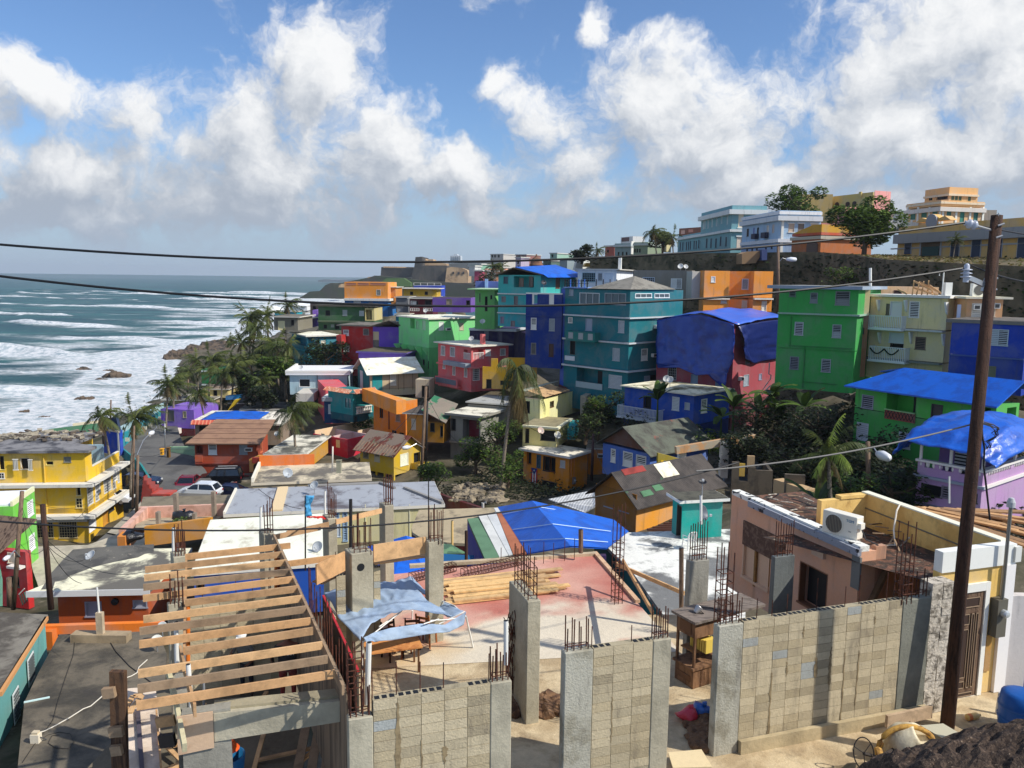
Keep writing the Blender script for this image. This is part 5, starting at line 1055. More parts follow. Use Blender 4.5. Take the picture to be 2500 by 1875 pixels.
mb=MB();a,b=P(980,300,120),P(1310,262,122);mb.prism([a,b,b-Vector((0,0,1.5)),a-Vector((0,0,1.5))],(0,.5,0),paint((226,214,180)));thing(mb,'sea_wall','pale low wall along the surf behind the green sea wall','wall')
root=empty('sea_wall',P(1900,250,115),0,'long white and turquoise sea wall with openings along the road','wall');
for k,(pa,pb,da,db,c,hh)in enumerate((((1610,345),(2260,-20),104,132,(176,206,210),2.2),((1610,455),(2260,60),101,128,(40,150,160),1.6))):
 mb=MB();a,b=P(*pa,da),P(*pb,db);m=paint(c)
 mb.prism([a,b,b-Vector((0,0,hh)),a-Vector((0,0,hh))],(.3,.2,0),m);rpart(mb,'wall',root)
 mb=MB()
 for i in range(9):
  q=a.lerp(b,(i+.5)/9);mb.box(q.x-.1,q.x+.9,q.y-.25,q.y-.15,q.z-hh*.65,q.z-hh*.35,plain((150,170,180)if k==0 else(226,214,190)))
 rpart(mb,'panels',root)
ROADM=mk('asphalt',rgb((104,102,98)),alt=rgb((88,86,84)),scale=.3,dirt=rgb((60,58,56)),da=.5,dscale=.5,dst=(1,1,1),bump=.2,bscale=12)
crop('S')
def strip(name,L,R,m,dz=.0,z=None):
 mb=MB();A=[PZ(x,y,zz+dz)for x,y,zz in L];B_=[PZ(x,y,zz+dz)for x,y,zz in R]
 for i in range(len(A)-1):mb.poly([A[i],A[i+1],B_[i+1],B_[i]],m)
 return tagit(mb.build(name),kind='structure')
strip('road',[(385,1003,6.6),(335,1030,6.4),(300,1065,6.2),(300,1100,6.0),(330,1145,6),(372,1190,6.2),(330,1240,6.2),(262,1300,6.2),(190,1360,6.2)],[(425,1003,6.6),(430,1030,6.4),(440,1065,6.2),(455,1100,6.0),(500,1145,6),(540,1210,6.2),(520,1260,6.2),(380,1330,6.2),(300,1400,6.2)],ROADM)
CONC=conc((176,168,150))
strip('pavement',[(372,1196,6.33),(330,1240,6.33),(262,1300,6.33)],[(384,1203,6.33),(345,1250,6.33),(285,1305,6.33)],CONC)
strip('pavement',[(60,1335,6.9),(215,1330,6.9),(285,1305,6.9),(330,1262,6.9)],[(100,1450,7.1),(220,1440,7.1),(330,1370,7.0),(372,1290,6.9)],conc((190,180,160)))
mb=MB();pts=[PZ(x,y,6.9)for x,y in((292,1088),(300,1105),(318,1120),(345,1145),(366,1180))]
for i in range(4):mb.beam(pts[i],pts[i+1],.2,1.1,paint((40,140,140)))
thing(mb,'kerb_wall','turquoise stepped kerb wall curving along the road','wall')
root=empty('picket_fence',P(465,1110,99),0,'pale green picket fence beside the rust red house','fence');a,b=P(417,1100,99),P(474,1100,97);mb=MB()
for i in range(22):q=a.lerp(b,i/21);mb.box(q.x-.06,q.x+.06,q.y,q.y+.04,q.z-.9,q.z+.55,plain((170,206,170)))
rpart(mb,'pickets',root);mb=MB();mb.beam(a+Vector((0,-.05,.2)),b+Vector((0,-.05,.2)),.05,.1,plain((190,206,180)));mb.beam(a+Vector((0,-.05,-.6)),b+Vector((0,-.05,-.6)),.05,.1,plain((190,206,180)));rpart(mb,'rails',root)
crop('N')
RB_=(176,78,48)
h=House('rust_house','rust red house with brown panelled roof, white louvre window and garage yard',1512,672,92,-2,1150,xL=692,xR=1680)
h.wall(672,938,RB_,L=[('jh',880,685,990,830,(226,232,236)),('w',1297,680,1402,828,(150,160,166)),('b',700,705,802,820)],R=[('gl',1575,640,1605,800,(220,120,80))],name='upper_wall');h.ac('L',1428,755,.8);h.ledge(940,(150,60,40),out=.15,th=.15)
h.wall(950,1150,(150,64,42),name='lower_wall');h.fb('L',700,835,802,925,.02,.1,paint((190,90,56)),'balcony_wall')
mb=MB();z=h.z(672)-h.zb;WL,WR=h.WL,h.WR;BR=mk('panel_roof',rgb((150,116,92)),alt=rgb((134,102,82)),scale=.6,bump=.15);mb.prism([(-WL-.9,-.6,z-.1),(.7,-.6,z-.1),(.5,7.5,z+1.35),(-WL+.1,7.5,z+1.35)],(0,0,.1),BR);mb.build('roof',h.root)
mb=MB()
for k in range(5):y=-.6+8.1*k/5;zz=z-.1+1.45*k/5+.1;mb.box(-WL-.9+k*.2,.7-k*.04,y-.03,y+.03,zz,zz+.03,plain((96,72,58)))
mb.build('roof_seams',h.root)
h=House('tile_house','beige house with red tile trim and wrinkled blue tarp over its roof',1562,412,104,-3,700,xL=694,wr=8)
h.wall(400,700,(160,134,112),L=[('d',755,440,840,510,(90,60,50)),('w',965,440,1025,500,(130,146,156)),('w',1215,440,1300,500,(150,164,180))]);h.roof(395,roofm((236,228,210)),over=.4,th=.15)
mb=MB();z=h.z(400)-h.zb;n=38
for i in range(n):x=-h.WL-.3+(h.WL+.6)*(i+.5)/n;mb.beam((x,-.75,z-.15),(x,-.2,z+.35),.17,.16,plain((206,92,72))if i%2 else plain((226,140,110)))
mb.build('tile_trim',h.root)
M=Matrix.Translation(h.root.location)@Matrix.Rotation(-h.t,4,'Z')
cloth('roof_tarp',[[M@Vector((x,y,z+.42+dz))for x,dz in((-h.WL*.92,0),(-h.WL*.5,.1),(-h.WL*.02,0))]for y in(.1,3,6.5)],TARP,h.root,8,.1,31)
h=House('tile_house','low white roofed wing right of the blue tarped tile house',1850,420,100,-3,700,xL=1566,wr=8);h.wall(430,700,(150,130,110));h.roof(430,roofm((232,224,206),(120,116,112),(.5,.62)),over=.3,th=.2)
h=House('violet_shore_house','violet house with tall shaded opening and white canopy near the sea wall',680,228,114,8,580,xL=232,wr=7)
h.wall(228,480,(136,100,200),L=[('w',330,232,415,376,(104,96,92)),('w',535,245,580,332,(170,160,130))]);h.wall(490,580,(110,40,44),name='lower_wall');h.fb('L',305,460,520,530,.1,1.2,plain((226,216,206)),'canopy')
h=House('shack','flat grey shack roofs with torn sheets behind the tile house',1650,90,124,-4,280,xL=1180,wr=7);h.wall(150,280,(110,104,96));h.roof(140,roofm((130,124,112),(60,58,54),(.4,.55),.7),over=.4,th=.15)
h=House('shack','low grey roofed shack right of the blue and yellow slide',1900,180,118,-4,330,xL=1340,wr=6);h.wall(230,330,(96,92,86));h.roof(220,roofm((120,116,106),(66,64,60),(.4,.55),.7),over=.4,th=.15)
h=House('shack','cream and grey shacks behind the violet house',900,60,128,0,250,xL=280,wr=6);h.wall(110,250,(170,150,110),L=[('d',300,130,380,200)]);h.roof(100,roofm((150,144,130)),over=.4,th=.15)
mb=MB();mass(mb,((1110,40),(1300,30),(1290,85),(1110,90)),122,1.5,paint((30,130,190)));thing(mb,'painted_board','bright blue painted board among the grey shacks','board')
mb=MB();mass(mb,((1130,245),(1230,90),(1290,85),(1210,180)),121,1.0,paint((226,190,40)));thing(mb,'painted_board','slanting yellow board below the bright blue one','board')
crop('E')
h=House('seaside_hut','green seaside hut with white bands behind the palms',740,1120,142,2,1340,xL=506,wr=6);h.wall(1120,1310,(36,120,66),L=());h.ledge(1318,(214,220,214),out=.1,th=.25);h.ledge(1135,(214,220,214),out=.1,th=.2);h.wall(1325,1340,(110,90,76))
h=House('seaside_hut','cream beach kiosk below the green hut',860,1395,132,2,1500,xL=500,wr=5);h.wall(1395,1500,(216,196,130),L=[('w',560,1420,640,1470,(226,206,130)),('d',670,1400,720,1480)]);h.roof(1390,roofm((150,130,110)),over=.3,th=.15)
h=House('seaside_hut','small cream hut between palm trunks at the sea road',400,1520,128,2,1640,xL=255,wr=4);h.wall(1520,1640,(226,206,150))
crop('N')
h=House('yellow_bungalow','mustard bungalow with stained slab roof and white shutter window',2165,840,86,2,1070,xL=1690,wr=10)
h.wall(840,1070,(206,150,34),L=[('jh',1935,890,2008,1020,(190,190,186)),('jo',1850,940,1885,1040,(190,190,186))]);h.roof(840,roofm((226,220,200),(96,94,84),(.4,.6),.5),over=.3,th=.16,edge=(226,220,206),ovb=.5)
h=House('arch_gate','orange yellow arched gateway with red tiled hood beside the rust house',1690,900,88,4,1070,xL=1428,wr=1.0,cat='gate');h.wall(900,1070,(232,160,50));arch(h,'L',1492,940,1642,1062,(40,24,24));h.fb('L',1490,862,1640,935,.1,.5,paint((150,50,40)),'tiled_hood');mb=MB();z=h.z(900)-h.zb;mb.prism([(0,0,z),(-.5,0,z+.5),(-h.WL+.9,0,z+.4),(-h.WL,0,z)],(0,.6,0),paint((232,160,50)));mb.build('pediment',h.root)
def car(label,px,py,d,yaw,col,kind='hatch',z=None,group='parked cars'):
 p=P(px,py,d)if z is None else PZ(px,py,z);root=empty('parked_car',p,yaw,label,'car',group);m=mk('car_paint_%02x%02x%02x'%col,rgb(col),rough=.22,bump=0,spec=.8,fine=.02,metal=.1);gl=mk('car_glass',(.01,.012,.015,1),rough=.05,bump=0,spec=.9)
 L,Wd,Hh={'hatch':(4.2,1.75,1.5),'suv':(4.7,1.9,1.8),'sedan':(4.6,1.8,1.42)}[kind];hl=L/2
 prof={'hatch':[(-hl,.35),(-hl,.85),(-hl+.25,.98),(-.75*hl,1.02),(-hl*.95+.1,1.0)],'suv':None,'sedan':None}
 belt=.95 if kind!='suv'else 1.1
 low=[(-hl,.32),(-hl,belt-.15),(-hl+.3,belt),(hl*.45,belt+.02),(hl-.25,belt-.15),(hl,belt-.35),(hl,.32)]
 cab={'hatch':[(-hl+.12,belt),(-hl+.5,Hh-.08),(-hl+.9,Hh),(.1,Hh),(.35,Hh-.06),(hl*.52,belt)],'suv':[(-hl+.1,belt),(-hl+.3,Hh-.06),(-hl+.6,Hh),(.35,Hh),(.6,Hh-.06),(hl*.5,belt)],'sedan':[(-hl+.55,belt),(-hl*.4,Hh-.03),(-.3,Hh),(.2,Hh),(.4,Hh-.05),(hl*.5,belt)]}[kind]
 mb=MB();w=Wd/2
 mb.prism([(x,-w,z_)for x,z_ in low],(0,Wd,0),m)
 for s_ in(-1,1):
  mb.box(hl-.15,hl+.03,s_*w*.8-.16,s_*w*.8+.16,belt-.42,belt-.28,plain((220,220,214),.2))if s_>0 else mb.box(hl-.15,hl+.03,s_*w*.8-.16,s_*w*.8+.16,belt-.42,belt-.28,plain((220,220,214),.2))
 mb.box(-hl-.03,-hl+.02,-w*.95,-w*.7,belt-.35,belt-.15,plain((150,20,20),.3));mb.box(-hl-.03,-hl+.02,w*.7,w*.95,belt-.35,belt-.15,plain((150,20,20),.3));mb.box(-hl-.05,hl+.05,-w*.93,w*.93,.25,.4,plain((40,40,42)))
 mb.build('body',root)
 mb=MB();n=len(cab);a=[(x,-w+.06+(z_-belt)*.28,z_)for x,z_ in cab];b=[(x,w-.06-(z_-belt)*.28,z_)for x,z_ in cab];i0=len(mb.v)
 mb.poly(a,gl);mb.poly(b[::-1],gl)
 for i in range(n-1):
  mm=m if(cab[i][1]>Hh-.1 and cab[i+1][1]>Hh-.1)else gl
  mb.poly([a[i],a[i+1],b[i+1],b[i]],mm)
 mb.build('cabin',root)
 mb=MB()
 for q in(a,b):
  for i in(1,2,3):mb.beam(q[i],q[i+1],.07,.07,m)
  xm=-.25;mb.beam((xm,q[0][1],belt),(xm,q[2][1],Hh),.07,.05,m);mb.beam(q[0],q[1],.12,.09,m);mb.beam(q[-2],q[-1],.07,.07,m)
 mb.build('pillars',root)
 for x in(-hl*.62,hl*.64):
  for s_ in(-1,1):
   mb=MB();mb.lathe([(.001,0),(.2,.02),(.2,.0),(.33,0),(.34,.1),(.33,.2),(.001,.2)],plain((22,22,24)),14,(x,s_*w-(0 if s_<0 else 0)+(.02 if s_<0 else-.02),.33),(0,-s_,0));wd=mb.build('wheel',root)
   mb=MB();mb.lathe([(.001,-.01),(.19,-.01),(.2,.03)],plain((150,150,152),.3,.5),12,(x,s_*w+(.0 if s_<0 else 0)+(-.0),.33),(0,s_*-1,0));mb.build('rim',root).parent=wd
 if kind=='suv':
  for k in(0,1):
   mb=MB();mb.beam((-hl+.6,(-.55,.55)[k],Hh+.08),(.3,(-.55,.55)[k],Hh+.08),.05,.05,plain((200,200,200),.3));mb.build('roof_rail',root)
 mb=MB();mb.box(hl*.42,hl*.52,-w-.12,-w+.02,belt,belt+.14,m);mb.build('mirror',root);mb=MB();mb.box(hl*.42,hl*.52,w-.02,w+.12,belt,belt+.14,m);mb.build('mirror',root)
 return root
crop('N')
car('white hatchback parked in the yard of the rust red house',760,1400,80,radians(176),(226,230,234),'hatch')
car('black SUV with silver roof rails against the rust red house',1040,1225,87,radians(188),(16,18,24),'suv')
car('dark red car with open looking rear window by the road',600,1300,84,radians(-82),(120,20,30),'sedan')
car('grey blue SUV behind the dark red car at the road side',625,1130,95,radians(70),(60,66,78),'suv')
car('dark blue car partly under the terrace behind the white hatchback',1110,1410,83,radians(178),(20,28,60),'sedan')
crop('M')
car('dark blue sedan parked below the turquoise kerb wall',1850,1150,82,radians(8),(16,22,44),'sedan')
car('white car nose showing past the yellow house corner',1490,1375,79,radians(5),(226,228,232),'hatch')
crop('N')
mb=MB();a,b=P(1020,1250,84),P(1250,1200,84);mb.prism([a,b,b-Vector((0,0,2)),a-Vector((0,0,1.2))],(0,.3,0),paint((150,70,52)));thing(mb,'yard_wall','rust red yard wall between the white hatchback and the terrace','wall')
mb=MB();a,b=P(1250,1120,88),P(1420,1110,88);mb.prism([a,b,b-Vector((0,0,5)),a-Vector((0,0,5))],(0,.3,0),paint((120,36,34)));thing(mb,'yard_wall','dark maroon yard wall below the arched gateway','wall')
for i,(x,y0,y1,w,c,l)in enumerate(((253,755,832,30,(232,166,40),'yellow box on the left edge of the road'),(342,740,950,26,(120,86,36),'ochre sign post in the road shade'))):
 mb=MB();a,b=P(x-w/2,y1,92+i*4),P(x+w/2,y0,92+i*4);mb.box(a.x,b.x,a.y-.2,a.y+.2,a.z,b.z,plain(c));mb.box(a.x-.06,b.x+.06,a.y-.26,a.y+.26,b.z+.002,b.z+.08,plain(c));mb.box(a.x+.1,b.x-.1,a.y-.22,a.y-.201,a.z+.2,b.z-.3,DARK);thing(mb,('litter_box','sign_post')[i],l,('litter box','post')[i])
mb=MB();
for k in range(7):
 w=1.7-k*.22;q=P(150,1500,70);mb.box(q.x-1.2+k*.05,q.x-1.2+w,q.y,q.y+2.2-k*.25,q.z+k*.36,q.z+k*.36+.358,paint((160,58,48)))
q=P(270,1500,70);mb.box(q.x-.8,q.x+.9,q.y-.6,q.y+.9,q.z+.95,q.z+1.1,paint((190,70,54)));mb.box(q.x-.7,q.x-.5,q.y-.5,q.y-.3,q.z,q.z+.948,paint((190,70,54)));mb.box(q.x+.5,q.x+.7,q.y-.5,q.y-.3,q.z,q.z+.948,paint((190,70,54)))
thing(mb,'red_steps','red stepped concrete block with a low red bench beside it','steps')
def pole(label,pts,r0,r1,m=None,name='utility_pole',cat='pole',lamp=None,group='wooden utility poles'):
 root=empty(name,pts[0],0,label,cat,group);mb=MB();mb.tube(pts,r0,r1,m or POLE,10);rpart(mb,'pole',root,True)
 if lamp:
  mb=MB();a=Vector(lamp[0]);b=Vector(lamp[1]);mb.tube([a,(a+b)/2+Vector((0,0,.35)),b],.035,None,ALU);rpart(mb,'arm',root)
  mb=MB();d=(b-a);d.z=0;d.normalize();s_=lamp[2];mb.lathe([(.001,-.35*s_),(.1*s_,-.3*s_),(.17*s_,0),(.13*s_,.35*s_),(.001,.42*s_)],plain((220,222,224),.3),12,b+d*.3*s_,d);rpart(mb,'lamp_head',root,True)
 return root
POLE=mk('weathered_pole',rgb((126,104,86)),alt=rgb((92,76,62)),scale=3,st=(6,6,.6),bump=.5,bscale=20,fine=.2)
POLEB=mk('brown_pole',rgb((76,52,40)),alt=rgb((48,34,28)),scale=3,st=(6,6,.4),dirt=rgb((34,24,20)),da=.7,dst=(3,3,.3),bump=.6,bscale=24,fine=.2)
def pp(k,*a):crop(k);return[P(x,y,d)for x,y,d in a]
pole('brown utility pole in front of the grey and white roof at left',pp('U',(690,1700,34),(575,285,34)),.13,.11,POLEB)
pole('leaning weathered pole with lamp arm between the lime green and red houses',pp('U',(180,1700,44),(298,108,44)),.13,.11,POLE,lamp=(P(270,990,44),P(130,985,43),.8))
crop('U');pole('short weathered pole near the lower left corner',[P(125,1659,40),P(120,1270,40)],.12,.12,POLE)
pole('grey utility pole behind the brown palm trunk on the street',pp('M',(1845,1500,69),(1862,730,69)),.14,.11,POLE,lamp=(P(1850,720,69),P(2020,440,72),1.3))
pole('thin pole with red painted base beside the street palm',pp('M',(1790,1430,70),(1812,330,70)),.1,.08,POLE)
crop('N');pole('pale street light column on the road before the violet house',[P(295,820,98),P(290,380,98)],.07,.05,ALU,'street_lamp','street lamp',(P(290,400,98),P(100,555,92),1.2),'street lamps')
pole('dark pole standing by the sea wall at left',pp('M',(1490,250,120),(1498,-20,120)),.12,.1,POLE)
crop('E');pole('slim dark pole rising before the surf near the palms',[P(322,1420,122),P(330,1245,122)],.12,.1,POLE)
pole('tall weathered pole beside the yellow wooden house',pp('O',(1525,1250,80),(1605,-200,80)),.17,.14,POLE,lamp=(P(1560,620,79),P(1390,615,78),1.3))
pole('dark lamp post close behind the tall weathered pole',pp('O',(1600,900,84),(1625,0,84)),.12,.1,plain((40,36,36)))
pole('dark thin pole by the flag house annex',pp('R',(245,1350,78),(268,715,78)),.14,.12,plain((60,30,30)))
pole('wooden pole in the ravine with white lamp head beside the bright palm',pp('L',(345,1659,44),(335,970,44)),.13,.12,POLE,lamp=(P(340,1100,44),P(455,1110,43),1.6))
pole('street light pole in front of the orange facade and city wall',pp('C',(1770,1420,97),(1768,690,97)),.2,.15,POLE,lamp=(P(1770,890,97),P(1860,855,97),1.7))
crop('SS');pole('thin bamboo like yellow post before the tan block wall',[P(1600,1620,43),P(1648,990,43)],.05,.04,plain((150,130,80)))
crop('B');
crop('S')
CRM=(216,206,150)
h=House('cream_flat_house','long cream house with grey blue flat roof, blue louvre vent and puddle stains',551,1253,56,78,1345,wl=6.8,xR=1081)
crop('S');zt=h.z(1262)-h.zb;crop('W')
h.wall(290,760,CRM,R=[('jo',72,362,205,425,(130,140,150)),('jo',570,340,625,420,(150,176,200)),('D',560,430,640,640,(196,206,214)),('jo',670,340,722,690,(150,176,200)),('jo',1690,308,1780,408,(90,130,170))],z0=0,z1=zt)
crop('S');zt=h.z(1262)-h.zb
RG=roofm((160,164,170),(96,92,96),(.52,.66),.3)
h.roof(0,RG,over=.15,th=.22,edge=(236,230,214),z=zt+.003)
crop('W')
for x in(940,1465):h.fb('R',x-5,250,x+5,700,.0,.05,(236,230,190),'trim')
h.fb('R',845,290,940,298,.0,.05,(236,230,190),'trim')
mb=MB();WL,WR=h.WL,h.WR;mb.beam((0,-.1,zt+.3),(-WL,-.1,zt+.3),.16,.14,plain((236,226,206)));mb.build('kerb',h.root)
mb=MB();mb.beam((-WL,WR*.72,zt+.32),(-WL*.72,WR*.79,zt+.32),.22,.16,plain((120,118,116)));mb.beam((-WL*.72,WR*.84,zt+.32),(0,WR,zt+.32),.22,.16,plain((150,146,140)));mb.beam((-WL,WR*.35,zt+.32),(-WL,WR*.72,zt+.32),.18,.14,plain((160,156,150)));mb.build('broken_kerb',h.root)
mb=MB();mb.box(-WL*.98,0,3.1,3.9,zt+.226,zt+.36,plain((226,200,156)));mb.build('duct_cover',h.root);hCF=h
crop('W');dish('large grey satellite dish at the middle of the grey blue roof',h.top(330,130,zt+.25),.36,-110,38,.5,(170,176,180))
crop('S')
h=House('roof_terrace_house','weathered roof terrace house with rust orange parapet behind the grey blue roof',617,1196,63.5,78,1300,wl=6,xR=905)
h.wall(1185,1300,(176,160,130));z=h.z(1185)-h.zb;h.roof(0,roofm((214,200,170),(110,104,94),(.42,.6),.4),over=.1,th=.2,z=z,edge=(220,206,180));mb=MB();mb.box(-h.WL-.1,-h.WL+.12,0,h.WR*.5,z+.2,z+1.1,paint((226,120,50)));mb.box(-h.WL+.12,-.1,-.1,.1,z+.2,z+.6,plain((236,226,206)));mb.build('parapet',h.root)
crop('O');mb=MB();q=P(430,965,64);mb.box(q.x-.18,q.x+.18,q.y-.18,q.y+.18,q.z,q.z+1,conc((170,166,140)));mb.box(q.x-.22,q.x+.22,q.y-.22,q.y+.22,q.z+1.002,q.z+1.06,conc((150,146,120)));thing(mb,'concrete_pier','square concrete service pier on the roof terrace with wires','pier')
pole('white vent pipe standing on the roof terrace',[P(340,945,63),P(345,610,63)],.06,.06,plain((214,206,190)),'vent_pipe','pipe',group='white vent pipes')
crop('V');pole('tall white pvc pipe before the cream flat house',[P(1400,270,54),P(1397,185,54)],.06,.06,STEELW,'vent_pipe','pipe',group='white vent pipes')
crop('N');dish('grey satellite dish on the orange parapet roof',P(1950,1165,63),.4,-60,25,.3,(170,176,180));dish('small round dish beside the big windblown palm',P(1800,600,92),.3,-100,30,.3);
crop('F');dish('dish on the pale blue white roof',P(470,700,119),.32,-100,35,.4);crop('W');dish('grey dish standing on the white roof near the flagpole',P(370,860,41),.3,-110,35,.3,(176,180,184))
crop('U');dish('silver satellite dish lying on the grey and white roof',P(1220,1040,37),.26,-120,50,.1,(186,190,192));crop('A');dish('small dish on the mint roof front corner',P(1720,745,122),.34,-100,35,.4);crop('Q');dish('dish on the flag house roof beside its shadow',P(1440,990,84),.42,-60,30,.5);dish('pale pink dish below the cream ruin window',P(1215,930,83),.38,-60,30,.5,(214,190,176))
crop('C');dish('left rooftop dish above the grey barred house',P(712,975,102),.36,-110,30,.3);dish('right rooftop dish above the grey barred house',P(770,975,102),.3,-80,30,.3)
crop('AA');dish('round black dish on a white mast over the teal roof shed',P(1828,210,37.5),.2,-90,70,.9,(40,40,42));dish('dark grey satellite dish bracketed before the turquoise shed',P(1840,470,36.5),.36,-35,20,.45,(90,96,104))
crop('S')
h=House('white_roof_house','bright white flat roof with dark stains over a royal blue wall behind the rafters',473,1408,37.9,75.5,1520,wl=8.6,wr=6.6)
z=h.z(1405)-h.zb;h.wall(0,0,(34,84,176),z0=0,z1=z,R=[('d',480,1425,500,1450)]);h.roof(0,roofm((250,238,214),(176,164,140),(.6,.75),.25),over=.12,th=.2,z=z,edge=(236,230,216))
GST=mk('grey_stain',rgb((100,97,90)),alt=rgb((78,76,72)),scale=.9,dirt=rgb((170,160,140)),da=.7,dthr=(.6,.68),dscale=1.5,dst=(1,1,1),bump=.3,fine=.2)
crop('U')
h=House('orange_brown_house','rust orange house with half grey half white stained roof, grey doors and black wall vent',1990,1410,38.5,-5,2050,xL=770,wr=5.6)
z=h.z(1425)-h.zb
h.wall(0,0,(186,84,34),z0=0,z1=z,L=[('w',1155,1600,1370,1800,(150,146,160)),('w',1800,1580,2010,1680,(150,150,160))]);mb=MB()
WL,WR=h.WL,h.WR;mr=mk('half_stained_roof',rgb((244,228,196)),alt=rgb((104,100,92)),scale=.22,thr=(.47,.56),dirt=rgb((90,84,76)),da=.5,dthr=(.6,.7),dscale=.8,bump=.3,fine=.15)
mb.prism([(-WL-1.2,-.5,z),(.3,-.5,z),(.5,WR,z),(-WL+1.5,WR,z)],(0,0,.18),mr);mb.build('roof',h.root)
mb=MB();mb.box(-WL-1.2,.3,-.56,-.503,z-.1,z+.2,plain((214,214,210)));mb.build('fascia',h.root)
mb=MB();zz=h.zb+z+.186;rr=random.Random(6);up=[(980,890),(1300,868),(1700,838),(2080,820),(2080,930),(1960,950),(1860,1000),(1700,1030),(1560,1060),(1380,1100),(1220,1140),(1100,1190),(960,1240),(880,1300),(800,1325),(740,1330),(705,1420),(560,1432),(700,1200),(850,1020)];mb.poly([PZ(x+rr.uniform(-12,12),y+rr.uniform(-5,5),zz)for x,y in up],GST);rpart(mb,'roof_stain',h.root)
u,zz=h.uz('L',1560,1590);mb=MB();mb.lathe([(.001,0),(.17,0),(.17,.15),(.001,.2)],plain((30,30,32)),12,(-u,0,zz),(0,-1,0));mb.build('wall_vent',h.root)
crop('X');root=empty('balcony_parapet',P(1000,200,36),0,'bright orange parapet strip with dark tile teeth below the rust orange house','parapet');a,b=P(400,165,36),P(1770,120,37);mb=MB();mb.beam(a,b,.3,.42,paint((240,128,40)));rpart(mb,'beam',root)
mb=MB();q0,q1=P(398,385,35.6),P(560,190,35.6);mb.box(q0.x,q1.x,q0.y,q0.y+.8,q0.z,q1.z,paint((226,120,40)));rpart(mb,'side_block',root)
mb=MB()
for i in range(30):q=a.lerp(b,.1+.5*i/30)-Vector((0,.1,.3));mb.box(q.x-.08,q.x+.08,q.y,q.y+.1,q.z,q.z+.12,plain((60,24,18)))
rpart(mb,'tiles',root)
crop('V');root=empty('ruined_yard',P(400,300,56),0,'roofless pink walled yard with grey posts and rubble','ruin');mb=MB();pw=mk('peeling_pink',rgb((222,176,156)),alt=rgb((196,150,130)),scale=.8,dirt=rgb((150,110,90)),da=.6,bump=.3)
a,b=P(-60,190,60),P(965,155,60);mb.prism([a,b,b-Vector((0,0,2.0)),a-Vector((0,0,2.0))],(0,.3,0),pw);mb.prism([a+Vector((0,.31,0)),b+Vector((0,.31,0)),b+Vector((1,3,.0)),a+Vector((-1,3,.0))],(0,0,-.2),conc((130,120,100)));rpart(mb,'back_wall',root)
crop('U');mb=MB();a,b=P(1920,320,60),P(1600,620,52);mb.prism([a,b,b-Vector((0,0,1.6)),a-Vector((0,0,1.6))],(.4,.1,0),pw);rpart(mb,'side_wall',root)
crop('V')
for x,y0,y1 in((392,18,340),(840,0,300),(178,240,400),(612,255,400)):
 mb=MB();q0,q1=P(x-14,y1,59-(y1-300)*.04),P(x+14,y0,59-(y1-300)*.04);mb.box(q0.x,q1.x,q0.y-.2,q0.y+.2,q0.z,q1.z,conc((150,136,120)));rpart(mb,'post',root)
mb=MB();mb.poly([P(-60,320,60),P(960,290,60),P(700,430,53),P(-100,430,53)],conc((186,170,140)));rpart(mb,'floor',root)
crop('U');mb=MB();a,b=P(1945,590,50),P(2850,470,51);mb.prism([a,b,b-Vector((0,0,1.3)),a-Vector((0,0,1.3))],(0,.3,0),paint((206,140,40)));thing(mb,'yard_wall','plain mustard orange wall in front of the pink yard','wall')
mb=MB();a,b=P(1580,720,50),P(1650,650,52);mb.prism([a,b,b-Vector((0,0,1.3)),a-Vector((0,0,1.3))],(.5,0,0),paint((226,140,50)));thing(mb,'yard_wall','short orange wall end with broken white edge by the street','wall')
def bag(label,p,s,c,seed):
 r=random.Random(seed);root=empty('plastic_bag',p,0,label,'bag');mb=MB();m=mk('bag_%02x%02x%02x'%c,rgb(c),rough=.3,bump=.8,bscale=8,spec=.7);rock(mb,(0,0,s*.5),(s,s*.8,s*.55),seed,m);mb.build('sack',root,smooth=True);mb=MB();mb.tube([(0,0,s*.95),(.05,0,s*1.2),(.1,0,s*1.15)],s*.15,s*.3,m,7);mb.build('knot',root)
bag('big black rubbish bag against the orange wall end',P(1790,780,51),.6,(24,24,26),3);crop('V');bag('small black rubbish bag in the pink yard',P(480,335,57),.6,(26,26,28),5)
crop('U');
h=House('lime_house','lime green house with white tin roof and two white framed tall windows',170,312,54,-12,1400,wl=6,xR=478)
LM=(120,214,70);h.wall(312,620,LM,R=[('jo',368,235,446,445,(236,236,240))],name='upper_wall');h.wall(620,1420,LM,R=[('jo',392,690,468,905,(236,236,240))],name='wall',z1=h.z(623)-h.zb)
mb=MB();z=h.z(312)-h.zb;mb.prism([(-h.WL,.1,z+.003),(-.15,.1,z+.003),(-.15,h.WR-.1,z+.003),(-h.WL,h.WR-.1,z+.003)],(0,0,.12),plain((244,246,240)));mb.build('roof',h.root)
mb=MB();mb.box(-.14,.02,0,h.WR,z+.003,z+.35,plain((240,236,190)));mb.build('coping',h.root)
h.fb('R',420,1180,520,1300,.2,1.2,(96,170,56),'porch')
h=House('red_shack','bright red shack with rusty tin roof and white stripe behind tangled wires',340,930,46,14,1700,wl=4.5,wr=.4)
h.wall(930,1700,(196,44,44),L=[('w',110,940,200,1080,(230,214,190)),('d',150,1260,260,1400)]);mb=MB();z=h.z(630)-h.zb;mb.prism([(-h.WL-1.2,-.2,z-1.5),(-1.6,-.4,z-1.6),(-.8,1.8,z),(-h.WL-1.2,1.8,z)],(0,0,.08),mk('rust_tin',rgb((120,100,84)),alt=rgb((70,54,46)),scale=2,st=(3,1,1),bump=.5));mb.build('roof',h.root)
h.fb('L',180,1090,360,1120,.1,.5,plain((226,220,210)),'ledge');mb=MB();q=P(330,1650,43);mb.beam(P(255,1500,42),P(330,1420,42),.05,.05,plain((200,200,190)));
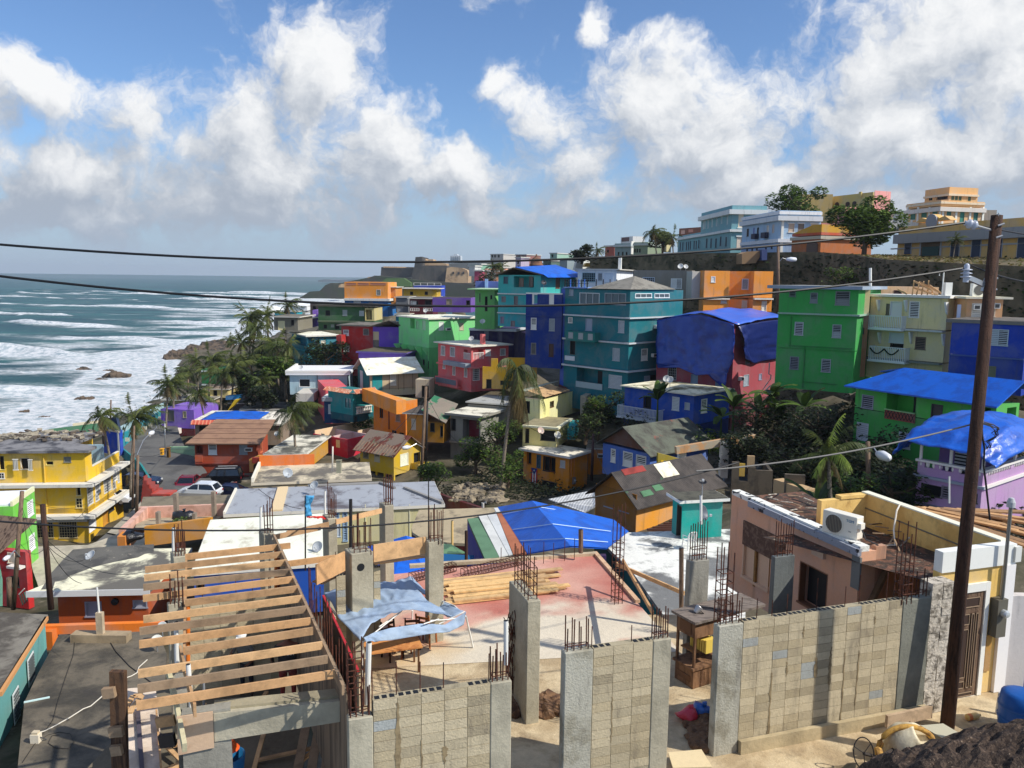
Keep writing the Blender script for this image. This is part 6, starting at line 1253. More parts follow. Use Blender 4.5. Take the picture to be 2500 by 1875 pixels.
for k in range(6):mb.beam(P(255+k*14,1520-k*10,42),P(300+k*14,1655-k*12,42),.06,.02,plain((70,110,100)if k%2 else(150,60,50)))
thing(mb,'metal_gate','leaning striped metal gate panel by the red shack','gate')
mb=MB();mb.prism([P(0,1100,43),P(35,1300,43),P(35,1659,43),P(0,1659,43)],(-.5,.5,0),paint((150,220,180)));thing(mb,'wall_corner','pale mint wall corner at the left edge below the red shack','wall')
crop('X')
h=House('teal_left_house','teal house with orange brown roof edge and grey flat roof at the left edge',380,110,35,-60,640,wl=.1,wr=.1,ctrl=False)
h.root['label']='teal house with wooden roof edge and weathered flat roof at the left edge';a=PZ(455,55,13.0);b=PZ(-60,880,13.0);dirv=(b-a);mb=MB();TL=paint((110,170,164));
mb.prism([a,b,b-Vector((0,0,4.2)),a-Vector((0,0,4.2))],(-.2,-.05,0),TL)
mb.prism([a,a-Vector((4,0,0)),a-Vector((4,0,4.2)),a-Vector((0,0,4.2))],(0,.2,0),TL);rpart(mb,'wall',h.root)
mb=MB();up=Vector((0,0,.02));mb.prism([a+up+Vector((.15,.2,0)),b+up+Vector((.15,0,0)),b+up+Vector((-9,-1,0)),a+up+Vector((-9,1,0))],(0,0,.12),roofm((130,124,112),(84,78,70),(.4,.6),.9));rpart(mb,'roof',h.root)
mb=MB();mb.beam(a+Vector((.2,0,.06)),b+Vector((.2,0,.06)),.14,.16,mk('orange_wood',rgb((206,150,96)),bump=.2));rpart(mb,'roof_edge',h.root)
dn=dirv.normalized()
for s0,s1,z0,z1,k in((.28,.42,.55,1.7,'j'),(.62,.74,.9,2.2,'g')):
 mb=MB();L=dirv.length;q=a+dirv*s0;e=a+dirv*s1;o_=Vector((.06,0,0));q2=q+o_;e2=e+o_
 mb.prism([q2-Vector((0,0,z0)),e2-Vector((0,0,z0)),e2-Vector((0,0,z1)),q2-Vector((0,0,z1))],(.03,0,0),plain((220,222,220)))
 for i in range(8):zz=z0+.1+(z1-z0-.2)*i/8;mb.beam(q2+Vector((.05,0,-zz))+dn*.08,e2+Vector((.05,0,-zz))-dn*.08,.03,.07,plain((90,96,96)))
 rpart(mb,'window',h.root)
GRF=mk('grey_flat_roof',rgb((112,103,88)),alt=rgb((70,66,58)),scale=.55,thr=(.38,.62),dirt=rgb((62,58,54)),da=.7,dthr=(.52,.7),dscale=1.3,dst=(1,1,1),bump=.4,bscale=14,fine=.25)
h=House('grey_roof_house','house under the large stained grey flat roof at lower left',640,225,25,0,700,wl=.1,wr=.1,ctrl=False)
z=12.3;pts=[PZ(x,y,z)for x,y in((640,215),(1700,180),(1800,420),(1760,1000),(1720,1900),(60,1900),(190,1560),(262,950),(540,890),(455,530))];pts=[PZ(x,y,z)for x,y in((640,215),(1700,180),(1800,420),(1760,1000),(1720,1900),(100,1900),(190,1659),(262,950),(420,620))]
mb=MB();mb.prism(pts,(0,0,-.22),GRF);rpart(mb,'roof',h.root)
mb=MB();ins=[p+Vector((0,0,-.223))+(Vector((sum(q.x for q in pts)/9,sum(q.y for q in pts)/9,p.z))-p).normalized()*.5 for p in pts];mb.prism(ins,(0,0,-3.2),paint((28,110,116)));rpart(mb,'wall',h.root)
mb=MB();e0,e1=PZ(262,950,z),PZ(540,895,z);mb.beam(e0+Vector((0,-.02,-.1)),e1+Vector((0,-.02,-.1)),.1,.26,plain((200,226,222)));rpart(mb,'canopy_edge',h.root)
crop('X');mb=MB();q=PZ(1075,300,12.3);mb.box(q.x-1.2,q.x+1.2,q.y-.1,q.y+.4,12.303,12.65,conc((170,150,120)));mb.box(q.x-.12,q.x+.16,q.y+.0,q.y+.2,12.653,13.6,conc((200,180,150)));mb.tube([(q.x,q.y+.1,13.6),(q.x-.03,q.y+.1,14.7)],.04,None,STEELW);thing(mb,'roof_stub','low concrete block with upright white pipe on the grey roof','pipe stub')
mb=MB();q=PZ(390,1380,12.3);mb.box(q.x-.14,q.x+.14,q.y-.1,q.y+.12,12.3,12.6,plain((226,214,190)));mb.box(q.x-.1,q.x+.1,q.y-.07,q.y+.09,12.603,12.68,plain((206,190,160)));mb.tube([(q.x+.1,q.y,12.5),(q.x+.3,q.y+.1,12.34)],.02,None,plain((60,60,60)));thing(mb,'concrete_block','small cream block holding cables on the grey roof','block')
def cable(label,pts,r,c,name='cable',cat='cable'):
 mb=MB();mb.tube(pts,r,None,plain(c),5);thing(mb,name,label,cat)
cable('white cable running across the grey roof',[PZ(x,y,12.33)for x,y in((320,1340),(370,1290),(480,1260),(600,1200),(760,1110),(900,1020),(980,990),(1050,930),(1120,870),(1180,810),(1250,740),(1320,700),(1420,665),(1480,630),(1500,570),(1590,490))],.022,(214,206,190))
cable('long dark cable crossing the grey roof from the white pipe',[PZ(x,y,12.32)for x,y in((815,230),(790,440),(720,640),(620,950),(570,1140),(500,1240),(360,1420),(240,1600))],.012,(50,46,42))
cable('dark cable running from the pipe stub to the formwork',[PZ(x,y,12.32)for x,y in((1130,200),(1250,400),(1400,560),(1640,740))],.018,(44,40,38))
cable('coil of dark wire at the left of the grey roof',[PZ(x,y,12.32)for x,y in((420,1360),(520,1300),(640,1270),(760,1290),(800,1370),(740,1450),(600,1440),(520,1390),(560,1310),(640,1300))],.012,(60,54,48))
dish('round white dish with orange mark near the left rafters',PZ(1700,400,12.3),.24,-60,45,.35,(214,214,206));dish('pale dish behind the orange marked dish',PZ(1760,300,12.3),.2,-60,30,.6,(190,196,196))
crop('T');zz=16.2
h=House('tarp_roof_house','low house with bright blue tarp gable roof and striped painted sheet roof',1590,1000,34.6,30,1200,wl=.1,wr=.1,ctrl=False)
e1,e2=PZ(1590,962,zz),PZ(1190,335,zz);crop('AA');r1=PZ(410,690,17.1);crop('T');r2=PZ(1655,250,17.1);crop('AA');f1=PZ(800,712,16.3);f2=PZ(1040,520,15.9);f3=PZ(880,392,15.9);f4=PZ(480,345,16.0)
mb=MB();mb.prism([e1,r1,r2,e2],(0,0,.06),TARP);mb.poly([r1+Vector((0,0,.06)),f1+Vector((0,0,.06)),f2,f3,f4,r2+Vector((0,0,.06))],TARP);mb.poly([r1,f1,f2,f3,f4,r2],TARP);rpart(mb,'tarp_roof',h.root)
mb=MB()
for seq in((e1.lerp(e2,.45),r1.lerp(r2,.42),f1.lerp(f3,.5)),(e1.lerp(e2,.22),r1.lerp(r2,.12),f1.lerp(f3,.15)),(e1.lerp(e2,.8),r1.lerp(r2,.82),f4.lerp(f3,.3))):mb.tube([p+Vector((0,0,.1))for p in seq],.018,None,plain((200,220,240)),4)
rpart(mb,'rope',h.root)
crop('T')
for q,c in(((780,490,925,478,1205,1002,1020,1042),(96,130,100)),((925,440,1035,425,1330,978,1210,1003),(206,206,200)),((1045,430,1165,400,1390,968,1338,978),(200,202,200)),((1140,345,1190,340,1250,395,1170,402),(206,206,200)),((1170,400,1240,395,1580,962,1400,968),(170,106,76))):
 mb=MB();v=[PZ(q[i],q[i+1],zz)for i in(0,2,4,6)];mb.prism(v,(0,0,.05),mk('sheet_%02x%02x%02x'%c,rgb(c),alt=sc(rgb(c),.85),scale=.8,bump=.1));rpart(mb,'painted_sheet',h.root)
mb=MB();v=[PZ(x,y,zz-.03)for x,y in((780,490),(1240,360),(1600,965),(1020,1045))];mb.prism(v,(0,0,-.1),plain((70,66,60)));a,b=v[3],v[2];mb.prism([a-Vector((0,0,.11)),b-Vector((0,0,.11)),f1-Vector((0,0,.3)),f1-Vector((0,0,3)),b-Vector((0,0,3)),a-Vector((0,0,3))],(0,.3,0),paint((62,40,90)));mb.prism([v[0]-Vector((0,0,.11)),v[3]-Vector((0,0,.11)),v[3]-Vector((0,0,3)),v[0]-Vector((0,0,3))],(.2,0,0),paint((70,60,140)));rpart(mb,'wall',h.root)
h=House('blue_canopy','blue and dark green canopy roofs between the concrete columns',470,1000,31.5,0,1100,wl=.1,wr=.1,ctrl=False,cat='canopy')
crop('W');mb=MB();mb.prism([PZ(900,790,16.2),PZ(1420,640,16.8),PZ(1660,700,16.4),PZ(1660,1080,16.0),PZ(1260,1150,16.0)],(0,0,.06),TARP);rpart(mb,'blue_tarp',h.root)
crop('T');mb=MB();mb.prism([PZ(440,830,15.9),PZ(560,835,15.9),PZ(760,950,15.7),PZ(440,960,15.9)],(0,0,.05),mk('camo_sheet',rgb((70,100,80)),alt=rgb((96,130,96)),scale=2,thr=(.5,.53)));mb.prism([PZ(440,965,15.9),PZ(870,985,15.7),PZ(870,1070,15.7),PZ(440,1120,15.9)],(0,0,.05),mk('teal_blue_sheet',rgb((20,84,130)),bump=.3));rpart(mb,'sheet',h.root)
root=empty('round_terrace',P(650,760,45),0,'rounded concrete terrace with maroon wall before the blue tarp roof','terrace');mb=MB();c=PZ(760,640,13.9);pts=[(c.x-3.1+3.2*(1-cos(k*pi/10)),c.y-2.6*sin(k*pi/10)+.4,13.9)for k in range(11)]+[(c.x+3.3,c.y+5,13.9),(c.x-3.1,c.y+4,13.9)]
mb.prism(pts,(0,0,-.15),roofm((176,160,130),(110,100,84)));rpart(mb,'floor',root);mb=MB();mb.prism([(x,y,13.748)for x,y,_ in pts],(0,0,-2.5),paint((92,34,28)));rpart(mb,'wall',root)
mb=MB();seg=[P(250,90,72),P(640,230,64),P(1180,400,56)];m=paint((96,34,30))
for a,b in zip(seg,seg[1:]):mb.prism([a,b,b-Vector((0,0,2.8)),a-Vector((0,0,2.8))],(.2,.2,0),m)
for x,y in((375,160),(990,300)):q=P(x,y,66 if x<500 else 58);mb.tube([q-Vector((0,0,.9)),q+Vector((0,0,.2)),q+Vector((.25,0,.25))],.12,None,plain((190,186,180)))
thing(mb,'garden_wall','long maroon garden wall running down past the palm trunk','wall')
mb=MB();r=random.Random(8)
crop('S')
for k in range(160):px=1105+r.random()*125;py=1178+r.random()*42;q=P(px,py,74-(py-1178)*.25);s_=.08+.22*r.random()**2;rock(mb,(q.x,q.y,q.z-.1),(s_*1.6,s_*1.3,s_*.6),k,roofm((150,136,112),(84,76,64))if k%3 else conc((100,92,80)))
tagit(mb.build('rubble'),'pale rubble heaped behind the maroon garden wall','rubble',None,'stuff')
crop('AA')
h=House('ochre_shed','ochre house with patched dark corrugated roof, white sheet patch and two grey windows',1128,190,50,50,525,xL=678,xR=1990)
h.wall(190,620,(236,160,56),L=[('w',780,130,870,260,(140,156,180)),('w',945,180,1045,310,(120,134,160))],z0=-1)
h.fb('L',682,60,1122,700,.0,.05,(150,100,34),'gable_boards')
CR2=mk('dark_corrugated',rgb((80,74,70)),alt=rgb((60,56,54)),scale=.9,thr=(.4,.65),dirt=rgb((70,104,76)),da=.7,dthr=(.68,.71),dscale=.45,dst=(1,1,1),bump=.6,bscale=6,wave=((1,1,0),3.0,.5,.5))
h.gable(190,1.5,CR2,axis='R',over=.5,gm=paint((176,116,40)))
mb=MB();z=h.z(190)-h.zb;WL,WR=h.WL,h.WR
def rs(a,b,dz=.1):
 return(-(WL/2)*b,a*WR,z+1.5*b+dz)
for(a0,a1,b0,b1,c)in((.42,.62,.45,.95,(236,226,200)),(.05,.3,.8,1.0,(150,62,56)),(.08,.2,.02,.2,(84,124,92)),(.24,.34,.1,.3,(84,124,92))):
 mb=MB();mb.prism([rs(a0,b0),rs(a1,b0),rs(a1,b1),rs(a0,b1)],(0,0,.02),roofm(c,tuple(int(v*.7)for v in c),(.55,.7),1.5));mb.build('sheet_patch',h.root)
mb=MB();M=None
mb2=MB();A=[P(175,180,60),P(668,80,62),P(670,320,56),P(600,345,56)];mb2.prism([P(175,180,60),P(668,82,61),P(680,260,56),P(560,325,56)],(0,0,.08),mk('white_corrugated',rgb((206,206,204)),alt=rgb((170,172,172)),scale=2,wave=((1,-.3,0),2.6,.5,.0),bump=.2));thing(mb2,'tin_awning','pale corrugated awning sheet between the flag house and the ochre shed','awning')
for i in range(5):
 mb=MB();a=P(1240+i*60,500-i*22,46+i*.3);mb.beam(a,a+Vector((2.2,.3,-.1)),.15,.12,plain((84,50,34)));thing(mb,'rafter_end','dark brown rafter ends sticking out beside the turquoise shed','timber','rafter ends beside the turquoise shed')
h=House('turquoise_shed','turquoise rooftop shed with white edged flat roof and dark doorway',1620,215,38,77,690,xL=1515,xR=2055,ctrl=False)
TS=(24,164,150);h.wall(200,690,TS,L=[('d',1555,235,1612,680)]);h.roof(205,mk('dark_felt',rgb((92,90,78)),alt=rgb((70,68,60)),scale=2,bump=.3),over=.25,th=.14,edge=(236,236,226))
u,zz_=h.uz('R',1720,330);
h=House('teal_roof_house','teal house under a broad grey and white stained flat roof with crooked timbers',700,600,37,60,900,wl=.1,wr=.1,ctrl=False)
z=15.55;pts=[PZ(x,y,z)for x,y in((650,540),(1100,528),(2200,490),(2300,800),(2300,1700),(1700,1640),(1400,1405),(1060,930))]
mb=MB();mb.prism(pts,(0,0,-.16),mk('snowy_stained_roof',rgb((236,232,222)),alt=rgb((120,120,118)),scale=.35,thr=(.46,.56),dirt=rgb((90,88,84)),da=.6,dthr=(.5,.7),dscale=1.4,bump=.35,fine=.2));rpart(mb,'roof',h.root)
mb=MB();mb.prism([pts[0]-Vector((-.1,0,.163)),pts[7]-Vector((-.1,0,.163)),pts[6]-Vector((-.1,0,.163)),pts[5]-Vector((0,-.2,.163)),pts[5]+Vector((0,2,-.163)),pts[0]+Vector((5,0,-.163))],(0,0,-3.0),paint((20,110,112)));rpart(mb,'wall',h.root)
def whitechair(p,rz,label,s=1):
 root=empty('plastic_chair',p,rz,label,'chair');m=plain((232,230,224),.35);root.scale=(s,s,s)
 mb=MB();mb.box(-.22,.22,-.22,.2,.4,.43,m);mb.build('seat',root);mb=MB()
 for k in range(6):x=-.18+.072*k;mb.beam((x,.2,.43),(x*1.05,.3,.85),.035,.02,m)
 mb.tube([(-.21,.2,.43),(-.23,.28,.75),(-.14,.31,.88),(.14,.31,.88),(.23,.28,.75),(.21,.2,.43)],.022,None,m);mb.build('backrest',root)
 for x in(-.2,.2):
  for y in(-.2,.2):mb=MB();mb.beam((x,y,.4),(x*1.2,y*1.25,0),.05,.04,m);mb.build('leg',root)
  mb=MB();mb.tube([(x*1.1,-.2,.4),(x*1.2,-.18,.64),(x*1.2,.25,.66)],.02,None,m);mb.build('armrest',root)
whitechair(PZ(1690,705,15.56),radians(200),'white plastic armchair on the stained roof in front of the turquoise shed')
crop('U');
WV=Vector((.9496,.3134,0));NV_=Vector((-.3134,.9496,0));TB=71.73
ZF=17.45
CO1=conc((176,168,146),.55);CO2=conc((150,146,134),.6);CO3=mk('fresh_concrete',rgb((176,172,156)),alt=rgb((146,140,122)),scale=1.2,dirt=rgb((110,106,98)),da=.5,dscale=4,dthr=(.55,.7),bump=.5,bscale=22,fine=.2)
BLK=mk('block_wall',(1,1,1,1),attr='Col',alt=None,dirt=(.16,.13,.095,1),da=.55,dthr=(.5,.74),dscale=3,dst=(1,1,.25),bump=.5,bscale=26,fine=.2);MORT=mk('mortar',rgb((158,144,116)),alt=rgb((120,110,90)),scale=3,bump=.5)
STAIN=mk('grout_run',rgb((146,128,96)),alt=rgb((120,104,78)),scale=5,bump=.2)
def rods(mb,base,spots,h0,h1,r=.014,m=RUST,seed=1,stir=0,rise=.0):
 q=random.Random(seed)
 for(u,v)in spots:
  p=base+WV*u+NV_*v;hh=h0+(h1-h0)*q.random();mb.tube([p-Vector((0,0,.1)),p+Vector(((q.random()-.5)*.03,(q.random()-.5)*.03,hh))],r,None,m,5)
 us=[s[0]for s in spots];vs=[s[1]for s in spots]
 for k in range(stir):
  z=.12+rise+k*.22;c=[base+WV*a+NV_*b+Vector((0,0,z+(q.random()-.5)*.05))for a,b in((min(us),min(vs)),(max(us),min(vs)),(max(us),max(vs)),(min(us),max(vs)))]
  for i in range(4):mb.tube([c[i],c[(i+1)%4]],r*.8,None,m,4)
def col(label,k,cx,cy,xL,xR,zt=20.5,zb=17.2,m=None,spots=None,h=(.5,.9),stir=1,name='concrete_column',seed=1,rise=0):
 crop(k);r=ray(cx,cy);d=(zt-CAMZ)/r.z*r.y
 t_=60 if cx/CR[k][2]+CR[k][0]<1100 else TB;H_=House(name,label,cx,cy,d,t_,0,xL=xL,xR=xR,cat='column',group='concrete columns of the building site',ctrl=False,zb=zb);H_.WL=min(H_.WL,.6)if t_==60 else H_.WL;mb=MB();mb.box(-H_.WL,0,0,H_.WR,0,zt-zb,m or CO1);o=mb.build('column',H_.root)
 bv=o.modifiers.new('b','BEVEL');bv.width=.015;bv.segments=1
 if spots is not False:
  mb=MB();b=Vector((H_.C.x,H_.C.y,zt));W,D=H_.WR,H_.WL;sp=spots or[(a*W,c*D)for a in(.15,.4,.65,.88)for c in(.2,.8)]
  rods(mb,b,sp,h[0],h[1],seed=seed,stir=stir,rise=rise);rpart(mb,'rebar',H_.root)
 return H_
cA=col('concrete column at the left back of the rafters with a white pipe in its top','V',355,790,285,500,seed=2,h=(.6,.9));crop('V')
cB=col('short concrete column with orange rimmed top near the left rafter ends','V',292,1352,280,490,seed=3,h=(.4,.85))
cC=col('concrete column standing through the rafters with long shadow side','V',1430,512,1350,1560,seed=4,h=(.7,1.0))
cD=col('concrete column with ragged red cloth on its top','W',492,428,410,600,seed=5,h=(.6,1.1))
cE=col('tall farthest concrete column with orange rust stain','W',1168,272,1100,1275,seed=6,h=(.8,1.05))
cF=col('broad concrete pier with a round hole in its face','W',770,850,690,1030,seed=7,h=(.6,1.2));mb=MB();mb.lathe([(.001,0),(.11,0),(.1,-.03)],DARK,12,(.006,cF.WR*.42,cF.uz('R',880,1000)[1]),(1,0,0));mb.build('pipe_hole',cF.root)
cG=col('concrete column rising behind the pale blue canopy','W',1690,705,1645,1872,seed=8,h=(.8,1.1))
cH=col('long narrow concrete pier with a dense rebar cage on top','T',1592,1602,1340,1772,seed=9,h=(.7,1.2),spots=[(a,b)for a in(.05,.27)for b in(.1,.35,.6,.85,1.1)],stir=4,m=CO1)
cI=col('concrete column before the stained white roof','AA',1700,848,1655,1912,seed=10,h=(.9,1.15),stir=2,m=CO2)
cJ=col('grey concrete column against the peach wall','AB',628,800,585,846,zt=20.3,seed=11,h=(.9,1.1),stir=3,m=conc((110,114,112)))
def pipe(label,k,x,y0,y1,d,r,m=None,x2=None,name='pvc_pipe',group='white pvc pipes of the building site',cat='pipe'):
 crop(k);p=P(x,y1,d);q=P(x2 or x,y0,d);mb=MB();mb.tube([p,q],r,None,m or STEELW,10);mb.tube([q,q+Vector((0,0,.002))],r*.99,r*.8,DARK,10);thing(mb,name,label,cat,group)
pipe('white pvc pipe in the top of the back left column','V',360,430,790,21.8,.045);pipe('thin pvc pipe beside the back left column pipe','V',410,610,780,21.9,.025,ALU)
pipe('white pvc pipe on the column among the rafters','V',1398,185,500,24,.035);pipe('white pvc pipe before the cream flat house on the cloth column','W',455,90,400,25.6,.035);
pipe('white pvc pipe at the left rafter ends','X',1912,80,520,17.2,.05,x2=1900);pipe('grey pipe beside the left rafter end pipe','X',1992,50,510,17.3,.03,ALU)
pipe('nearest white pvc pipe standing on the plywood corner','X',2068,540,1030,14.4,.045,x2=2032);pipe('thin grey pipe beside the nearest pvc pipe','Y',432,700,1000,14.6,.025,ALU)
pipe('thick white pvc pipe rising from the left wall pillar','Z',494,800,1440,14.95,.055,x2=514);pipe('white pvc pipe on the right end of the left block wall','Z',1936,575,1030,15.7,.05)
OP=plain((226,120,40),.4);pipe('orange conduit tube at the left of the pit','X',2030,-120,500,17.6,.05,OP);pipe('orange conduit beside the rafter column','V',1580,700,1659,22.5,.05,OP);pipe('red brown conduit beside the orange one','V',1612,690,1659,22.4,.03,plain((130,50,30)))
pipe('second orange red conduit under the rafters','V',1700,930,1320,22,.045,plain((206,80,40)))
def cmu(name,label,k,cx,cy,xR,zt,parts,zb=17.2,th=.2,holes=True,seed=1,off=0,cap=None):
 crop(k);r=ray(cx,cy);d=(zt-CAMZ)/r.z*r.y;h=House(name,label,cx,cy,d,TB,0,wl=th,xR=xR,cat='wall',ctrl=False,zb=zb);rr=random.Random(seed)
 for nm,x0,x1,m,dz in parts:
  u0=max(0,h.uz('R',x0,cy)[0]);u1=min(h.WR,h.uz('R',x1,cy)[0]);H1=zt-zb+dz
  if nm=='pillar':
   mb=MB();mb.box(-th-.01,.015,u0+.003,u1-.003,0,H1,m);o=mb.build('pillar',h.root);b=o.modifiers.new('b','BEVEL');b.width=.02
   mb=MB();W=u1-u0;rods(mb,Vector((h.C.x,h.C.y,zb+H1)),[(u0+W*a,c)for a in(.12,.35,.6,.85)for c in(.05,.15)],.45,.75,seed=seed+5,stir=1);rpart(mb,'rebar',h.root)
  else:
   mb=MB();mb.box(-th,-.004,u0,u1,0,H1-.004,MORT);mb.build('mortar_core',h.root)
   mb=MB();cols=[];nu=max(1,round((u1-u0)/.4));bu=(u1-u0)/nu;nz=int(H1/.2)
   for j in range(nz):
    z1=H1-j*.2;z0=z1-.2
    for i in range(nu):
     a=u0+i*bu;q=rr.random();base=(192,177,146)if q<.6 else(182,166,134)if q<.86 else(168,154,126)if q<.96 else(166,168,162)
     if j>=nz-2:base=(170,160,134)
     kk=.86+.24*rr.random();c=tuple(lin(v)*kk for v in base)+(1,);g=.004+rr.random()*.003;x=.002+rr.random()*.006
     n0=len(mb.f);mb.box(-.004,x,a+g,a+bu-g,z0+g,z1-g,BLK);cols+=[c]*(len(mb.f)-n0)
   mb.build('blocks',h.root,colors=cols)
   mb=MB();cols2=[];mb.box(-th+.01,-.01,u0,u1,H1-.003,H1+.0,conc((170,158,130)))
   for i in range(nu):
    a=u0+i*bu
    if rr.random()<.12:continue
    for q in range(3):mb.box(-th+.045,-.04,a+.04+q*bu*.31,a+.04+q*bu*.31+bu*.2,H1+.0005,H1+.006,DARK)
   mb.build('block_tops',h.root)
   mb=MB()
   for i in range(1,nu,1):
    if rr.random()<.45:continue
    zt_=H1-.2*rr.randint(0,6)-.1;zb_=max(.3,zt_-.2-rr.random()*2.0);n=14;wk=.02;a=u0+i*bu;pts=[]
    L_=[];R_=[]
    for q in range(n+1):
     z=zt_+(zb_-zt_)*q/n;wk=min(.06,max(.012,wk+(rr.random()-.5)*.03));w=wk*(.7 if q in(0,n)else 1);o_=(rr.random()-.5)*.03;L_.append((.0125,a-w+o_,z));R_.append((.0125,a+w+o_,z))
    for q in range(n):mb.poly([L_[q],R_[q],R_[q+1],L_[q+1]],STAIN)
   if mb.f:mb.build('grout_stains',h.root)
   mb=MB();b=Vector((h.C.x,h.C.y,zb+H1))
   for i in range(nu+1):
    if rr.random()<.75:p=b+WV*(u0+i*bu)+NV_*.1;mb.tube([p-Vector((0,0,.1)),p+Vector((0,0,.35+.45*rr.random()))],.011,None,RUST,5)
   rpart(mb,'rebar',h.root)
 return h
h1=cmu('block_wall','left block wall with white pipe at its low grey end pillar','Z',290,1450,1995,20.45,[('pillar',290,556,CO1,-.28),('blocks',556,1772,None,0),('pillar',1772,1995,CO1,0)],seed=3)
h2=cmu('block_wall','middle block wall panel between two grey concrete pillars','AD',535,478,1620,20.5,[('pillar',535,830,CO3,0),('blocks',830,1432,None,0),('pillar',1432,1620,CO1,0)],seed=9)
h3=cmu('block_wall','long right block wall crossed by a dark pole shadow','AE',205,340,2170,20.5,[('pillar',205,440,CO3,0),('blocks',440,1905,None,.02),('pillar',1905,2170,conc((132,132,120)),0)],seed=14)
mb=MB();mb.box(.03,.14,h3.uz('R',440,340)[0],h3.WR,0,.55,conc((190,172,136)));mb.build('footing',h3.root)
crop('Y');root=empty('concrete_beam',PZ(520,1050,20.2),0,'big stained concrete beam with plywood end over the lower opening','beam')
a=P(537,1075,14.25);b=P(1978,930,14.85);dr=(b-a);mb=MB();mb.prism([a,b,b-Vector((0,0,.42)),a-Vector((0,0,.56))],NV_*.12,CO1);mb.prism([a+NV_*.122+Vector((0,0,.05)),b+NV_*.122+Vector((0,0,.05)),b+NV_*.122+Vector((0,0,-.4)),a+NV_*.122+Vector((0,0,-.5))],NV_*.3,conc((160,150,124)));rpart(mb,'beam',root)
mb=MB();a=a+Vector((0,0,.06));c=a-WV*.64;PLY=mk('plywood',rgb((198,168,138)),alt=rgb((168,134,106)),scale=2,st=(1,1,.4),dirt=rgb((110,80,60)),da=.5,dscale=3,bump=.15);mb.prism([c-NV_*.03,a-NV_*.03-WV*.01,a-NV_*.03-WV*.01-Vector((0,0,.72)),c-NV_*.03-Vector((0,0,.76))],NV_*.03,PLY);rpart(mb,'plywood',root)
mb=MB();mb.prism([c+NV_*.02+WV*.08,a+NV_*.02+WV*.3,a+NV_*.02+WV*.3-Vector((0,0,3.2)),c+NV_*.02+WV*.08-Vector((0,0,3.2))],NV_*.25,CO2);rpart(mb,'support_column',root)
RW=[wood((206,160,112)),wood((186,148,108)),wood((214,172,124)),wood((160,134,106))]
RF=[((452,1360),(709,1332)),((354,1391),(692,1353)),((352,1411),(701,1373)),((350,1434),(708,1396)),((349,1461),(719,1414)),((452,1472),(729,1437)),((350,1512),(737,1461)),((341,1541),(748,1487)),((340,1573),(758,1516)),((452,1589),(764,1540)),((337,1645),(787,1575)),((336,1682),(800,1609)),((333,1723),(817,1645))]
crop('S');names=['farthest','second farthest','third from the back','fourth from the back','fifth from the back','sixth from the back','middle','sixth from the front','fifth from the front','shortened fourth from the front','third from the front','second nearest','nearest']
for i,((x0,y0),(x1,y1))in enumerate(RF):
 a,b=PZ(x0,y0,20.62),PZ(x1,y1,20.62);mb=MB();mb.beam(a,b,.05,.16,RW[i%4]);o=thing(mb,'rafter',names[i]+' of the thin wooden rafters over the open pit','rafter','wooden rafters over the open pit',loc=tuple(a))
ba,bb=PZ(669,1312,20.62),PZ(838,1685,20.5);mb=MB();mb.beam(ba,bb,.05,.2,RW[3]);thing(mb,'edge_board','long board running under the right rafter ends','board')
ca,cb=PZ(457,1360,20.5),PZ(462,1800,20.5);mb=MB();mb.beam(PZ(455,1365,20.5),PZ(450,1590,20.4),.05,.18,RW[1]);mb.beam(PZ(440,1590,20.4),PZ(476,1735,20.4),.05,.25,RW[1]);thing(mb,'edge_board','board running under the left rafter ends','board')
for i,(k,p0,p1,z,w,hh,l)in enumerate((('W',(350,1090),(690,925),20.3,.04,.55,'tan form board from the broad pier towards the rebar'),('W',(365,1185),(755,1000),19.75,.35,.04,'flat form board below the tan form board'),('W',(1035,835),(1660,735),20.35,.04,.5,'wide form board between the broad pier and the canopy column'),('W',(1035,945),(1675,855),19.95,.3,.04,'flat form board under the wide form board'),('W',(0,600),(500,490),20.4,.05,.16,'long board end resting on the cloth column'),('W',(585,460),(1130,325),20.45,.05,.16,'long grey board up to the farthest column'),('W',(10,960),(690,870),20.3,.05,.16,'low board behind the rafter corner'),('V',(1560,545),(2110,430),20.45,.05,.15,'board from the rafter column to the cloth column'),('AA',(900,870),(1640,1190),20.3,.06,.13,'brown brace board sloping down to the old post'),('AA',(975,830),(1300,1400),20.2,.06,.12,'brown brace board crossing the sloping one'))):
 crop(k);a,b=PZ(*p0,z),PZ(*p1,z)
 if i>=8:b=P(p1[0],p1[1],(24.5,21.5)[i-8]);a=P(p0[0],p0[1],26.5)
 mb=MB();mb.beam(a,b,w,hh,RW[i%3]);thing(mb,'form_board'if i<8 else 'brace_board',l,'board')
crop('Z');A_,B_=PZ(30,330,20.2),PZ(388,1112,20.2);mb=MB();mb.prism([A_,B_,B_-Vector((0,0,2.9)),A_-Vector((0,0,2.9))],WV*.04,mk('form_panel',rgb((92,84,74)),alt=rgb((60,54,50)),scale=1,bump=.2));mb.prism([A_+Vector((0,0,.003)),B_+Vector((0,0,.003)),B_+Vector((0,0,.05)),A_+Vector((0,0,.05))],WV*.05,plain((180,40,44)));thing(mb,'form_wall','dark plywood form wall with a red top edge beside the canopy','form wall')
mb=MB();rr=random.Random(5)
for k in range(26):q=A_.lerp(B_,k/25)-WV*(.25+.1*rr.random());mb.tube([q-Vector((0,0,2.7)),q+Vector((0,0,.2+.7*rr.random()))],.012,None,RUST,4)
for z in(.5,1.1,1.7,2.3):mb.tube([A_-WV*.3-Vector((0,0,z)),B_-WV*.3-Vector((0,0,z))],.012,None,RUST,4)
thing(mb,'rebar_mat','row of upright rusty rebar in front of the red edged form wall','rebar')
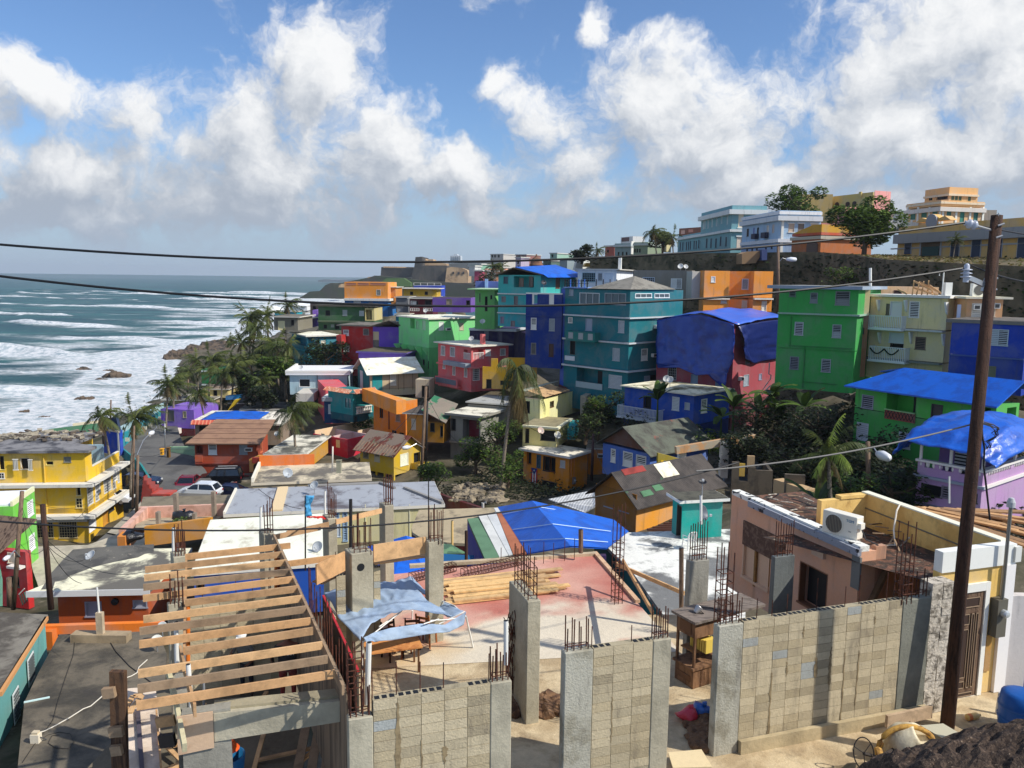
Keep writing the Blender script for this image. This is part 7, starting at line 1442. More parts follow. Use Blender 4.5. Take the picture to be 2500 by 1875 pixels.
crop('S');a,b=PZ(680,1330,20.3),PZ(845,1690,20.3);mb=MB();mb.prism([a,b,b-Vector((0,0,2.9)),a-Vector((0,0,2.9))],WV*.05,mk('pit_panel',rgb((140,120,98)),alt=rgb((96,84,70)),scale=1.4,st=(3,3,.3),bump=.2));thing(mb,'form_wall','wooden panelled side of the pit below the right rafter ends','form wall')
crop('S');bwm=cmu('pit_wall','tan block wall at the back of the rafter pit','V',500,1330,1690,19.6,[('blocks',500,1690,None,0)],seed=21,zb=16.8);
for nm,lab,k,cx,cy,xr,zt in(('pit_wall','small block wall left of the broad pier','W',590,1110,700,19.9),('pit_wall','small block wall between the broad pier and the second post','W',1035,1010,1115,19.8)):cmu(nm,lab,k,cx,cy,xr,zt,[('blocks',cx,xr,None,0)],seed=30,zb=17)
crop('X');wb=[PZ(x,y,17.9)for x,y in((1335,800),(1680,780),(1735,1300),(1745,1760),(1335,1760),(1335,1060))];mb=MB();mb.prism(wb,(0,0,-.1),mk('pale_deck',rgb((224,206,186)),alt=rgb((206,186,164)),scale=1.5,dirt=rgb((150,130,110)),da=.5,bump=.15));thing(mb,'shuttering_deck','pale shuttering board deck beside the grey roof','deck')
mb=MB();mb.beam(PZ(1490,1040,17.95),PZ(1535,1700,17.95),.09,.06,plain((84,76,84)));mb.beam(PZ(1690,1050,18.0),PZ(1740,1660,18.0),.04,.12,RW[0]);thing(mb,'deck_batten','dark batten along the pale deck','board')
mb=MB();a=P(1275,610,15.2);b=P(1300,1700,15.2);mb.beam(b,a,.3,.12,mk('dark_post',rgb((96,70,50)),alt=rgb((60,44,34)),scale=3,st=(4,4,.4),bump=.3),up=(0,1,0))
for x0,x1,y in((1115,1245,850),(1185,1330,1270),(1205,1320,1470)):mb.beam(P(x0,y,15.1),P(x1,y-15,15.1),.12,.2,RW[3])
thing(mb,'support_post','dark upright timber with short cross pieces at the deck edge','post')
mb=MB();
for(x0,y0,x1,y1)in((1295,1055,1440,1050),(1330,1050,1440,880),(1400,1050,1530,880),(1440,880,1540,870)):mb.beam(PZ(x0,y0,18.15),PZ(x1,y1,18.15),.12,.04,RW[2])
thing(mb,'scrap_boards','loose light scrap boards on the pale deck','boards')
mb=MB()
for(x0,y0,x1,y1,z)in((1815,600,1900,950,20.3),(1900,950,1995,1440,19.9)):mb.beam(PZ(x0,y0,z),PZ(x1,y1,z-.3),.08,.2,wood((196,186,150)))
a,b=PZ(1880,620,20.2),PZ(2010,560,20.2);mb.beam(P(1690,1170,15),P(1890,1140,15),.08,.2,RW[0]);mb.beam(P(1725,1370,14.6),P(1890,1350,14.6),.1,.25,plain((50,40,34)))
mb.prism([PZ(1890,640,20.0),PZ(2020,600,20.0),PZ(2030,840,20.0),PZ(1900,900,20.0)],(0,0,-1.8),CO2);thing(mb,'form_work','stacked form boards round the left front corner of the pit','form work')
crop('S');mb=MB();v=[(-9.5,13.2),(-4.6,13.2),(-4.2,15.0),(-5.5,21),(-9.3,21)];mb.poly([(x,y,17.0)for x,y in v],conc((120,110,92)));tagit(mb.build('floor'),kind='structure')
mb=MB();rr=random.Random(12)
for k in range(22):x=-8+rr.random()*3.4;y=14.4+rr.random()*4;a=rr.random()*3;mb.beam((x,y,17.05+k*.004),(x+cos(a)*1.4,y+sin(a)*1.4,17.1+.3*rr.random()),.1,.05,RW[k%4])
thing(mb,'scrap_boards','scrap timber lying on the pit floor','boards',None,None,False,'stuff')
for i in range(4):mb=MB();a=P(640+i*22,1835+i*6,16.5);crop('S');mb.beam(Vector((-4.3+i*.28,14.6,17.25)),Vector((-4.9+i*.32,18.6,17.3)),.2,.05,RW[3]);thing(mb,'lower_plank',('leftmost','second','third','rightmost')[i]+' long plank in the shade under the concrete beam','board','planks under the concrete beam')
crop('Y')
mb=MB();q=P(700,1540,15.6);mb.lathe([(.28,0),(.33,.55),(.31,.55),(.26,.05),(.001,.05)],plain((36,110,160),.4),16,q-Vector((0,0,.5)));thing(mb,'bucket','blue plastic bucket under the concrete beam','bucket',smooth=True)
mb=MB();q=P(690,1440,15.8);mb.lathe([(.001,.2),(.12,.18),(.2,.0),(.24,-.02)],plain((236,96,40),.4),14,q);thing(mb,'hard_hat','orange hard hat shape beside the blue bucket','helmet',smooth=True)
crop('S')
mb=MB();fl=[PZ(830,1900,ZF),PZ(1800,1900,ZF),PZ(2330,1830,ZF),PZ(2750,1850,ZF),PZ(2750,1760,ZF),PZ(2450,1690,ZF),PZ(1800,1560,ZF),PZ(1655,1500,ZF),PZ(1565,1500,ZF),PZ(1250,1480,ZF),PZ(800,1480,ZF)]
mb.prism([p-Vector((0,0,.01))for p in fl],(0,0,-.3),mk('site_floor',rgb((206,186,150)),alt=rgb((176,154,120)),scale=.9,thr=(.4,.6),dirt=rgb((110,92,74)),da=.5,dscale=1.3,dst=(1,1,1),bump=.5,bscale=16,fine=.22));tagit(mb.build('floor'),kind='structure')
nx,ny=70,60;c00,c10,c11,c01=PZ(760,1640,ZF),PZ(1660,1590,ZF),PZ(1452,1352,ZF),PZ(1075,1405,ZF);c01b=PZ(900,1408,ZF);V=[];Cc=[]
for j in range(ny+1):
 for i in range(nx+1):
  u=i/nx;v=j/ny;p=(c00.lerp(c10,u)).lerp(c01b.lerp(c11,u),v);V.append(tuple(p));n=float(fbm(p.x*.55,p.y*.55,61))*.22+float(fbm(p.x*1.8,p.y*1.8,62))*.1
  t_=min(1,max(0,(v-.16+n*.9+(u-.5)*-.15)*4));w_=min(1,max(0,.5+float(fbm(p.x*.5+3,p.y*.6,63))*.5));red=Vector(rgb((178,100,86))[:3]).lerp(Vector(rgb((206,160,142))[:3]),w_);cc=Vector(rgb((214,202,180))[:3]).lerp(Vector(rgb((208,178,132))[:3]),min(1,max(0,.5+n*2-(u-.4)*1.6)));Cc.append(cc.lerp(red,t_))
F=[(j*(nx+1)+i,j*(nx+1)+i+1,(j+1)*(nx+1)+i+1,(j+1)*(nx+1)+i)for j in range(ny)for i in range(nx)]
me=bpy.data.meshes.new('red_slab');me.from_pydata(V,[],F);at=me.attributes.new('Col','FLOAT_COLOR','POINT');at.data.foreach_set('color',[c for q in Cc for c in(*q,1)]);me.materials.append(mk('red_slab',(1,1,1,1),attr='Col',dirt=(.12,.09,.07,1),da=.3,dthr=(.6,.75),dscale=2,dst=(1,1,1),bump=.35,bscale=18,fine=.2))
o=bpy.data.objects.new('floor',me);COL.objects.link(o);tagit(o,kind='structure')
mb=MB();e=[c01b,c11,c10];mb.prism([p-Vector((0,0,.015))for p in(c00,c10,c11,c01b)],(0,0,-.3),CO1);tagit(mb.build('floor'),kind='structure')
mb=MB();mb.beam(c11+Vector((0,0,.05)),c10.lerp(c11,.42)+Vector((0,0,.05)),.16,.1,wood((214,176,140)));thing(mb,'edge_board','pale board along the right edge of the red slab','board')
mb=MB();mb.beam(PZ(1000,1382,ZF+.05),PZ(1455,1352,ZF+.05),.2,.12,conc((196,176,146)));thing(mb,'slab_kerb','raised concrete kerb along the back of the red slab','kerb')
mb=MB();rr=random.Random(9)
for x in(1223,1260,1290,1327,1351,1378,1402):q=PZ(x,1405-(x-1083)*.12,ZF);mb.tube([q,q+Vector((0,0,.75+.1*rr.random()))],.013,None,RUST,5)
thing(mb,'rebar_stubs','row of single upright rebars along the back edge of the red slab','rebar')
rr=random.Random(31);base=PZ(1083,1478,ZF);k=0
for row in range(8):
 for lay in range(3 if row in(2,3,4,5)else 2 if row<7 else 1):
  off=rr.random()*.5;s0=base+NV_*(row*.27)+WV*(off-(.1 if row>5 else 0));L=3.5+rr.random()*.9-(1.2 if lay==2 else 0);mb=MB();z=ZF+.06+lay*.062+.004*row;dr=(WV+NV_*((rr.random()-.5)*.05)).normalized()
  a=Vector((s0.x,s0.y,z));mb.beam(a,a+dr*L,.22,.055,(wood((230,188,128)),wood((214,176,124)),wood((196,160,116)))[k%3]);k+=1
  thing(mb,'plank','sawn plank in the stack on the red slab','plank','planks stacked on the red slab')
def cage(label,k,p0,p1,z=ZF,hh=.28,w=.3,n=16):
 crop(k);a,b=PZ(*p0,z),PZ(*p1,z);d_=(b-a).normalized();s_=d_.cross(Vector((0,0,1)));mb=MB()
 for o1 in(-w/2,w/2):
  for zz in(.04,hh):mb.tube([a+s_*o1+Vector((0,0,zz)),b+s_*o1+Vector((0,0,zz))],.014,None,RUST,5)
 for i in range(n+1):
  q=a.lerp(b,i/n);c=[q+s_*o1+Vector((0,0,zz))for o1,zz in((-w/2,.03),(w/2,.03),(w/2,hh+.02),(-w/2,hh+.02))]
  for j in range(4):mb.tube([c[j],c[(j+1)%4]],.011,None,RUST,4)
 thing(mb,'rebar_cage',label,'rebar cage','rusty rebar cages')
cage('long rebar cage lying along the back of the red slab','T',(720,1270),(1500,1090),n=18);cage('shorter rebar cage beside the canopy column','T',(20,1330),(600,1180),n=14)
def ucage(label,k,x,y,wpx,H=2.3,z=ZF,n=6,top=.8):
 crop(k);b=PZ(x,y,z);mb=MB();sp=[(a,c)for a in(0,.14,.28)for c in(0,.26)];rods(mb,b,sp,H,H+.5,seed=int(x),stir=0)
 for i in range(n):
  zz=.15+i*.24;c=[b+WV*a+NV_*q+Vector((0,0,zz))for a,q in((0,0),(.28,0),(.28,.26),(0,.26))]
  for j in range(4):mb.tube([c[j],c[(j+1)%4]],.012,None,RUST,4)
 thing(mb,'rebar_cage',label,'rebar cage','rusty rebar cages')
ucage('upright rebar cage at the right edge of the red slab','AA',885,1310,60,H=2.9,n=9);ucage('upright rebar cage on the left pillar of the right block wall','AB',40,1500,60,H=1.5,z=20.5,n=5);ucage('upright rebar cage before the broken brown wall','AB',2000,1270,60,H=1.5,z=20.5,n=4);ucage('low rebar cage over the low pillar of the left block wall','Z',300,1440,60,H=.9,z=20.15,n=4)
crop('Z');CN=mk('canopy_cloth',rgb((176,196,218)),alt=rgb((160,182,208)),scale=2,rough=.7,bump=.3,bscale=5,fine=.06,trans=.25);tent=empty('canopy_tent',PZ(900,1000,ZF),0,'collapsing pale blue canopy tent on white metal legs','canopy tent')
g=lambda rows:[[P(*q)for q in r]for r in rows]
cloth('canopy',g((((40,300,22.7),(230,235,23),(480,200,23.3),(760,165,23.4),(950,120,23.4)),((130,400,21.8),(400,330,22.2),(600,330,22.4),(800,300,22.4),(1010,250,22.5)),((200,560,21),(420,500,21.1),(620,470,21.3),(820,400,21.6),(1130,370,21.9)),((430,790,19.9),(545,600,20.6),(700,520,20.9),(960,465,21.2),(1380,540,21.5)))),CN,tent,10,.05,41,.012,wrinkle=1.1)
cloth('valance',g((((455,760,19.9),(560,700,20.1),(740,650,20.4),(1060,605,21),(1300,620,21.3),(1520,480,21.7)),((480,800,19.8),(600,790,20.0),(740,780,20.3),(1100,720,20.9),(1350,690,21.2),(1500,620,21.6)))),CN,tent,8,.045,42,.012,wrinkle=1.2)
cloth('canopy_flap',g((((950,120,23.4),(1130,290,23.1),(1290,380,22.7),(1500,480,21.8)),((1000,250,22.7),(1130,330,22.6),(1230,500,22.3),(1370,550,21.6)))),CN,tent,7,.045,43,.012,wrinkle=1.2)
FM=plain((230,228,220),.35)
for pts in(((430,1330,20.4),(450,800,20.0)),((1635,1030,22.3),(1522,530,21.8)),((955,905,24.2),(965,470,24.0)),((250,620,23.8),(60,380,23.0))):mb=MB();mb.tube([P(*q)for q in pts],.028,None,FM,7);rpart(mb,'leg',tent)
mb=MB()
for pts in(((450,800,20.0),(850,480,21.3)),((60,380,23),(450,800,20)),((960,230,23.3),(1150,320,22.9),(1400,420,22.2),(1522,530,21.8)),((1150,575,21.2),(1330,565,21.5),(1522,530,21.8)),((1240,610,21.4),(1510,480,21.8)),((1080,610,20.9),(1240,560,21.3)),((50,370,23),(200,340,23)),((620,640,20.6),(850,480,22))):mb.tube([P(*q)for q in pts],.018,None,FM,6)
rpart(mb,'frame',tent)
def wchair(p,rz,label,c=(110,64,36)):
 root=empty('wooden_chair',p,rz,label,'chair','wooden chairs under the canopy');m=wood(c);mb=MB();mb.box(-.22,.22,-.22,.22,.43,.47,m);mb.build('seat',root)
 for x in(-.2,.2):
  for y in(-.2,.2):mb=MB();mb.beam((x,y,.43),(x*1.08,y*1.1,0),.045,.045,m);mb.build('leg',root)
 mb=MB();
 for x in(-.2,.2):mb.beam((x,.2,.47),(x,.27,1.0),.04,.04,m)
 for z in(.62,.76,.9):mb.beam((-.2,.22+.05*z,z),(.2,.22+.05*z,z),.02,.07,m)
 mb.build('backrest',root)
crop('Z');wchair(PZ(840,930,ZF),radians(150),'dark wooden chair at the front under the canopy');wchair(PZ(960,850,ZF),radians(190),'dark wooden chair in the middle under the canopy',(70,42,30));wchair(PZ(1110,820,ZF),radians(160),'lighter brown wooden chair at the right under the canopy',(160,96,50));wchair(PZ(760,960,ZF),radians(40),'low dark chair nearest the left canopy leg',(60,40,30))
mb=MB();q=PZ(760,1090,ZF);mb.beam(q-WV*.75+Vector((0,0,.72)),q+WV*.75+Vector((0,0,.72)),.75,.04,mk('orange_board',rgb((206,140,80)),alt=rgb((176,110,60)),scale=2,bump=.1))
for a in(-.65,.65):
 for b in(-.3,.3):mb.beam(q+WV*a+NV_*b+Vector((0,0,.7)),q+WV*a+NV_*b,.05,.05,wood((120,84,56)))
thing(mb,'work_table','low orange topped work table behind the left block wall','table')
crop('AD');HW=mk('hutch_wood',rgb((134,100,72)),alt=rgb((98,70,50)),scale=2,st=(3,3,.6),bump=.3)
h=House('hutch','tall carved brown wooden hutch with cable lamp on its grey top',1850,640,19.9,60,0,wl=.7,wr=1.5,cat='furniture',ctrl=False,zb=ZF)
WL,WR=h.WL,h.WR;zt=h.z(150)-h.zb;zm=h.z(640)-h.zb
mb=MB();mb.box(-WL,0,0,WR,0,zm-.05,HW);mb.box(-WL*.85,-WL*.15,-.02,-.001,.15,zm-.25,mk('hutch_panel',rgb((112,80,56)),bump=.3));mb.build('cabinet',h.root)
mb=MB();mb.box(-WL-.05,.05,-.06,WR+.05,zm-.047,zm+.02,HW);mb.build('ledge',h.root)
for x,y in((-WL,0),(-.06,0),(-WL,WR-.06),(-.06,WR-.06)):mb=MB();mb.box(x,x+.06,y,y+.06,zm+.023,zt-.5,HW);mb.build('post',h.root)
mb=MB();mb.box(-WL,0,0,WR*.5,zt-.497,zt-.05,HW);mb.box(-WL*.8,-WL*.2,-.02,-.001,zt-.42,zt-.12,mk('hutch_panel',(0,0,0,1)));mb.build('drawer_box',h.root)
mb=MB();mb.box(-WL-.1,.12,-.12,WR+.9,zt-.047,zt+.02,mk('grey_boards',rgb((130,118,108)),alt=rgb((100,90,82)),scale=3,st=(1,4,1),bump=.3));mb.build('top',h.root)
mb=MB();mb.box(-WL*.9,-.1,.1,WR*.8,zm+.35,zm+.38,wood((150,110,70)))
for k in range(7):mb.box(-WL*.7+k*.09,-WL*.7+k*.09+.06,.3,.7,zm+.383,zm+.62+.02*k,plain((226,196,90)))
mb.build('shelf_contents',h.root)
M=Matrix.Translation(h.root.location)@Matrix.Rotation(-h.t,4,'Z');q=M@Vector((-WL*.5,.3,zt+.03));mb=MB();mb.lathe([(.05,0),(.06,.02),(.1,.18),(.09,.2),(.001,.1)],plain((170,170,170),.3,.5),12,q,(.6,.3,.6));mb.tube([q,q+Vector((.2,-.1,.02)),q+Vector((.1,.3,.02)),q+Vector((.5,.3,.01)),q+Vector((.7,.1,.01))],.012,None,plain((30,30,30)),5);thing(mb,'work_lamp','small metal work lamp with black cable on the hutch top','lamp')
bag('red and pink plastic bag on the ground by the hutch',PZ(1790,1160,ZF),.28,(196,30,60),7);bag('blue plastic bag behind the red one',PZ(1930,1110,ZF),.25,(20,90,170),9)
mb=MB();q=[PZ(x,y,ZF+.15)for x,y in((1590,1500),(1930,1470),(2040,1649),(1640,1660))];mb.prism(q,(0,0,.03),mk('pale_board',rgb((226,204,160)),bump=.1));thing(mb,'loose_board','pale plywood board lying between the middle and right walls','board')
mb=MB();rr=random.Random(6);SO=mk('soil',rgb((122,92,66)),alt=rgb((84,60,44)),scale=3,dirt=rgb((160,130,100)),da=.5,dscale=5,bump=.8,bscale=12,fine=.35)
for k in range(140):x=20+rr.random()*460;y=960+rr.random()*120;q=PZ(x,y,ZF);s_=.06+.14*rr.random();rock(mb,(q.x,q.y,ZF+.02),(s_*1.6,s_*1.4,s_*.8),k,SO)
for k in range(90):x=1880+rr.random()*170;y=1150+rr.random()*300;q=PZ(x,y,ZF);s_=.05+.1*rr.random();rock(mb,(q.x,q.y,ZF+.02),(s_*1.6,s_*1.4,s_*.8),k,SO)
tagit(mb.build('soil'),'brown crumbly soil spread behind the block walls','soil',None,'stuff')
crop('Z');mb=MB();rr=random.Random(2)
for k in range(60):x=1950+rr.random()*150;y=450+rr.random()*700;a=P(x,y,18.9+rr.random()*.2);mb.tube([a,a+Vector(((rr.random()-.5)*.2,0,-.3-.3*rr.random())),a+Vector(((rr.random()-.5)*.3,.05,-.1))],.012,None,RUST,4)
thing(mb,'rebar_bundle','tangled bundle of bent rusty rebar hanging on the narrow pier','rebar')
crop('AB');PW=(226,172,138)
h=House('peach_broken_house','half demolished peach house with doorway, window hole and broken white roof edge',1548,760,21.25,TB,1500,xL=132,xR=2300,cat='house',ctrl=False,zb=ZF)
z=h.z(745)-h.zb;h.WR_=h.WR
mb=MB();h.wall(0,0,PW,z0=0,z1=z,WR=.55,L=[('d',885,905,1190,1370,(120,80,56)),('w',282,690,568,1090,(214,180,150))],name='side_wall')
h.fb('L',285,500,738,775,-.0,.04,mk('torn_lintel',rgb((92,70,58)),alt=rgb((120,96,80)),scale=6,bump=.5),'torn_lintel');h.fb('L',1468,780,1560,1140,.0,.06,mk('patch_concrete',rgb((120,120,116)),bump=.5),'concrete_patch');h.fb('L',1050,715,1180,790,.0,.1,plain((196,176,160)),'light_fitting')
for x0,x1 in((405,425),(560,576)):h.fb('L',x0,640,x1,1120,-.05,.02,wood((150,110,60)),'mullion')
mb=MB();mb.box(-h.WL,.0,.0,.3,z+.003,z+.16,mk('broken_edge',rgb((236,232,222)),alt=rgb((50,52,58)),scale=2.6,st=(1,1,1.5),thr=(.56,.6),bump=.6));mb.box(-h.WL*.82,.05,-.12,.0,z-.1,z+.1,mk('grey_edge',rgb((150,154,164)),alt=rgb((50,50,54)),scale=2.6,thr=(.56,.6),bump=.6));rr=random.Random(3);mb.build('roof_edge',h.root)
h.wall(0,0,(190,130,96),z0=0,z1=z-.45,name='front_wall',WL=.2,WR=h.WR)if False else None
mb=MB();mb.box(-.2,-.0,.553,h.WR-.1,0,z-.55,paint((196,138,104)));mb.box(-.2,-.02,.553,.9,z-.547,z+.1,paint((200,150,118)));mb.build('front_wall',h.root)
mb=MB();mb.beam((.1,.3,z-1.6),(.1,.95,z-.35),.16,.1,wood((134,104,76)));mb.beam((.1,.95,z-.35),(.1,h.WR,z-.55),.16,.1,wood((134,104,76)));mb.build('timber_beam',h.root)
mb=MB();RR_=mk('broken_masonry',rgb((206,196,180)),alt=rgb((120,112,100)),scale=5,bump=.8,fine=.3)
for k in range(70):y=.9+rr.random()*(h.WR-1.1);s_=.05+.09*rr.random();rock(mb,(-.1,y,z-.5+rr.random()*.12),(s_,s_*1.5,s_*.8),k,RR_)
mb.build('broken_top',h.root)
mb=MB();mb.poly([(-h.WL,.3,z-.1),(-.25,.3,z-.1),(-.25,h.WR,z-.5),(-h.WL,h.WR+.5,z-.1)],mk('debris_roof',rgb((70,58,50)),alt=rgb((120,84,66)),scale=4,dirt=rgb((190,176,150)),da=.6,dthr=(.6,.68),dscale=5,dst=(1,1,1),bump=.9,bscale=14,fine=.35))
rr=random.Random(14)
for k in range(40):x=-.3-rr.random()*(h.WL-.5);y=.5+rr.random()*(h.WR-.6);a_=rr.random()*3;mb.beam((x,y,z-.08-.4*y/h.WR*(1 if x>-1 else 0)+.05),(x+cos(a_)*.4,y+sin(a_)*.4,z-.06),.045,.02,(RW[3],RR_,DARK)[k%3])
mb.build('roof_debris',h.root)
root=empty('air_conditioner',P(1460,620,21.6),radians(-30),'big white outdoor air conditioner unit with round fan grille and blue TGM letters','air conditioner');mb=MB();mw=plain((232,226,210),.4);p0=P(1135,480,22.6);p1=P(1500,620,21.75)
ax=Vector((p1.x-p0.x,p1.y-p0.y,0));Wd=ax.length;ax.normalize();nn=Vector((ax.y,-ax.x,0));nn=-nn if nn.y>0 else nn;rzv=atan2(ax.y,ax.x);root.location=(p0.x,p0.y,p1.z-.0);root.rotation_euler=(0,0,rzv);Hh=P(1500,375,21.75).z-p1.z
mb.box(0,Wd,0,.35,0,Hh,mw);o=mb.build('casing',root);b=o.modifiers.new('b','BEVEL');b.width=.025;b.segments=2
mb=MB();cx_,cz=Wd*.36,Hh*.5;R_=Hh*.4;mb.lathe([(.001,0),(R_,0),(R_,.012)],plain((96,90,80)),24,(cx_,-.004,cz),(0,-1,0));mb.build('fan',root)
mb=MB()
for k in range(11):x=cx_-R_+2*R_*(k+.5)/11;hh=sqrt(max(0,R_*R_-(x-cx_)**2));mb.box(x-.007,x+.007,-.03,-.018,cz-hh,cz+hh,plain((150,140,124)))
mb.lathe([(R_,-.0),(R_+.02,.02),(R_,.03)],mw,24,(cx_,-.004,cz),(0,-1,0));mb.build('grille',root)
def text(body,name,size,m,parent,loc,rot,ext=.002):
 cu=bpy.data.curves.new(name,'FONT');cu.body=body;cu.size=size;cu.extrude=ext;ob=bpy.data.objects.new(name,cu);COL.objects.link(ob);dg=bpy.context.evaluated_depsgraph_get();me=bpy.data.meshes.new_from_object(ob.evaluated_get(dg));bpy.data.objects.remove(ob)
 o=bpy.data.objects.new(name,me);me.materials.append(m);COL.objects.link(o);o.parent=parent;o.location=loc;o.rotation_euler=rot;return o
text('TGM','lettering',Hh*.17,plain((40,120,160)),root,(Wd*.7,-.008,Hh*.72),(pi/2,0,0));text('Split','lettering',Hh*.07,plain((90,84,80)),root,(Wd*.78,-.008,Hh*.3),(pi/2,0,0))
mb=MB();mb.box(Wd,Wd+.1,.05,.25,Hh*.5,Hh*.75,mw);mb.tube([(Wd+.1,.1,Hh*.5),(Wd+.2,.15,Hh*.1),(Wd+.5,.3,-.05)],.02,None,plain((60,60,60)));mb.build('valve_cover',root)
def cyl_wall(root,nm,a,b,hh,th,m,top=None,off=Vector((0,0,0))):
 mb=MB();mb.prism([a,b,b-Vector((0,0,hh)),a-Vector((0,0,hh))],off*th,m)
 if top:mb.prism([a+Vector((0,0,.003))-off*.02,b+Vector((0,0,.003))-off*.02,b+Vector((0,0,.04))-off*.02,a+Vector((0,0,.04))-off*.02],off*(th+.04),top)
 return rpart(mb,nm,root)
crop('S')
h=House('corner_house','yellow corner house with white cornice, tall carved door and long yellow roof parapet',2296,1380,19.35,TB,1790,wl=4.6,xR=2472,ctrl=False,zb=ZF)
YF=(250,200,110);z=21.42-ZF;YP=mk('faded_yellow',rgb((236,196,120)),alt=rgb((214,170,96)),scale=1,dirt=rgb((130,104,70)),da=.5,dscale=2,dst=(1,1,.6),bump=.2)
crop('AC');zc=h.zb*0+P(765,1130,19.35).z-ZF;m=paint(YF);WR=h.WR
mb=MB();mb.box(-.2,0,0,WR-.35,0,zc,m);mb.build('front_wall',h.root);mb=MB();mb.box(-.2,.06,.0,WR+.02,zc+.003,z,plain((240,236,226)));mb.box(-.2,.09,WR-.347,WR+.02,0,zc,plain((236,230,226)));mb.build('cornice',h.root)
mb=MB();mb.box(-5.2,-.203,WR-.2,WR,z-1.4,z-.003,YP);mb.box(-5.2,-.203,WR-.23,WR+.03,z,z+.04,plain((240,230,206)));mb.box(-5.2,-.203,WR-.19,WR-.01,0,z-1.403,YP);mb.build('side_parapet',h.root)
mb=MB();mb.box(-5.2,-5.0,WR-1.9,WR-.203,z-1.0,z-.1,YP);mb.box(-5.23,-4.97,WR-1.2,WR-.203,z-.097,z+.0,YP);mb.build('end_parapet',h.root)
mb=MB();mb.poly([(-5,-1.6,z-1.05),(-.2,.1,z-.9),(-.2,WR-.2,z-.9),(-5,WR-.2,z-1.05)],mk('debris_roof',(0,0,0,1)));mb.tube([(-3.6,WR-.25,z+.05),(-3.5,WR-.45,z-.1),(-3.3,WR-.7,z-.6),(-3.0,WR-.9,z-.95),(-3.3,WR-1.4,z-1.0)],.025,None,plain((230,222,206)));mb.tube([(-5,WR-.23,z-.45),(-1.2,WR-.23,z-.5)],.02,None,plain((120,110,90)));mb.box(-1.3,-1.15,WR-.26,WR-.2,z-.57,z-.42,plain((150,150,150)));mb.build('roof_floor',h.root)
d0,d1,dz0,dz1=h.hole('R',985,1370,1285,1830);crop('AF');dz0=h.uz('R',1160,990)[1];dbot=dz0
wf=plain((236,232,222));mb=MB();mb.box(0,.07,d0-.5 if d0>.5 else.02,d0-.003,0,dz1+.22,wf);mb.box(0,.07,d1+.003,d1+.14,0,dz1+.22,wf);mb.box(0,.07,d0,d1,dz1+.003,dz1+.22,wf);mb.box(0,.05,d0,d1,0,dbot-.003,conc((214,204,184)));mb.build('door_surround',h.root)
mb=MB();DW=mk('old_door',rgb((120,96,76)),alt=rgb((84,64,50)),scale=3,st=(3,3,.4),bump=.4);DK=plain((62,44,34));mb.box(.0,.03,d0,d1,dbot,dz1,DW);W=d1-d0;Hd=dz1-dbot
for a,b,c,e in((.12,.8,.86,.95),(.12,.42,.7,.8),(.12,.42,.2,.66),(.12,.42,.1,.17),(.5,.62,.1,.8),(.68,.8,.1,.8),(.12,.8,.02,.06)):
 y0,y1,z0,z1=d0+W*a,d0+W*b,dbot+Hd*c,dbot+Hd*e;mb.box(.03,.045,y0,y1,z0,z1,DK);
 for q in((y0,y1,z1-.02,z1),(y0,y1,z0,z0+.02),(y0,y0+.015,z0,z1),(y1-.015,y1,z0,z1)):mb.box(.0455,.06,*q,mk('door_moulding',rgb((150,128,104)),bump=.2))
mb.build('door',h.root)
crop('AC');u,zz=h.uz('R',1470,1100);mb=MB();zt_=h.uz('R',1550,250)[1];uu=h.uz('R',1500,900)[0];zb_=h.uz('R',1450,1430)[1];mb.tube([(.2,uu,zb_),(.2,uu+.0,zt_)],.045,None,plain((130,128,120),.4,.4),10);mb.lathe([(.1,-.05),(.1,.08),(.06,.18),(.001,.2)],plain((180,182,184)),12,(.2,uu,zt_));mb.build('service_mast',h.root)
mb=MB();mb.box(.01,.25,uu-.16,uu+.16,zb_-1.0,zb_,plain((96,92,80)));mb.lathe([(.1,0),(.1,.1),(.07,.14),(.001,.15)],plain((196,200,200),.15,.3),14,(.25,uu+.02,zb_-.35),(1,0,0));mb.build('meter_box',h.root)
mb=MB();mb.box(.01,.04,uu-.2,uu-.02,zb_-2.0,zb_-1.02,paint((190,140,60)));mb.build('yellow_panel',h.root)
mb=MB();mb.box(.01,.12,uu+.42,uu+.62,zb_+.9,zb_+1.3,plain((214,214,206)));mb.build('junction_box',h.root)
crop('AE');mb=MB();a=PZ(2175,1000,ZF);cc=[];rr=random.Random(4);b0=Vector((h3.C.x,h3.C.y,0))+WV*(h3.WR+.02);u1=(Vector((h.C.x,h.C.y,0))-b0).length-.05
for j in range(16):
 for i in range(2):s_=.06*rr.random();q=b0+WV*(u1*(i*.5));mb.hexa([tuple(q+WV*x+NV_*y+Vector((0,0,ZF+j*.21+zq)))for zq in(0,.2)for x,y in((0,s_*.5),(u1*.47,s_*.4),(u1*.47,.4),(0,.4))],RR_)
thing(mb,'broken_pier','rough broken white masonry edge between the block wall and the corner house','pier')
crop('AF');mb=MB();e=h.root.matrix_world;b0=Vector((h.C.x,h.C.y,0))+WV*(h.WR+.03)
for x0,x1,hh,m in((0,.55,2.55,paint((216,210,206))),(.553,.75,2.5,paint((30,74,160))),(.753,3.4,2.45,paint((90,150,220)))):mb.prism([b0+WV*x0-NV_*.3*x0+Vector((0,0,ZF)),b0+WV*x1-NV_*.3*x1+Vector((0,0,ZF)),b0+WV*x1-NV_*.3*x1+Vector((0,0,ZF+hh)),b0+WV*x0-NV_*.3*x0+Vector((0,0,ZF+hh))],NV_*.25,m)
thing(mb,'side_wall','white and sky blue house wall at the right edge','wall')
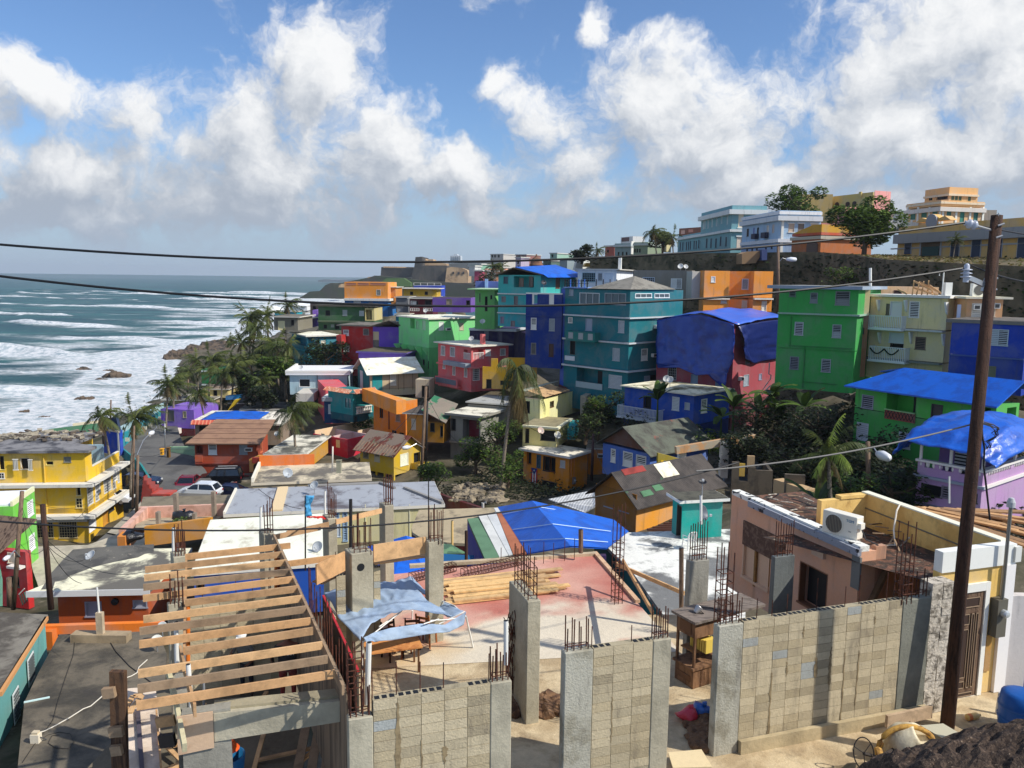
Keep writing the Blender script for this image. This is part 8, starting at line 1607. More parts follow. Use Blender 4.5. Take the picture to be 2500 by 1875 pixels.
mb=MB();q=PZ(1700,1310,ZF);mb.lathe([(.001,0),(.42,0),(.46,.3),(.46,.7),(.42,.95),(.3,1.0),(.001,1.0)],mk('blue_drum_paint',rgb((20,84,160)),rough=.4,bump=.3,bscale=4),18,q);mb.lathe([(.47,.33),(.48,.36),(.47,.39)],plain((20,84,160)),18,q);mb.lathe([(.47,.63),(.48,.66),(.47,.69)],plain((20,84,160)),18,q);thing(mb,'barrel','bright blue barrel against the sky blue wall at the lower right','barrel',smooth=True)
mb=MB();q=PZ(1280,1165,ZF+.08);mb.lathe([(.001,-.2),(.08,-.2),(.08,.08),(.04,.14),(.03,.2),(.001,.2)],plain((230,196,130)),12,q,(.95,.3,0));mb.lathe([(.081,-.2),(.082,-.12),(.081,-.1)],plain((230,130,70)),12,q,(.95,.3,0));thing(mb,'bottle','cream plastic bottle with orange end lying on the pavement','bottle',smooth=True)
mb=MB();q=PZ(1505,1140,ZF);mb.tube([q,q+Vector((.02,.02,.55))],.06,.035,plain((200,200,200)),8);mb.tube([q+Vector((0,0,.5)),q+Vector((.12,0,.62)),q+Vector((.16,0,.5))],.02,None,plain((60,60,60)));thing(mb,'water_tap','grey stand pipe tap in the wall corner','tap')
mb=MB();a,b=PZ(445,1215,ZF+.35),PZ(872,1120,ZF+.35);mb.beam(a,b,.08,.3,wood((186,160,130)));q=a.lerp(b,.5);mb.beam(q-Vector((0,.05,.1)),q-Vector((0,.05,.55)),.03,.03,RUST);thing(mb,'trestle_board','weathered board propped low before the block wall foot','board')
mb=MB();q=PZ(990,1460,ZF+.0);bx=[PZ(770,1262,ZF+.45),PZ(1000,1395,ZF+.45),PZ(1200,1370,ZF+.45),PZ(985,1243,ZF+.45)];mb.prism(bx,(0,0,-.45),mk('grey_box',rgb((176,170,150)),alt=rgb((150,142,120)),scale=2,bump=.15));mb.prism([p+Vector((0,0,.003))for p in bx],(0,0,.02),plain((190,184,160)));thing(mb,'utility_box','grey metal utility box standing before the leaning pole','box')
root=empty('cement_mixer',PZ(640,1500,ZF),0,'old cement mixer drum with yellow rim and black hand wheel','cement mixer');DM=mk('mixer_drum',rgb((226,214,184)),alt=rgb((196,180,146)),scale=3,dirt=rgb((120,110,90)),da=.6,dscale=4,bump=.3);c=P(620,1420,16.9);ax=Vector((.5,-.35,.55)).normalized()
mb=MB();mb.lathe([(.001,-.42),(.2,-.42),(.42,-.12),(.44,.08),(.3,.4),(.26,.44),(.24,.4),(.001,.1)],DM,24,c,ax);rpart(mb,'drum',root,True)
YR=mk('mixer_yellow',rgb((206,160,80)),alt=rgb((150,110,60)),scale=4,bump=.2);mb=MB();pts=[c+Vector((cos(a)*.62,-.1,sin(a)*.5-.05))for a in[pi*k/12 for k in range(13)]];mb.tube(pts,.06,None,YR,8);rpart(mb,'yoke',root,True)
w=P(230,1520,16.3);mb=MB();pts=[w+Vector((cos(2*pi*k/28)*.22,sin(2*pi*k/28)*.12,sin(2*pi*k/28)*.30))for k in range(29)];mb.tube(pts,.014,None,plain((40,34,30)),6)
for k in(3,12,21):mb.tube([w,pts[k]],.01,None,plain((40,34,30)),5)
rpart(mb,'hand_wheel',root);mb=MB();q=P(370,1560,16.4);mb.lathe([(.001,-.06),(.2,-.06),(.22,0),(.2,.06),(.001,.06)],YR,18,q,(1,-.2,0));mb.tube([w,q,c],.04,None,plain((60,52,46)),7);rpart(mb,'gear',root)
mb=MB();
for dx in(-.5,.5):mb.beam(c+Vector((dx,0,0)),Vector((c.x+dx*1.2,c.y,ZF)),.06,.06,YR)
rpart(mb,'stand',root)
mb=MB();GM=mk('dark_gravel',rgb((88,72,60)),alt=rgb((54,43,37)),scale=16,thr=(.4,.6),dirt=rgb((160,140,118)),da=.7,dthr=(.6,.66),dscale=26,dst=(1,1,1),bump=1.0,bscale=30,fine=.4);n=90;V=[];F=[]
crop('S');MA=P(2120,1893,11.7);MC=P(2500,1785,11.7)
for j in range(n+1):
 for i in range(n+1):
  x=3.4+11*i/n;y=8.6+6.2*j/n;e=max(0,1-abs(y-11.7)/3.1);ge=MA.z+(MC.z-MA.z)*(x-MA.x)/(MC.x-MA.x);pk=min(1,max(0,(x-MA.x+.5)/1.0));hgt=(min(ge,21.6)-17)*pk;z=17.0+hgt*(1-(1-e)**1.7)+.06*float(fbm(x*4,y*4,71))+.05*float(fbm(x*15,y*15,72));V.append((x,y,z))
for j in range(n):
 for i in range(n):q=j*(n+1)+i;F.append((q,q+1,q+n+2,q+n+1))
me=bpy.data.meshes.new('gravel_mound');me.from_pydata(V,[],F);me.materials.append(GM);o=bpy.data.objects.new('gravel_mound',me);COL.objects.link(o);tagit(o,'dark brown gravel mound in the lower right corner','gravel',None,'stuff')
rr=random.Random(17);crop('AC');k=0
for row in range(11):
 for lay in range(3):
  z0=21.22-lay*.07-(row%3)*.01;a=PZ(300+row*75+rr.random()*80,292+row*4+rr.random()*12,z0);b=PZ(1950,880-row*52+rr.random()*16,z0)if row%3 else PZ(1400+rr.random()*350,600-row*26,z0);mb=MB();mb.beam(a,b,.2,.05,(wood((206,160,110)),wood((176,136,96)),wood((150,116,84)),wood((190,146,100)))[(row+lay)%4]);thing(mb,'plank','long weathered plank in the big stack behind the corner house','plank','planks stacked behind the corner house')
crop('S');pb=PZ(2312,1775,ZF);pt=P(2434,526,18.9);root=pole('tall dark brown leaning power pole with two insulators at the right',[pb-Vector((0,0,.3)),pb.lerp(pt,.5),pt],.165,.125,POLEB,'power_pole','pole',group=None)
crop('D');GLZ=plain((176,180,190),.25);i1=P(1640,565,18.6);i2=P(1590,1085,18.6)
mb=MB();mb.lathe([(.05,-.14),(.1,-.1),(.11,-.04),(.07,-.02),(.11,.02),(.1,.07),(.05,.1),(.06,.14),(.001,.16)],GLZ,14,i1,(-.9,.1,.2));rpart(mb,'insulator',root,True)
mb=MB();
for k in range(3):mb.lathe([(.03,0),(.12,.01),(.12,.03),(.03,.05)],GLZ,14,i2+Vector((0,0,-.12+k*.08)),(0,0,1))
mb.lathe([(.06,-.22),(.06,.16),(.03,.2),(.001,.21)],GLZ,12,i2);rpart(mb,'insulator',root,True)
crop('D');mb=MB();mb.tube([P(1690,580,18.6),P(1850,625,18.85)],.03,None,ALU);rpart(mb,'bracket',root);mb=MB();mb.beam(P(1590,1135,18.6),P(1775,1215,18.85),.09,.11,ALU);mb.beam(P(1775,1215,18.85),P(1850,1240,18.9),.07,.3,ALU);rpart(mb,'bracket',root)
mb=MB()
for x,y in((1970,570),(1950,700),(1900,1160),(1890,1280)):q=P(x,y,18.75);mb.tube([q-Vector((.08,0,.02)),q+Vector((.06,0,.03))],.022,None,ALU,6)
mb.tube([P(1935,480,18.8),P(1935,440,18.8)],.02,None,ALU);mb.tube([P(1915,452,18.8),P(1955,448,18.8)],.015,None,ALU);rpart(mb,'bolts',root)
def wire(label,p,q,mid,r=.02,m=None,n=30):
 0
 mb=MB();pts=[];
 p,q,mid=Vector(p),Vector(q),Vector(mid);L=hypot(q.x-p.x,q.y-p.y);tm=hypot(mid.x-p.x,mid.y-p.y)/L;s_=(p.z+(q.z-p.z)*tm-mid.z)/(tm*(1-tm))
 for k in range(n+1):t_=k/n;c=p.lerp(q,t_);c.z-=s_*t_*(1-t_);pts.append(c)
 mb.tube(pts,r,None,m or plain((20,20,22),.5),6);return thing(mb,'power_line',label,'wire','overhead wires')
crop('S')
a=P(-60,592,15);b=P(2358,543,18.6);wire('upper black overhead wire crossing the whole view above the horizon',a,b,P(1150,639,15+(3.6)*(1210/2418)),.026)
a=P(-60,667,15);b=P(2352,655,18.6);wire('middle black overhead wire crossing in front of the houses',a,b,P(1150,747,16.8),.026)
a=P(-60,1268,13.5);b=P(1800,1130,18);wire('low overhead wire crossing the roofs at mid height',a,b,P(1090,1270,15.9),.017)
a=P(1700,1150,17.7);b=P(2372,1036,18.8);wire('low overhead wire rising to the leaning pole',a,b,P(2150,1092,18.3),.02,plain((120,116,110)))
wire('upper wire leaving the pole to the right',i1,P(2540,578,20.5),P(2450,560,19.2),.018);wire('middle wire leaving the pole to the right',i2+Vector((0,0,.2)),P(2540,692,20.5),P(2440,670,19.2),.018)
crop('L');mb=MB();q=P(1680,720,18.6);mb.lathe([(.03,-.1),(.06,-.05),(.06,.05),(.03,.1)],GLZ,10,q);
for sd in range(5):
 rr=random.Random(sd);pts=[q];
 for k in range(9):pts.append(P(1680+[0,120,190,150,180,120,60,90,60][k]+rr.random()*60-sd*8,720+k*38+rr.random()*20+sd*5,18.6))
 mb.tube(pts,.012,None,plain((24,26,40)),5)
mb.tube([P(x,y,18.6)for x,y in((1690,760),(1700,900),(1725,1050),(1715,1250),(1740,1450),(1790,1900))],.022,None,plain((24,22,24)),6);rpart(mb,'cable_tangle',root)
crop('S');pole('utility pole outside the right edge that throws its shadow on the block wall',[Vector((12.55,15.9,ZF)),Vector((12.65,15.85,27))],.17,.14,POLEB,'power_pole','pole',group=None)
rr=random.Random(77)
for k,(c,a,b,sg)in enumerate((('U',(300,200,44),(1160,280,70),.5),('U',(300,330,44),(620,830,34),.6),('U',(620,800,34),(1100,1350,36),.4),('U',(300,350,44),(470,1300,46),.5),('U',(620,820,34),(1300,900,40),.7),('U',(650,780,34),(1950,1195,30),.6),('U',(280,820,44),(640,830,34),.5),('M',(1860,740,69),(2500,400,95),1.0),('M',(1860,760,69),(1150,1130,70),.5),('O',(1600,-100,80),(1168,690,86),.8),('O',(1600,-80,80),(420,800,64),1.2),('O',(1600,-120,80),(2100,600,90),.8),('R',(268,760,78),(500,1340,60),.6),('R',(268,740,78),(-600,620,84),.8),('L',(340,1000,44),(900,1430,41),.4),('L',(340,1010,44),(-260,1120,60),.7),('N',(1550,1290,62),(2130,1560,56),.3),('U',(590,430,34),(1150,370,52),.5))):
 crop(c);a_=P(*a);b_=P(*b);wire(('loose cable from','thin drop wire from')[k%2]+' '+('the left leaning pole','the left leaning pole','the brown left pole','the left leaning pole','the brown left pole','the brown left pole','the left leaning pole','the street pole','the street pole','the tall lamp pole','the tall lamp pole','the tall lamp pole','the annex pole','the annex pole','the ravine pole','the ravine pole','the terrace corner','the brown left pole top')[k]+' to '+('the yellow house','the brown pole','the grey dish roof','the green house foot','the stained roof edge','the rafters','the brown pole','the far road','the yellow front wall','the yellow boarded house','the roof terrace pier','the grey concrete house','the ochre shed','the grey wing','the lavender house','the block ruin','the roof vent','the green house corner')[k],a_,b_,(a_+b_)/2-Vector((0,0,sg)),.012 if a[2]<50 else.02,None,12)
for l,k,x,y0,y1,d,r,m in(('thin black steel rod holding the torn flag','W',222,150,1040,22.5,.022,plain((40,36,34))),('thick dark steel post behind the broad pier','W',762,190,800,23.3,.05,plain((36,34,36))),('rust coloured pipe beside the dark steel post','W',846,350,790,23.4,.035,RUST),('very thin long black rod beside the canopy column','W',1690,-60,705,23,.016,plain((30,26,26))),('grey weathered post by the blue tarp roof','AA',522,500,750,29.5,.09,POLE),('crooked old post before the stained roof','AA',1608,700,1390,23.5,.07,POLE),('white roof antenna mast over the turquoise shed','AA',1820,130,440,36.2,.06,STEELW),('white tv mast in front of the lavender house','L',1305,1380,1700,36,.04,STEELW),('white vent mast on the peach parapet','J',368,20,250,72,.12,STEELW),('old rusty post beside the round terrace','T',765,640,1070,33,.07,POLEB),('pale yellow rod standing on the round terrace','T',575,505,850,36,.06,plain((230,190,120)))):pipe(l,k,x,y0,y1,d,r,m,name='mast',group='thin masts and rods',cat='mast')
mb=MB();crop('W')
cloth('torn_flag',g(((((225,140,22.4)),(330,150,22.5)),((225,260,22.4),(280,270,22.5)),((222,395,22.4),(300,385,22.5)))),plain((70,150,196)),None,8,.05,51,.01,wrinkle=2)
o=bpy.data.objects[-1]if False else[q for q in bpy.data.objects if q.name.startswith('torn_flag')][0];tagit(o,'torn light blue and red flag hanging on the thin black rod','flag')
cloth('red_cloth',g((((230,400,22.5),(330,395,23.5),(410,395,24.5),(510,400,25)),((235,415,22.4),(330,408,23.4),(430,425,24.4),(500,450,24.9)))),plain((206,50,44)),None,8,.05,52,.01,wrinkle=2);tagit([q for q in bpy.data.objects if q.name.startswith('red_cloth')][0],'ragged red cloth lying over the column top','cloth')
crop('L')
def person(label,p,rz,H=1.78,shirt=None,pants=None,skin=(120,76,54),cap=None,hair=(26,20,18),arms=None,lean=.1,bulk=1.0):
 root=empty('person',p,rz,label,'person');root.scale=(H/1.78,)*3;J={}
 V=[(0,0,.95),(0,lean*.4,1.18),(0,lean,1.42),(0,lean*1.25,1.52),(0,lean*1.5,1.66)];R=[(.17*bulk,.13*bulk),(.17*bulk,.12*bulk),(.165*bulk,.11*bulk),(.06,.06),(.1,.11)];E=[(0,1),(1,2),(2,3),(3,4)]
 for s_,(el,ha)in zip((-1,1),arms or(((.34,.18,1.12),(.3,.42,1.1)),((.34,.18,1.12),(.3,.42,1.1)))):
  i=len(V);V+=[(s_*.19*bulk,lean,1.4),(s_*el[0],el[1],el[2]),(s_*ha[0],ha[1],ha[2])];R+=[(.062,.062),(.048,.048),(.034,.034)];E+=[(2,i),(i,i+1),(i+1,i+2)]
  hp=Vector(V[i+2]);hd=(hp-Vector(V[i+1])).normalized();j=len(V);V.append(tuple(hp+hd*.06));R.append((.036,.026));E.append((i+2,j))
  for f in range(5):
   sp=(f-2)*.017;a=len(V);q=hp+hd*(.085 if f else.03)+Vector((sp,0,0 if f else.03));V+=[tuple(q),tuple(q+hd*(.035)+Vector((sp*.2,.008,-.004))),tuple(q+hd*.055+Vector((sp*.2,.02,-.015)))];R+=[(.0095,.0095),(.009,.009),(.007,.007)];E+=[(j,a),(a,a+1),(a+1,a+2)]
 for s_ in(-1,1):
  i=len(V);V+=[(s_*.1,0,.9),(s_*.12,.04,.5),(s_*.13,-.02,.1),(s_*.14,.12,.05)];R+=[(.095*bulk,.1*bulk),(.062,.066),(.042,.045),(.04,.03)];E+=[(0,i),(i,i+1),(i+1,i+2),(i+2,i+3)]
 me=bpy.data.meshes.new('body');me.from_pydata(V,E,[]);b=bpy.data.objects.new('body',me);COL.objects.link(b);md=b.modifiers.new('s','SKIN');b.modifiers.new('d','SUBSURF').levels=1;b.modifiers[-1].render_levels=1
 for i,r_ in enumerate(R):me.skin_vertices[0].data[i].radius=r_
 me.skin_vertices[0].data[0].use_root=True
 dg=bpy.context.evaluated_depsgraph_get();m2=bpy.data.meshes.new_from_object(b.evaluated_get(dg));bpy.data.objects.remove(b);
 for m in(plain(skin,.6),paint(shirt),paint(pants),plain((60,44,34))):m2.materials.append(m)
 for f in m2.polygons:
  c=f.center;f.use_smooth=True;f.material_index=1 if(.93<c.z<1.46 and abs(c.x)<.27*bulk and c.y<.25)else 2 if c.z<=.93 and c.z>.1 and not(abs(c.x)>.24)else 3 if c.z<=.1 else 0
 o=bpy.data.objects.new('body',m2);COL.objects.link(o);o.parent=root
 hx=Vector((0,lean*1.5,1.66));mb=MB();mb.lathe([(.001,-.02),(.03,-.01),(.02,.03),(.001,.04)],plain(skin,.6),8,hx+Vector((0,.1,-.01)),(0,1,.0))
 for s_ in(-1,1):mb.lathe([(.001,-.012),(.014,0),(.001,.012)],plain((30,26,24)),8,hx+Vector((s_*.035,.1,.03)),(0,1,0));mb.lathe([(.001,-.02),(.03,0),(.001,.02)],plain(skin,.6),8,hx+Vector((s_*.1,0,0)),(s_,0,0))
 mb.box(hx.x-.03,hx.x+.03,hx.y+.098,hx.y+.108,hx.z-.062,hx.z-.052,plain((96,50,44)));mb.build('face',root)
 mb=MB()
 if cap:mb.lathe([(.125,-.01),(.128,.04),(.1,.1),(.05,.13),(.001,.135)],plain(cap),16,hx+Vector((0,0,.03)),(0,-.12,1));mb.prism([(-.09,hx.y+.08,hx.z+.035),(.09,hx.y+.08,hx.z+.035),(.06,hx.y+.2,hx.z+.02),(-.06,hx.y+.2,hx.z+.02)],(0,0,.012),plain(cap));mb.build('cap',root,smooth=True)
 else:mb.lathe([(.09,-.07),(.116,-.03),(.12,.04),(.09,.1),(.04,.125),(.001,.13)],plain(hair),14,hx+Vector((0,-.015,.02)),(0,-.2,1));mb.build('hair',root,smooth=True)
 return root
crop('Y');q=P(1330,265,19.2);p2=person('worker seen from behind in a black RESPECT t-shirt and red brown trousers in the pit',(q.x,q.y,17.28),radians(8),1.95,shirt=(22,22,24),pants=(134,44,34),skin=(130,84,62),bulk=1.35,lean=.02,arms=(((.36,.05,1.14),(.34,.2,.9)),((.36,.05,1.14),(.34,.2,.9))))
text('RESPECT','lettering',.1,plain((236,234,226)),p2,(-.2,-.165,1.27),(pi/2,0,0),.004)
q=P(890,250,20.1);person('worker in a white cap and open grey shirt bending over in the pit',(q.x,q.y,17.02),radians(170),1.84,shirt=(120,116,108),pants=(40,40,48),skin=(110,70,50),cap=(236,234,230),lean=.16)
MAN=[(-30,85,5),(-36,75,4.8),(-45,95,4),(-50,110,4),(-60,80,4),(-40,120,5),(-30,100,5.2),(-25,88,5.5),(-48,70,5),(-55,60,5.5),(-30,65,7.2),(-38,140,5),(-45,160,6),(-60,140,4),(-62,170,5),(-14,24,12.5),(-20,30,11.5),(-26,24,12),(-8,34,12.5),(-20,50,9),(-35,50,8),(-50,40,8),(-10,58,9),(0,34,13.2),(0,45,13),(0,60,9),(0,75,8),(8,48,13),(5,40,13.5),(12,36,14),(15,48,14.8),(25,48,15.2),(20,38,15),(30,40,14.6),(12,62,11),(10,72,9),(4,68,8.4),(30,60,16.5),(45,58,17.5),(60,60,19),(24,55,15.6),(22,66,15),(30,80,17),(-5,14,13),(5,14,13),(-12,16,12),(14,14,17.2),(22,20,17),(-14,110,9.5),(-20,125,12),(-30,135,12),(-40,150,12),(-25,160,16),(-10,160,18),(-40,180,17),(-60,195,10),(-20,200,21),(0,130,19),(0,180,24),(20,115,20),(40,105,20),(55,92,20),(65,76,20),(90,70,21),(40,90,19),(-70,230,8),(-60,260,14),(-20,300,24),(-80,300,6),(-60,400,14),(0,400,26),(40,130,24),(80,120,24),(-16,98,7),(-5,90,8)]
CT=np.array(CTRL+MAN);SH=[(cx_+3,cy_,.6)for cx_,cy_ in COAST]+[((shore(y)+3),y,.6)for y in range(60,420,20)]+[((shore(y)+9),y,2.6)for y in range(60,420,20)]
CT=np.vstack([CT,np.array(SH)])
def ground_z(x,y):
 x=np.asarray(x,float);y=np.asarray(y,float);sh=x.shape;x=x.reshape(-1);y=y.reshape(-1);out=np.empty_like(x)
 for i in range(0,len(x),4000):
  d2=(x[i:i+4000,None]-CT[None,:,0])**2+(y[i:i+4000,None]-CT[None,:,1])**2+7;w=d2**-1.7*np.exp(-.3*CT[None,:,2]);out[i:i+4000]=(w*CT[None,:,2]).sum(1)/w.sum(1)
 return out.reshape(sh)
gx=np.arange(-160,150,2.2);gy=np.concatenate([np.arange(6,220,2.2),np.arange(220,460,6)])
GX,GY=np.meshgrid(gx,gy);GZ=ground_z(GX,GY)-.35+.12*fbm(GX*.4,GY*.4,50)
sd_=shore(GY)-GX;GZ=np.where(sd_>0,np.maximum(-4,GZ-sd_*.5-.6),GZ)
GZ=np.where((GX>-16)&(GX<16)&(GY<30),np.minimum(GZ,13.5),GZ)
V=np.stack([GX,GY,GZ],-1).reshape(-1,3);n0,n1=GX.shape;idx=np.arange(n0*n1).reshape(n0,n1)
F=np.stack([idx[:-1,:-1],idx[:-1,1:],idx[1:,1:],idx[1:,:-1]],-1).reshape(-1,4)
me=bpy.data.meshes.new('ground');me.from_pydata(V.tolist(),[],F.tolist());me.polygons.foreach_set('use_smooth',[True]*len(F))
me.materials.append(mk('earth',rgb((98,90,74)),alt=rgb((66,64,44)),scale=.25,thr=(.42,.6),dirt=rgb((150,140,120)),da=.7,dthr=(.58,.72),dscale=.6,dst=(1,1,1),bump=.6,bscale=5,fine=.3))
o=bpy.data.objects.new('ground',me);COL.objects.link(o);tagit(o,kind='structure')
def gz(x,y):return float(ground_z([x],[y])[0])-.35
rnd=random.Random(11)
TRUNK=mk('palm_trunk',rgb((140,128,112)),alt=rgb((98,88,76)),scale=6,st=(1,1,4),bump=.4,fine=.2)
FR=[leafm((70,82,36)),leafm((92,100,46)),leafm((54,64,30))];FRD=[leafm((122,104,66)),leafm((96,84,54))];FRY=[leafm((150,168,72))]
def palm(name,H,lean,seed,nf=15,L=3.2,droop=1.0,dead=3,dense=20,wind=(1.0,.35),up=.9,lw=.05,bright=False,fall=-.9):
 r=random.Random(seed);root=empty(name,(0,0,0));mb=MB()
 pts=[Vector((lean[0]*(k/7)**1.6,lean[1]*(k/7)**1.6,H*k/7))for k in range(8)];mb.tube(pts,.19 if H>6 else.16,.11,TRUNK,8);top=pts[-1]
 mb.build('trunk',root,smooth=True);mb=MB()
 for f in range(nf+dead):
  old=f>=nf;a=2*pi*f/nf*1.0+r.random()*.5 if not old else r.random()*6.28
  e=(fall+r.random()*.3)if old else(up-1.5*(f%5)/5+r.random()*.3)
  d=Vector((cos(a)*cos(e),sin(a)*cos(e),sin(e)));p=top.copy();LL=L*(.62+.55*r.random())*((1.0 if fall<-1 else.7)if old else 1);n=10;seg=LL/n;ra=[p.copy()]
  for k in range(n):
   d=(d+Vector((wind[0]*.05,wind[1]*.05,-.12*droop))).normalized();p=p+d*seg;ra.append(p.copy())
  mats=FRD if old else(FRY+FR if bright and f%3==0 else FR);m=mats[int(r.random()*len(mats))]
  mb.tube(ra,.03,.008,m,3,False)
  for k in range(dense):
   tt=(k+1.5)/(dense+1)*n;i=min(int(tt),n-1);c=ra[i].lerp(ra[i+1],tt-i);dr=(ra[i+1]-ra[i]).normalized();sd=dr.cross(Vector((0,0,1)));sd=sd.normalized()if sd.length>.05 else Vector((1,0,0))
   ll=LL*.27*sin(pi*min(.97,.12+.85*tt/n))*(.85+.3*r.random())
   if r.random()<.12:continue
   for q in(-1,1):
    tip=c+sd*q*ll*.75+dr*ll*.55+Vector((0,0,-ll*(.35+.45*r.random())*droop));w=dr*lw
    mb.poly([c-w,c+w,tip+w*.3],m)
 mb.build('crown',root);return root
def setp(o,px,py,d,label,s=1,rz=0,group='coconut palms',crown=True,H=None):
 0
 p=P(px,py,d);o.location=(p.x,p.y,p.z-H*s);o.scale=(s,s,s);o.rotation_euler=(0,0,rz);tagit(o,label,'palm tree',group)
protoP=[palm('palm_tree',9,(.8,.3),1,nf=19,dead=8,L=3.5,lw=.08,wind=(1.6,.3)),palm('palm_tree',8,(-.9,.4),2,nf=17,dead=9,L=3.6,droop=1.35,lw=.08,wind=(1.8,.3)),palm('palm_tree',6,(.4,-.3),3,nf=20,dead=6,L=3.4,droop=1.0,lw=.08,wind=(1.5,.4))]
HS=[9,8,6];used=[False]*3
def plc(k,px,py,d,label,s=1,rz=0,group='coconut palms'):
 dx=[.8,-.9,.4][k];dy=[.3,.4,-.3][k]
 if used[k]:o=copy_tree(protoP[k])
 else:o=protoP[k];used[k]=True
 p=P(px,py,d);c,s_=cos(rz),sin(rz);o.location=(p.x-(dx*c-dy*s_)*s,p.y-(dx*s_+dy*c)*s,p.z-HS[k]*s);o.scale=(s,s,s);o.rotation_euler=(0,0,rz);tagit(o,label,'palm tree',group);return o
crop('S')
for a in((1,247,1015,88,'windblown palm with drooping crown beside the blue painted wall',.8,.4),(0,331,1020,76,'tall ragged palm at the street corner behind the yellow house',.85,.2),(0,412,935,112,'leaning palm with brown dead fronds left of the violet house',.95,.6),(2,424,945,116,'palm behind the leaning palm by the violet house',1.1,2.2),(1,486,962,108,'short dark palm over the rooftops behind the red tiled house',.8,1.1),(0,518,878,128,'palm standing before the green seaside hut',1.05,.1),(1,545,912,122,'shaggy palm right of the green hut',1.0,3),(1,462,905,150,'ragged palm above the surf at the left of the green hut',1.0,2.2),(0,478,878,165,'palm between the reef and the green hut',.95,4.4),(2,505,905,146,'low palm just left of the green hut',1.0,.3),(2,572,900,124,'broad palm at the lower left of the grove',1.1,1.2),(2,612,775,150,'highest palm of the grove, its crown against the surf',1.25,0),(0,650,768,152,'palm crown touching the highest one in the grove',1.2,2),(1,625,800,148,'drooping palm below the two highest crowns',1.2,4),(2,590,835,145,'left edge palm of the grove over the reef',1.0,.8),(0,562,830,165,'small lone palm at the seaward tip of the grove',.7,1.5),(1,640,860,140,'middle palm of the grove with yellowed fronds',1.2,.5),(0,600,880,136,'palm in the lower middle of the grove',1.1,5),(2,670,840,139,'palm inside the right half of the grove',1.2,3.4),(1,700,845,134,'palm leaning towards the teal house with white roof',1.2,2.6),(0,702,745,168,'slender palm in front of the pale beach shed',1.0,.7),(2,690,900,130,'shaggy low palm by the teal house base',1.1,4.2),(1,640,930,124,'dark palm above the tin shacks',1.0,1.9),(0,1459,612,150,'thin palm rising behind the white rooftop house',.55,.3),(1,1596,568,168,'left of two palms by the sage terrace house',.95,.2),(0,1640,578,166,'right of two palms beside the palace wing',.9,2.8),(2,1205,650,205,'left of two small palms before the peach town house',.8,.6),(2,1222,652,206,'right of two small palms before the peach town house',.8,2.4),(2,2335,585,104,'small palm in front of the arcaded barracks',.42,.4)):plc(*a)
def big(o,px,py,d,lean,H,label,rz=0):
 p=P(px,py,d);o.location=(p.x-lean[0],p.y-lean[1],p.z-H);tagit(o,label,'palm tree','coconut palms')
big(palm('palm_tree',8.5,(-.4,.5),21,nf=17,L=3.6,droop=1.5,dead=7,dense=28,wind=(1.6,.3),up=1.0),715,1005,90,(-.4,.5),8.5,'bushy palm blown to the right in front of the pink and navy houses')
big(palm('palm_tree',13.5,(1.4,.2),22,nf=9,L=4.3,droop=2.6,dead=34,dense=30,wind=(.9,.1),up=1.0,fall=-1.25),1262,900,72,(1.4,.2),13.5,'very tall palm with hanging dead fronds in the middle of the village')
big(palm('palm_tree',8,(-.5,.2),23,nf=17,L=2.3,droop=1.7,dead=9,dense=34,wind=(.5,.1),up=1.3,lw=.028,bright=True),2022,1115,42,(-.5,.2),8,'sunlit palm with bright yellow green new fronds in the dark ravine')
def tree(name,H,R,seed,n=2600,size=.22,flat=.75,mats=None,label=None,cat='tree',trunk=True,cl=11):
 r=random.Random(seed);root=empty(name,(0,0,0),0,label,cat);mats=mats or LF
 if trunk:
  mb=MB();mb.tube([(0,0,0),(.1,0,H*.3),(-.1,.1,H*.6)],R*.07+.06,R*.03+.03,wood((96,80,64)),7)
  for k in range(5):a=k*1.3;mb.tube([(0,0,H*(.35+.04*k)),(cos(a)*R*.4,sin(a)*R*.4,H*.6),(cos(a)*R*.7,sin(a)*R*.7,H*.75)],R*.03+.03,.02,wood((96,80,64)),5)
  mb.build('trunk',root)
 mb=MB();cs=[]
 for k in range(cl):
  a=r.random()*6.28;q=r.random()**.5;cs.append((Vector((cos(a)*R*.72*q,sin(a)*R*.72*q,H-R*flat+(r.random()-.35)*R*flat*1.1)),R*(.28+.25*r.random())))
 for i in range(n):
  c,cr=cs[int(r.random()*cl)];u=Vector((r.gauss(0,1),r.gauss(0,1),r.gauss(0,1))).normalized();rr=cr*(.55+.5*r.random()**.5);p=c+Vector((u.x*rr,u.y*rr,u.z*rr*flat))
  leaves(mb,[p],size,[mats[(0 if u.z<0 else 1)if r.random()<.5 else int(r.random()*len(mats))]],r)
 mb.build('crown',root);return root
LDD=[leafm((34,44,24)),leafm((44,54,27)),leafm((50,50,32))]  # greens darkened to imitate shadow on the ravine bushes and undergrowth
T=[]
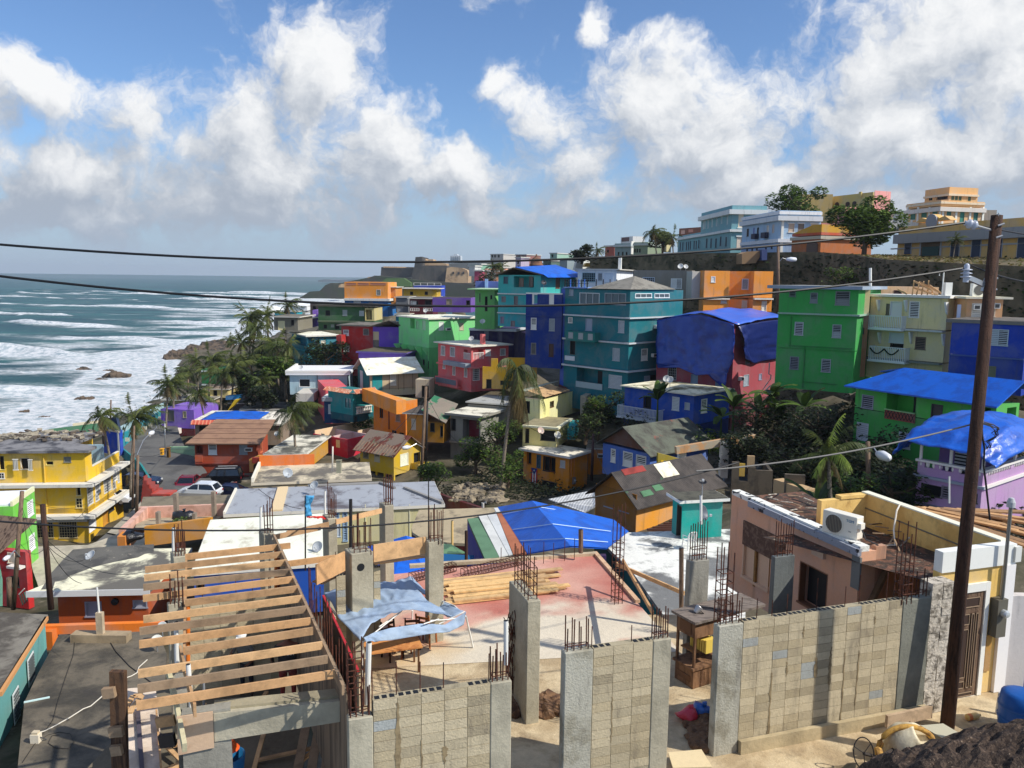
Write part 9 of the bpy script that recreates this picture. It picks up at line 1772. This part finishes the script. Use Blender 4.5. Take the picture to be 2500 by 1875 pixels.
for a in((2112,562,112,9,5.2,'large dark round tree hanging over the city wall',8000,.27,LF),(1945,505,172,9,6,'broad tree behind the pale villa roof',2400,.4,LF),(795,875,131,6,4.2,'dark tree between the teal house and the red house',2600,.26,LD+LF[:1]),(560,590,0,0,0,None,0,0,None),(668,905,127,5,3.0,'green bushy tree at the right foot of the palm grove',2200,.26,LF),(600,945,124,5,3.2,'dark leafy tree under the palm grove',2200,.26,LD+LF[:2]),(640,975,118,4,2.6,'low dark tree above the tin shacks',1600,.24,LD),(895,1040,103,3,1.7,'small bright tree below the balcony with balusters',900,.16,LF),(1058,1170,76,4.3,1.9,'round green tree at the foot of the tall lamp pole',2200,.13,LF),(1160,1110,84,5,2.6,'leafy tree before the burgundy alcove house',2400,.15,LF),(1215,1060,83,5.5,2.4,'tangled tree behind the tall dead frond palm',1700,.15,LF+LD),(1235,1130,78,4,2.0,'low green tree left of the flag house',1700,.13,LF),(1470,1000,86,4.5,3.0,'dark shrub mass between the cream ruin and blue house',2400,.17,LD+LF),(1462,985,84,5,1.2,'sprig of bright leaves against the teal tower base',500,.14,LF[1:]),(1430,1045,82,3.5,2.2,'dark bush behind the flag house roof',1500,.15,LD+LF[:2]),(1560,1060,79,3.5,2.6,'dark bush under the white lattice balcony',1800,.15,LD),(1715,1080,72,4.5,2.3,'bush lit at its top beside the royal blue house',2200,.14,LF),(2062,690,98,4.2,2.6,'scrubby bush clinging to the city wall below the big tree',1600,.17,LF+LD),(1240,1165,70,2.2,1.6,'weedy shrub beside the tall palm trunk',900,.12,LF+LD),(1845,1050,66,4,3.4,'dark banana thicket below the green house',3000,.14,LDD),(1930,1105,62,4,3.2,'dark tree mass in the middle of the ravine',3000,.14,LDD),(2000,1060,60,4,3.0,'dark tree against the base of the tall green house',3000,.14,LDD),(1830,1110,60,3.6,2.6,'dark bush behind the roofless gable',3000,.14,LDD),(2160,1185,50,3.6,2.4,'dark bush left of the lavender house',3000,.14,LDD),(2130,1120,54,4,2.6,'dark bush below the long green house',3000,.14,LDD),(1975,1165,56,3.4,2.6,'dark bush behind the block wall slab',3000,.14,LDD),(2080,1200,44,3,1.8,'leafy bush with lit leaves right of the palm trunk',1500,.12,LF),(2180,1210,43,3,2.0,'dark bush at the foot of the lavender house',1500,.13,LD+LF[:2]),(1615,1270,0,0,0,None,0,0,None),(440,1290,55,1.4,1.0,'small green bush against the mustard yard wall',600,.1,LF),(1185,690,190,5,3.4,'roof terrace shrubs left of the turquoise block',900,.3,LD),(1420,622,170,4,2.6,'dark tree mass at the end of the city wall',1800,.3,LD),(1618,590,172,5,2.8,'dark tree between the two palms by the palace wing',1500,.32,LD)):
 px,py,d,H,R,lab,n,sz,mt=a
 if not d:continue
 o=tree('tree'if H>3.2 else 'shrub',H,R,hash((px,py))%1000,n,sz,.75,mt,lab,'tree'if H>3.2 else 'shrub');p=P(px,py,d);o.location=(p.x,p.y,p.z-H+R*.8)
r=random.Random(3)
for i,(px,py,d)in enumerate(((1790,985,70),(1850,1000,68),(1900,1020,66),(1880,960,67),(1760,1010,72),(1960,990,64),(1990,1250,42),(1605,965,76))):
 root=empty('banana_plant',P(px,py+40,d),0,('banana plant with one lit leaf beside the pink tarped house','tall banana plant in front of the pale pipes','dark banana plant in the ravine shade','banana plant against the green house base','low banana plant by the royal blue house','banana plant nearest the green house corner','small banana plant beside the tan block wall','banana shoot behind the slab roof dishes')[i],'banana plant','banana plants')
 mb=MB();mb.tube([(0,0,-1),(0,0,1.2)],.12,.07,LF[0],6);mb.build('stem',root);mb=MB()
 for k in range(9):
  a=k*.7+r.random();e=.5+r.random()*.8;L=2.2+r.random();p=Vector((0,0,1.2));d_=Vector((cos(a)*cos(e),sin(a)*cos(e),sin(e)));sdv=Vector((-sin(a),cos(a),0));prev=None
  for q in range(8):
   w=.35*sin(pi*(q+.5)/8.5);A=p+sdv*w-Vector((0,0,.08));B_=p-sdv*w-Vector((0,0,.08))
   if prev:mb.poly([prev[0],p,A][:3],LF[k%3]);mb.poly([prev[0],prev[1],p,A],LF[k%3]);mb.poly([prev[0],prev[2],B_,p],LF[k%3])
   prev=(p.copy(),A,B_);d_=(d_+Vector((0,0,-.17))).normalized();p=p+d_*L/8
 mb.build('leaves',root)
mb=MB();pts=[];r=random.Random(9)
def cover(poly,dens,zoff=.5):
 xs=[p[0]for p in poly];ys=[p[1]for p in poly];A=(max(xs)-min(xs))*(max(ys)-min(ys));n=int(A*dens);X=np.random.uniform(min(xs),max(xs),n);Y=np.random.uniform(min(ys),max(ys),n);Z=ground_z(X,Y)
 for x,y,z in zip(X,Y,Z):
  if x<shore(y)+7:continue
  ins=False
  for i in range(len(poly)):
   a,b=poly[i],poly[i-1]
   if(a[1]>y)!=(b[1]>y)and x<(b[0]-a[0])*(y-a[1])/(b[1]-a[1])+a[0]:ins=not ins
  if ins:pts.append((x,y,z-.2+abs(r.gauss(0,zoff))*(.4+max(0,float(fbm(x*.3,y*.3,77))))))
cover([(18,46),(24,60),(24,76),(34,66),(40,58),(30,50),(34,42),(26,40)],26,.9);cover([(8,78),(12,88),(20,84),(16,76)],14,.6);cover([(-8,74),(-2,86),(8,84),(6,70)],10,.5)
cover([(-82,140),(-58,135),(-55,200),(-75,250),(-96,255),(-80,190)],5,1.3);cover([(-52,125),(-38,125),(-22,120),(-30,150),(-48,160)],8,.8);cover([(30,85),(60,80),(60,95),(30,112),(5,125)],3,.6)
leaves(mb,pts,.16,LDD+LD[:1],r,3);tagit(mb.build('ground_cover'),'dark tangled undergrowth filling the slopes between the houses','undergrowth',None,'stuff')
mb=MB();pts=[]
for _ in range(2600):
 i=2+int(r.random()*4);u=r.random();a=WTP[i].lerp(WTP[i+1],u);b=WBK[i].lerp(WBK[i+1],u);v=r.random();pts.append(a.lerp(b,v)+Vector((0,0,r.random()*.3)))
leaves(mb,pts,.25,[leafm((120,112,64)),leafm((96,96,48)),leafm((140,120,84))],r,1);tagit(mb.build('dry_grass'),'dry yellow grass on the rampart slope under the barracks','grass',None,'stuff')
mb=MB();r=random.Random(4)
for k in range(90):
 u=r.random();px=415+u*135;py=871-u*24+(r.random()-.5)*(8+20*u);q=PZ(px,py,.2);rock(mb,(q.x,q.y,.1),(1.6+2*u,2+2*u,.6+1.1*r.random()),k)
tagit(mb.build('reef'),'long brown rock reef running out into the surf from the palms','reef',None,'stuff')
for i,(px,py,s_)in enumerate(((202,902,1.6),(282,918,2.6),(246,927,1.2),(206,974,1.5),(110,1019,.9),(265,905,1.1),(60,1003,.7))):
 mb=MB();q=PZ(px,py,.1);[rock(mb,(q.x+(k-2)*s_*.45,q.y+(k%2)*s_*.5,-.1),(s_*.5,s_*.7,s_*(.5-.1*abs(k-2))),i*7+k)for k in range(5)];thing(mb,'sea_rock',('dark rock in the surf, farthest left of the reef','largest dark rock in the surf before the reef','small rock just below the largest surf rock','dark rock awash in foam above the yellow house','small rock near the shore right of the left edge','small rock beside the largest surf rock','tiny rock in the foam nearest the left edge')[i],'rock','rocks in the surf')
mb=MB();hm=bpy.data.materials.new('haze_air');hm.use_nodes=True;t=NT(hm.node_tree);t.n.clear();pv=t.add('ShaderNodeVolumePrincipled',{'Color':(.82,.9,1,1),'Density':.00011,'Anisotropy':.2});t.l.new(pv.outputs[0],t.add('ShaderNodeOutputMaterial').inputs['Volume'])
mb.box(-4000,5000,-150,5000,-6,72,hm);tagit(mb.build('haze'),'thin sea haze over the coast','haze',None,'stuff')
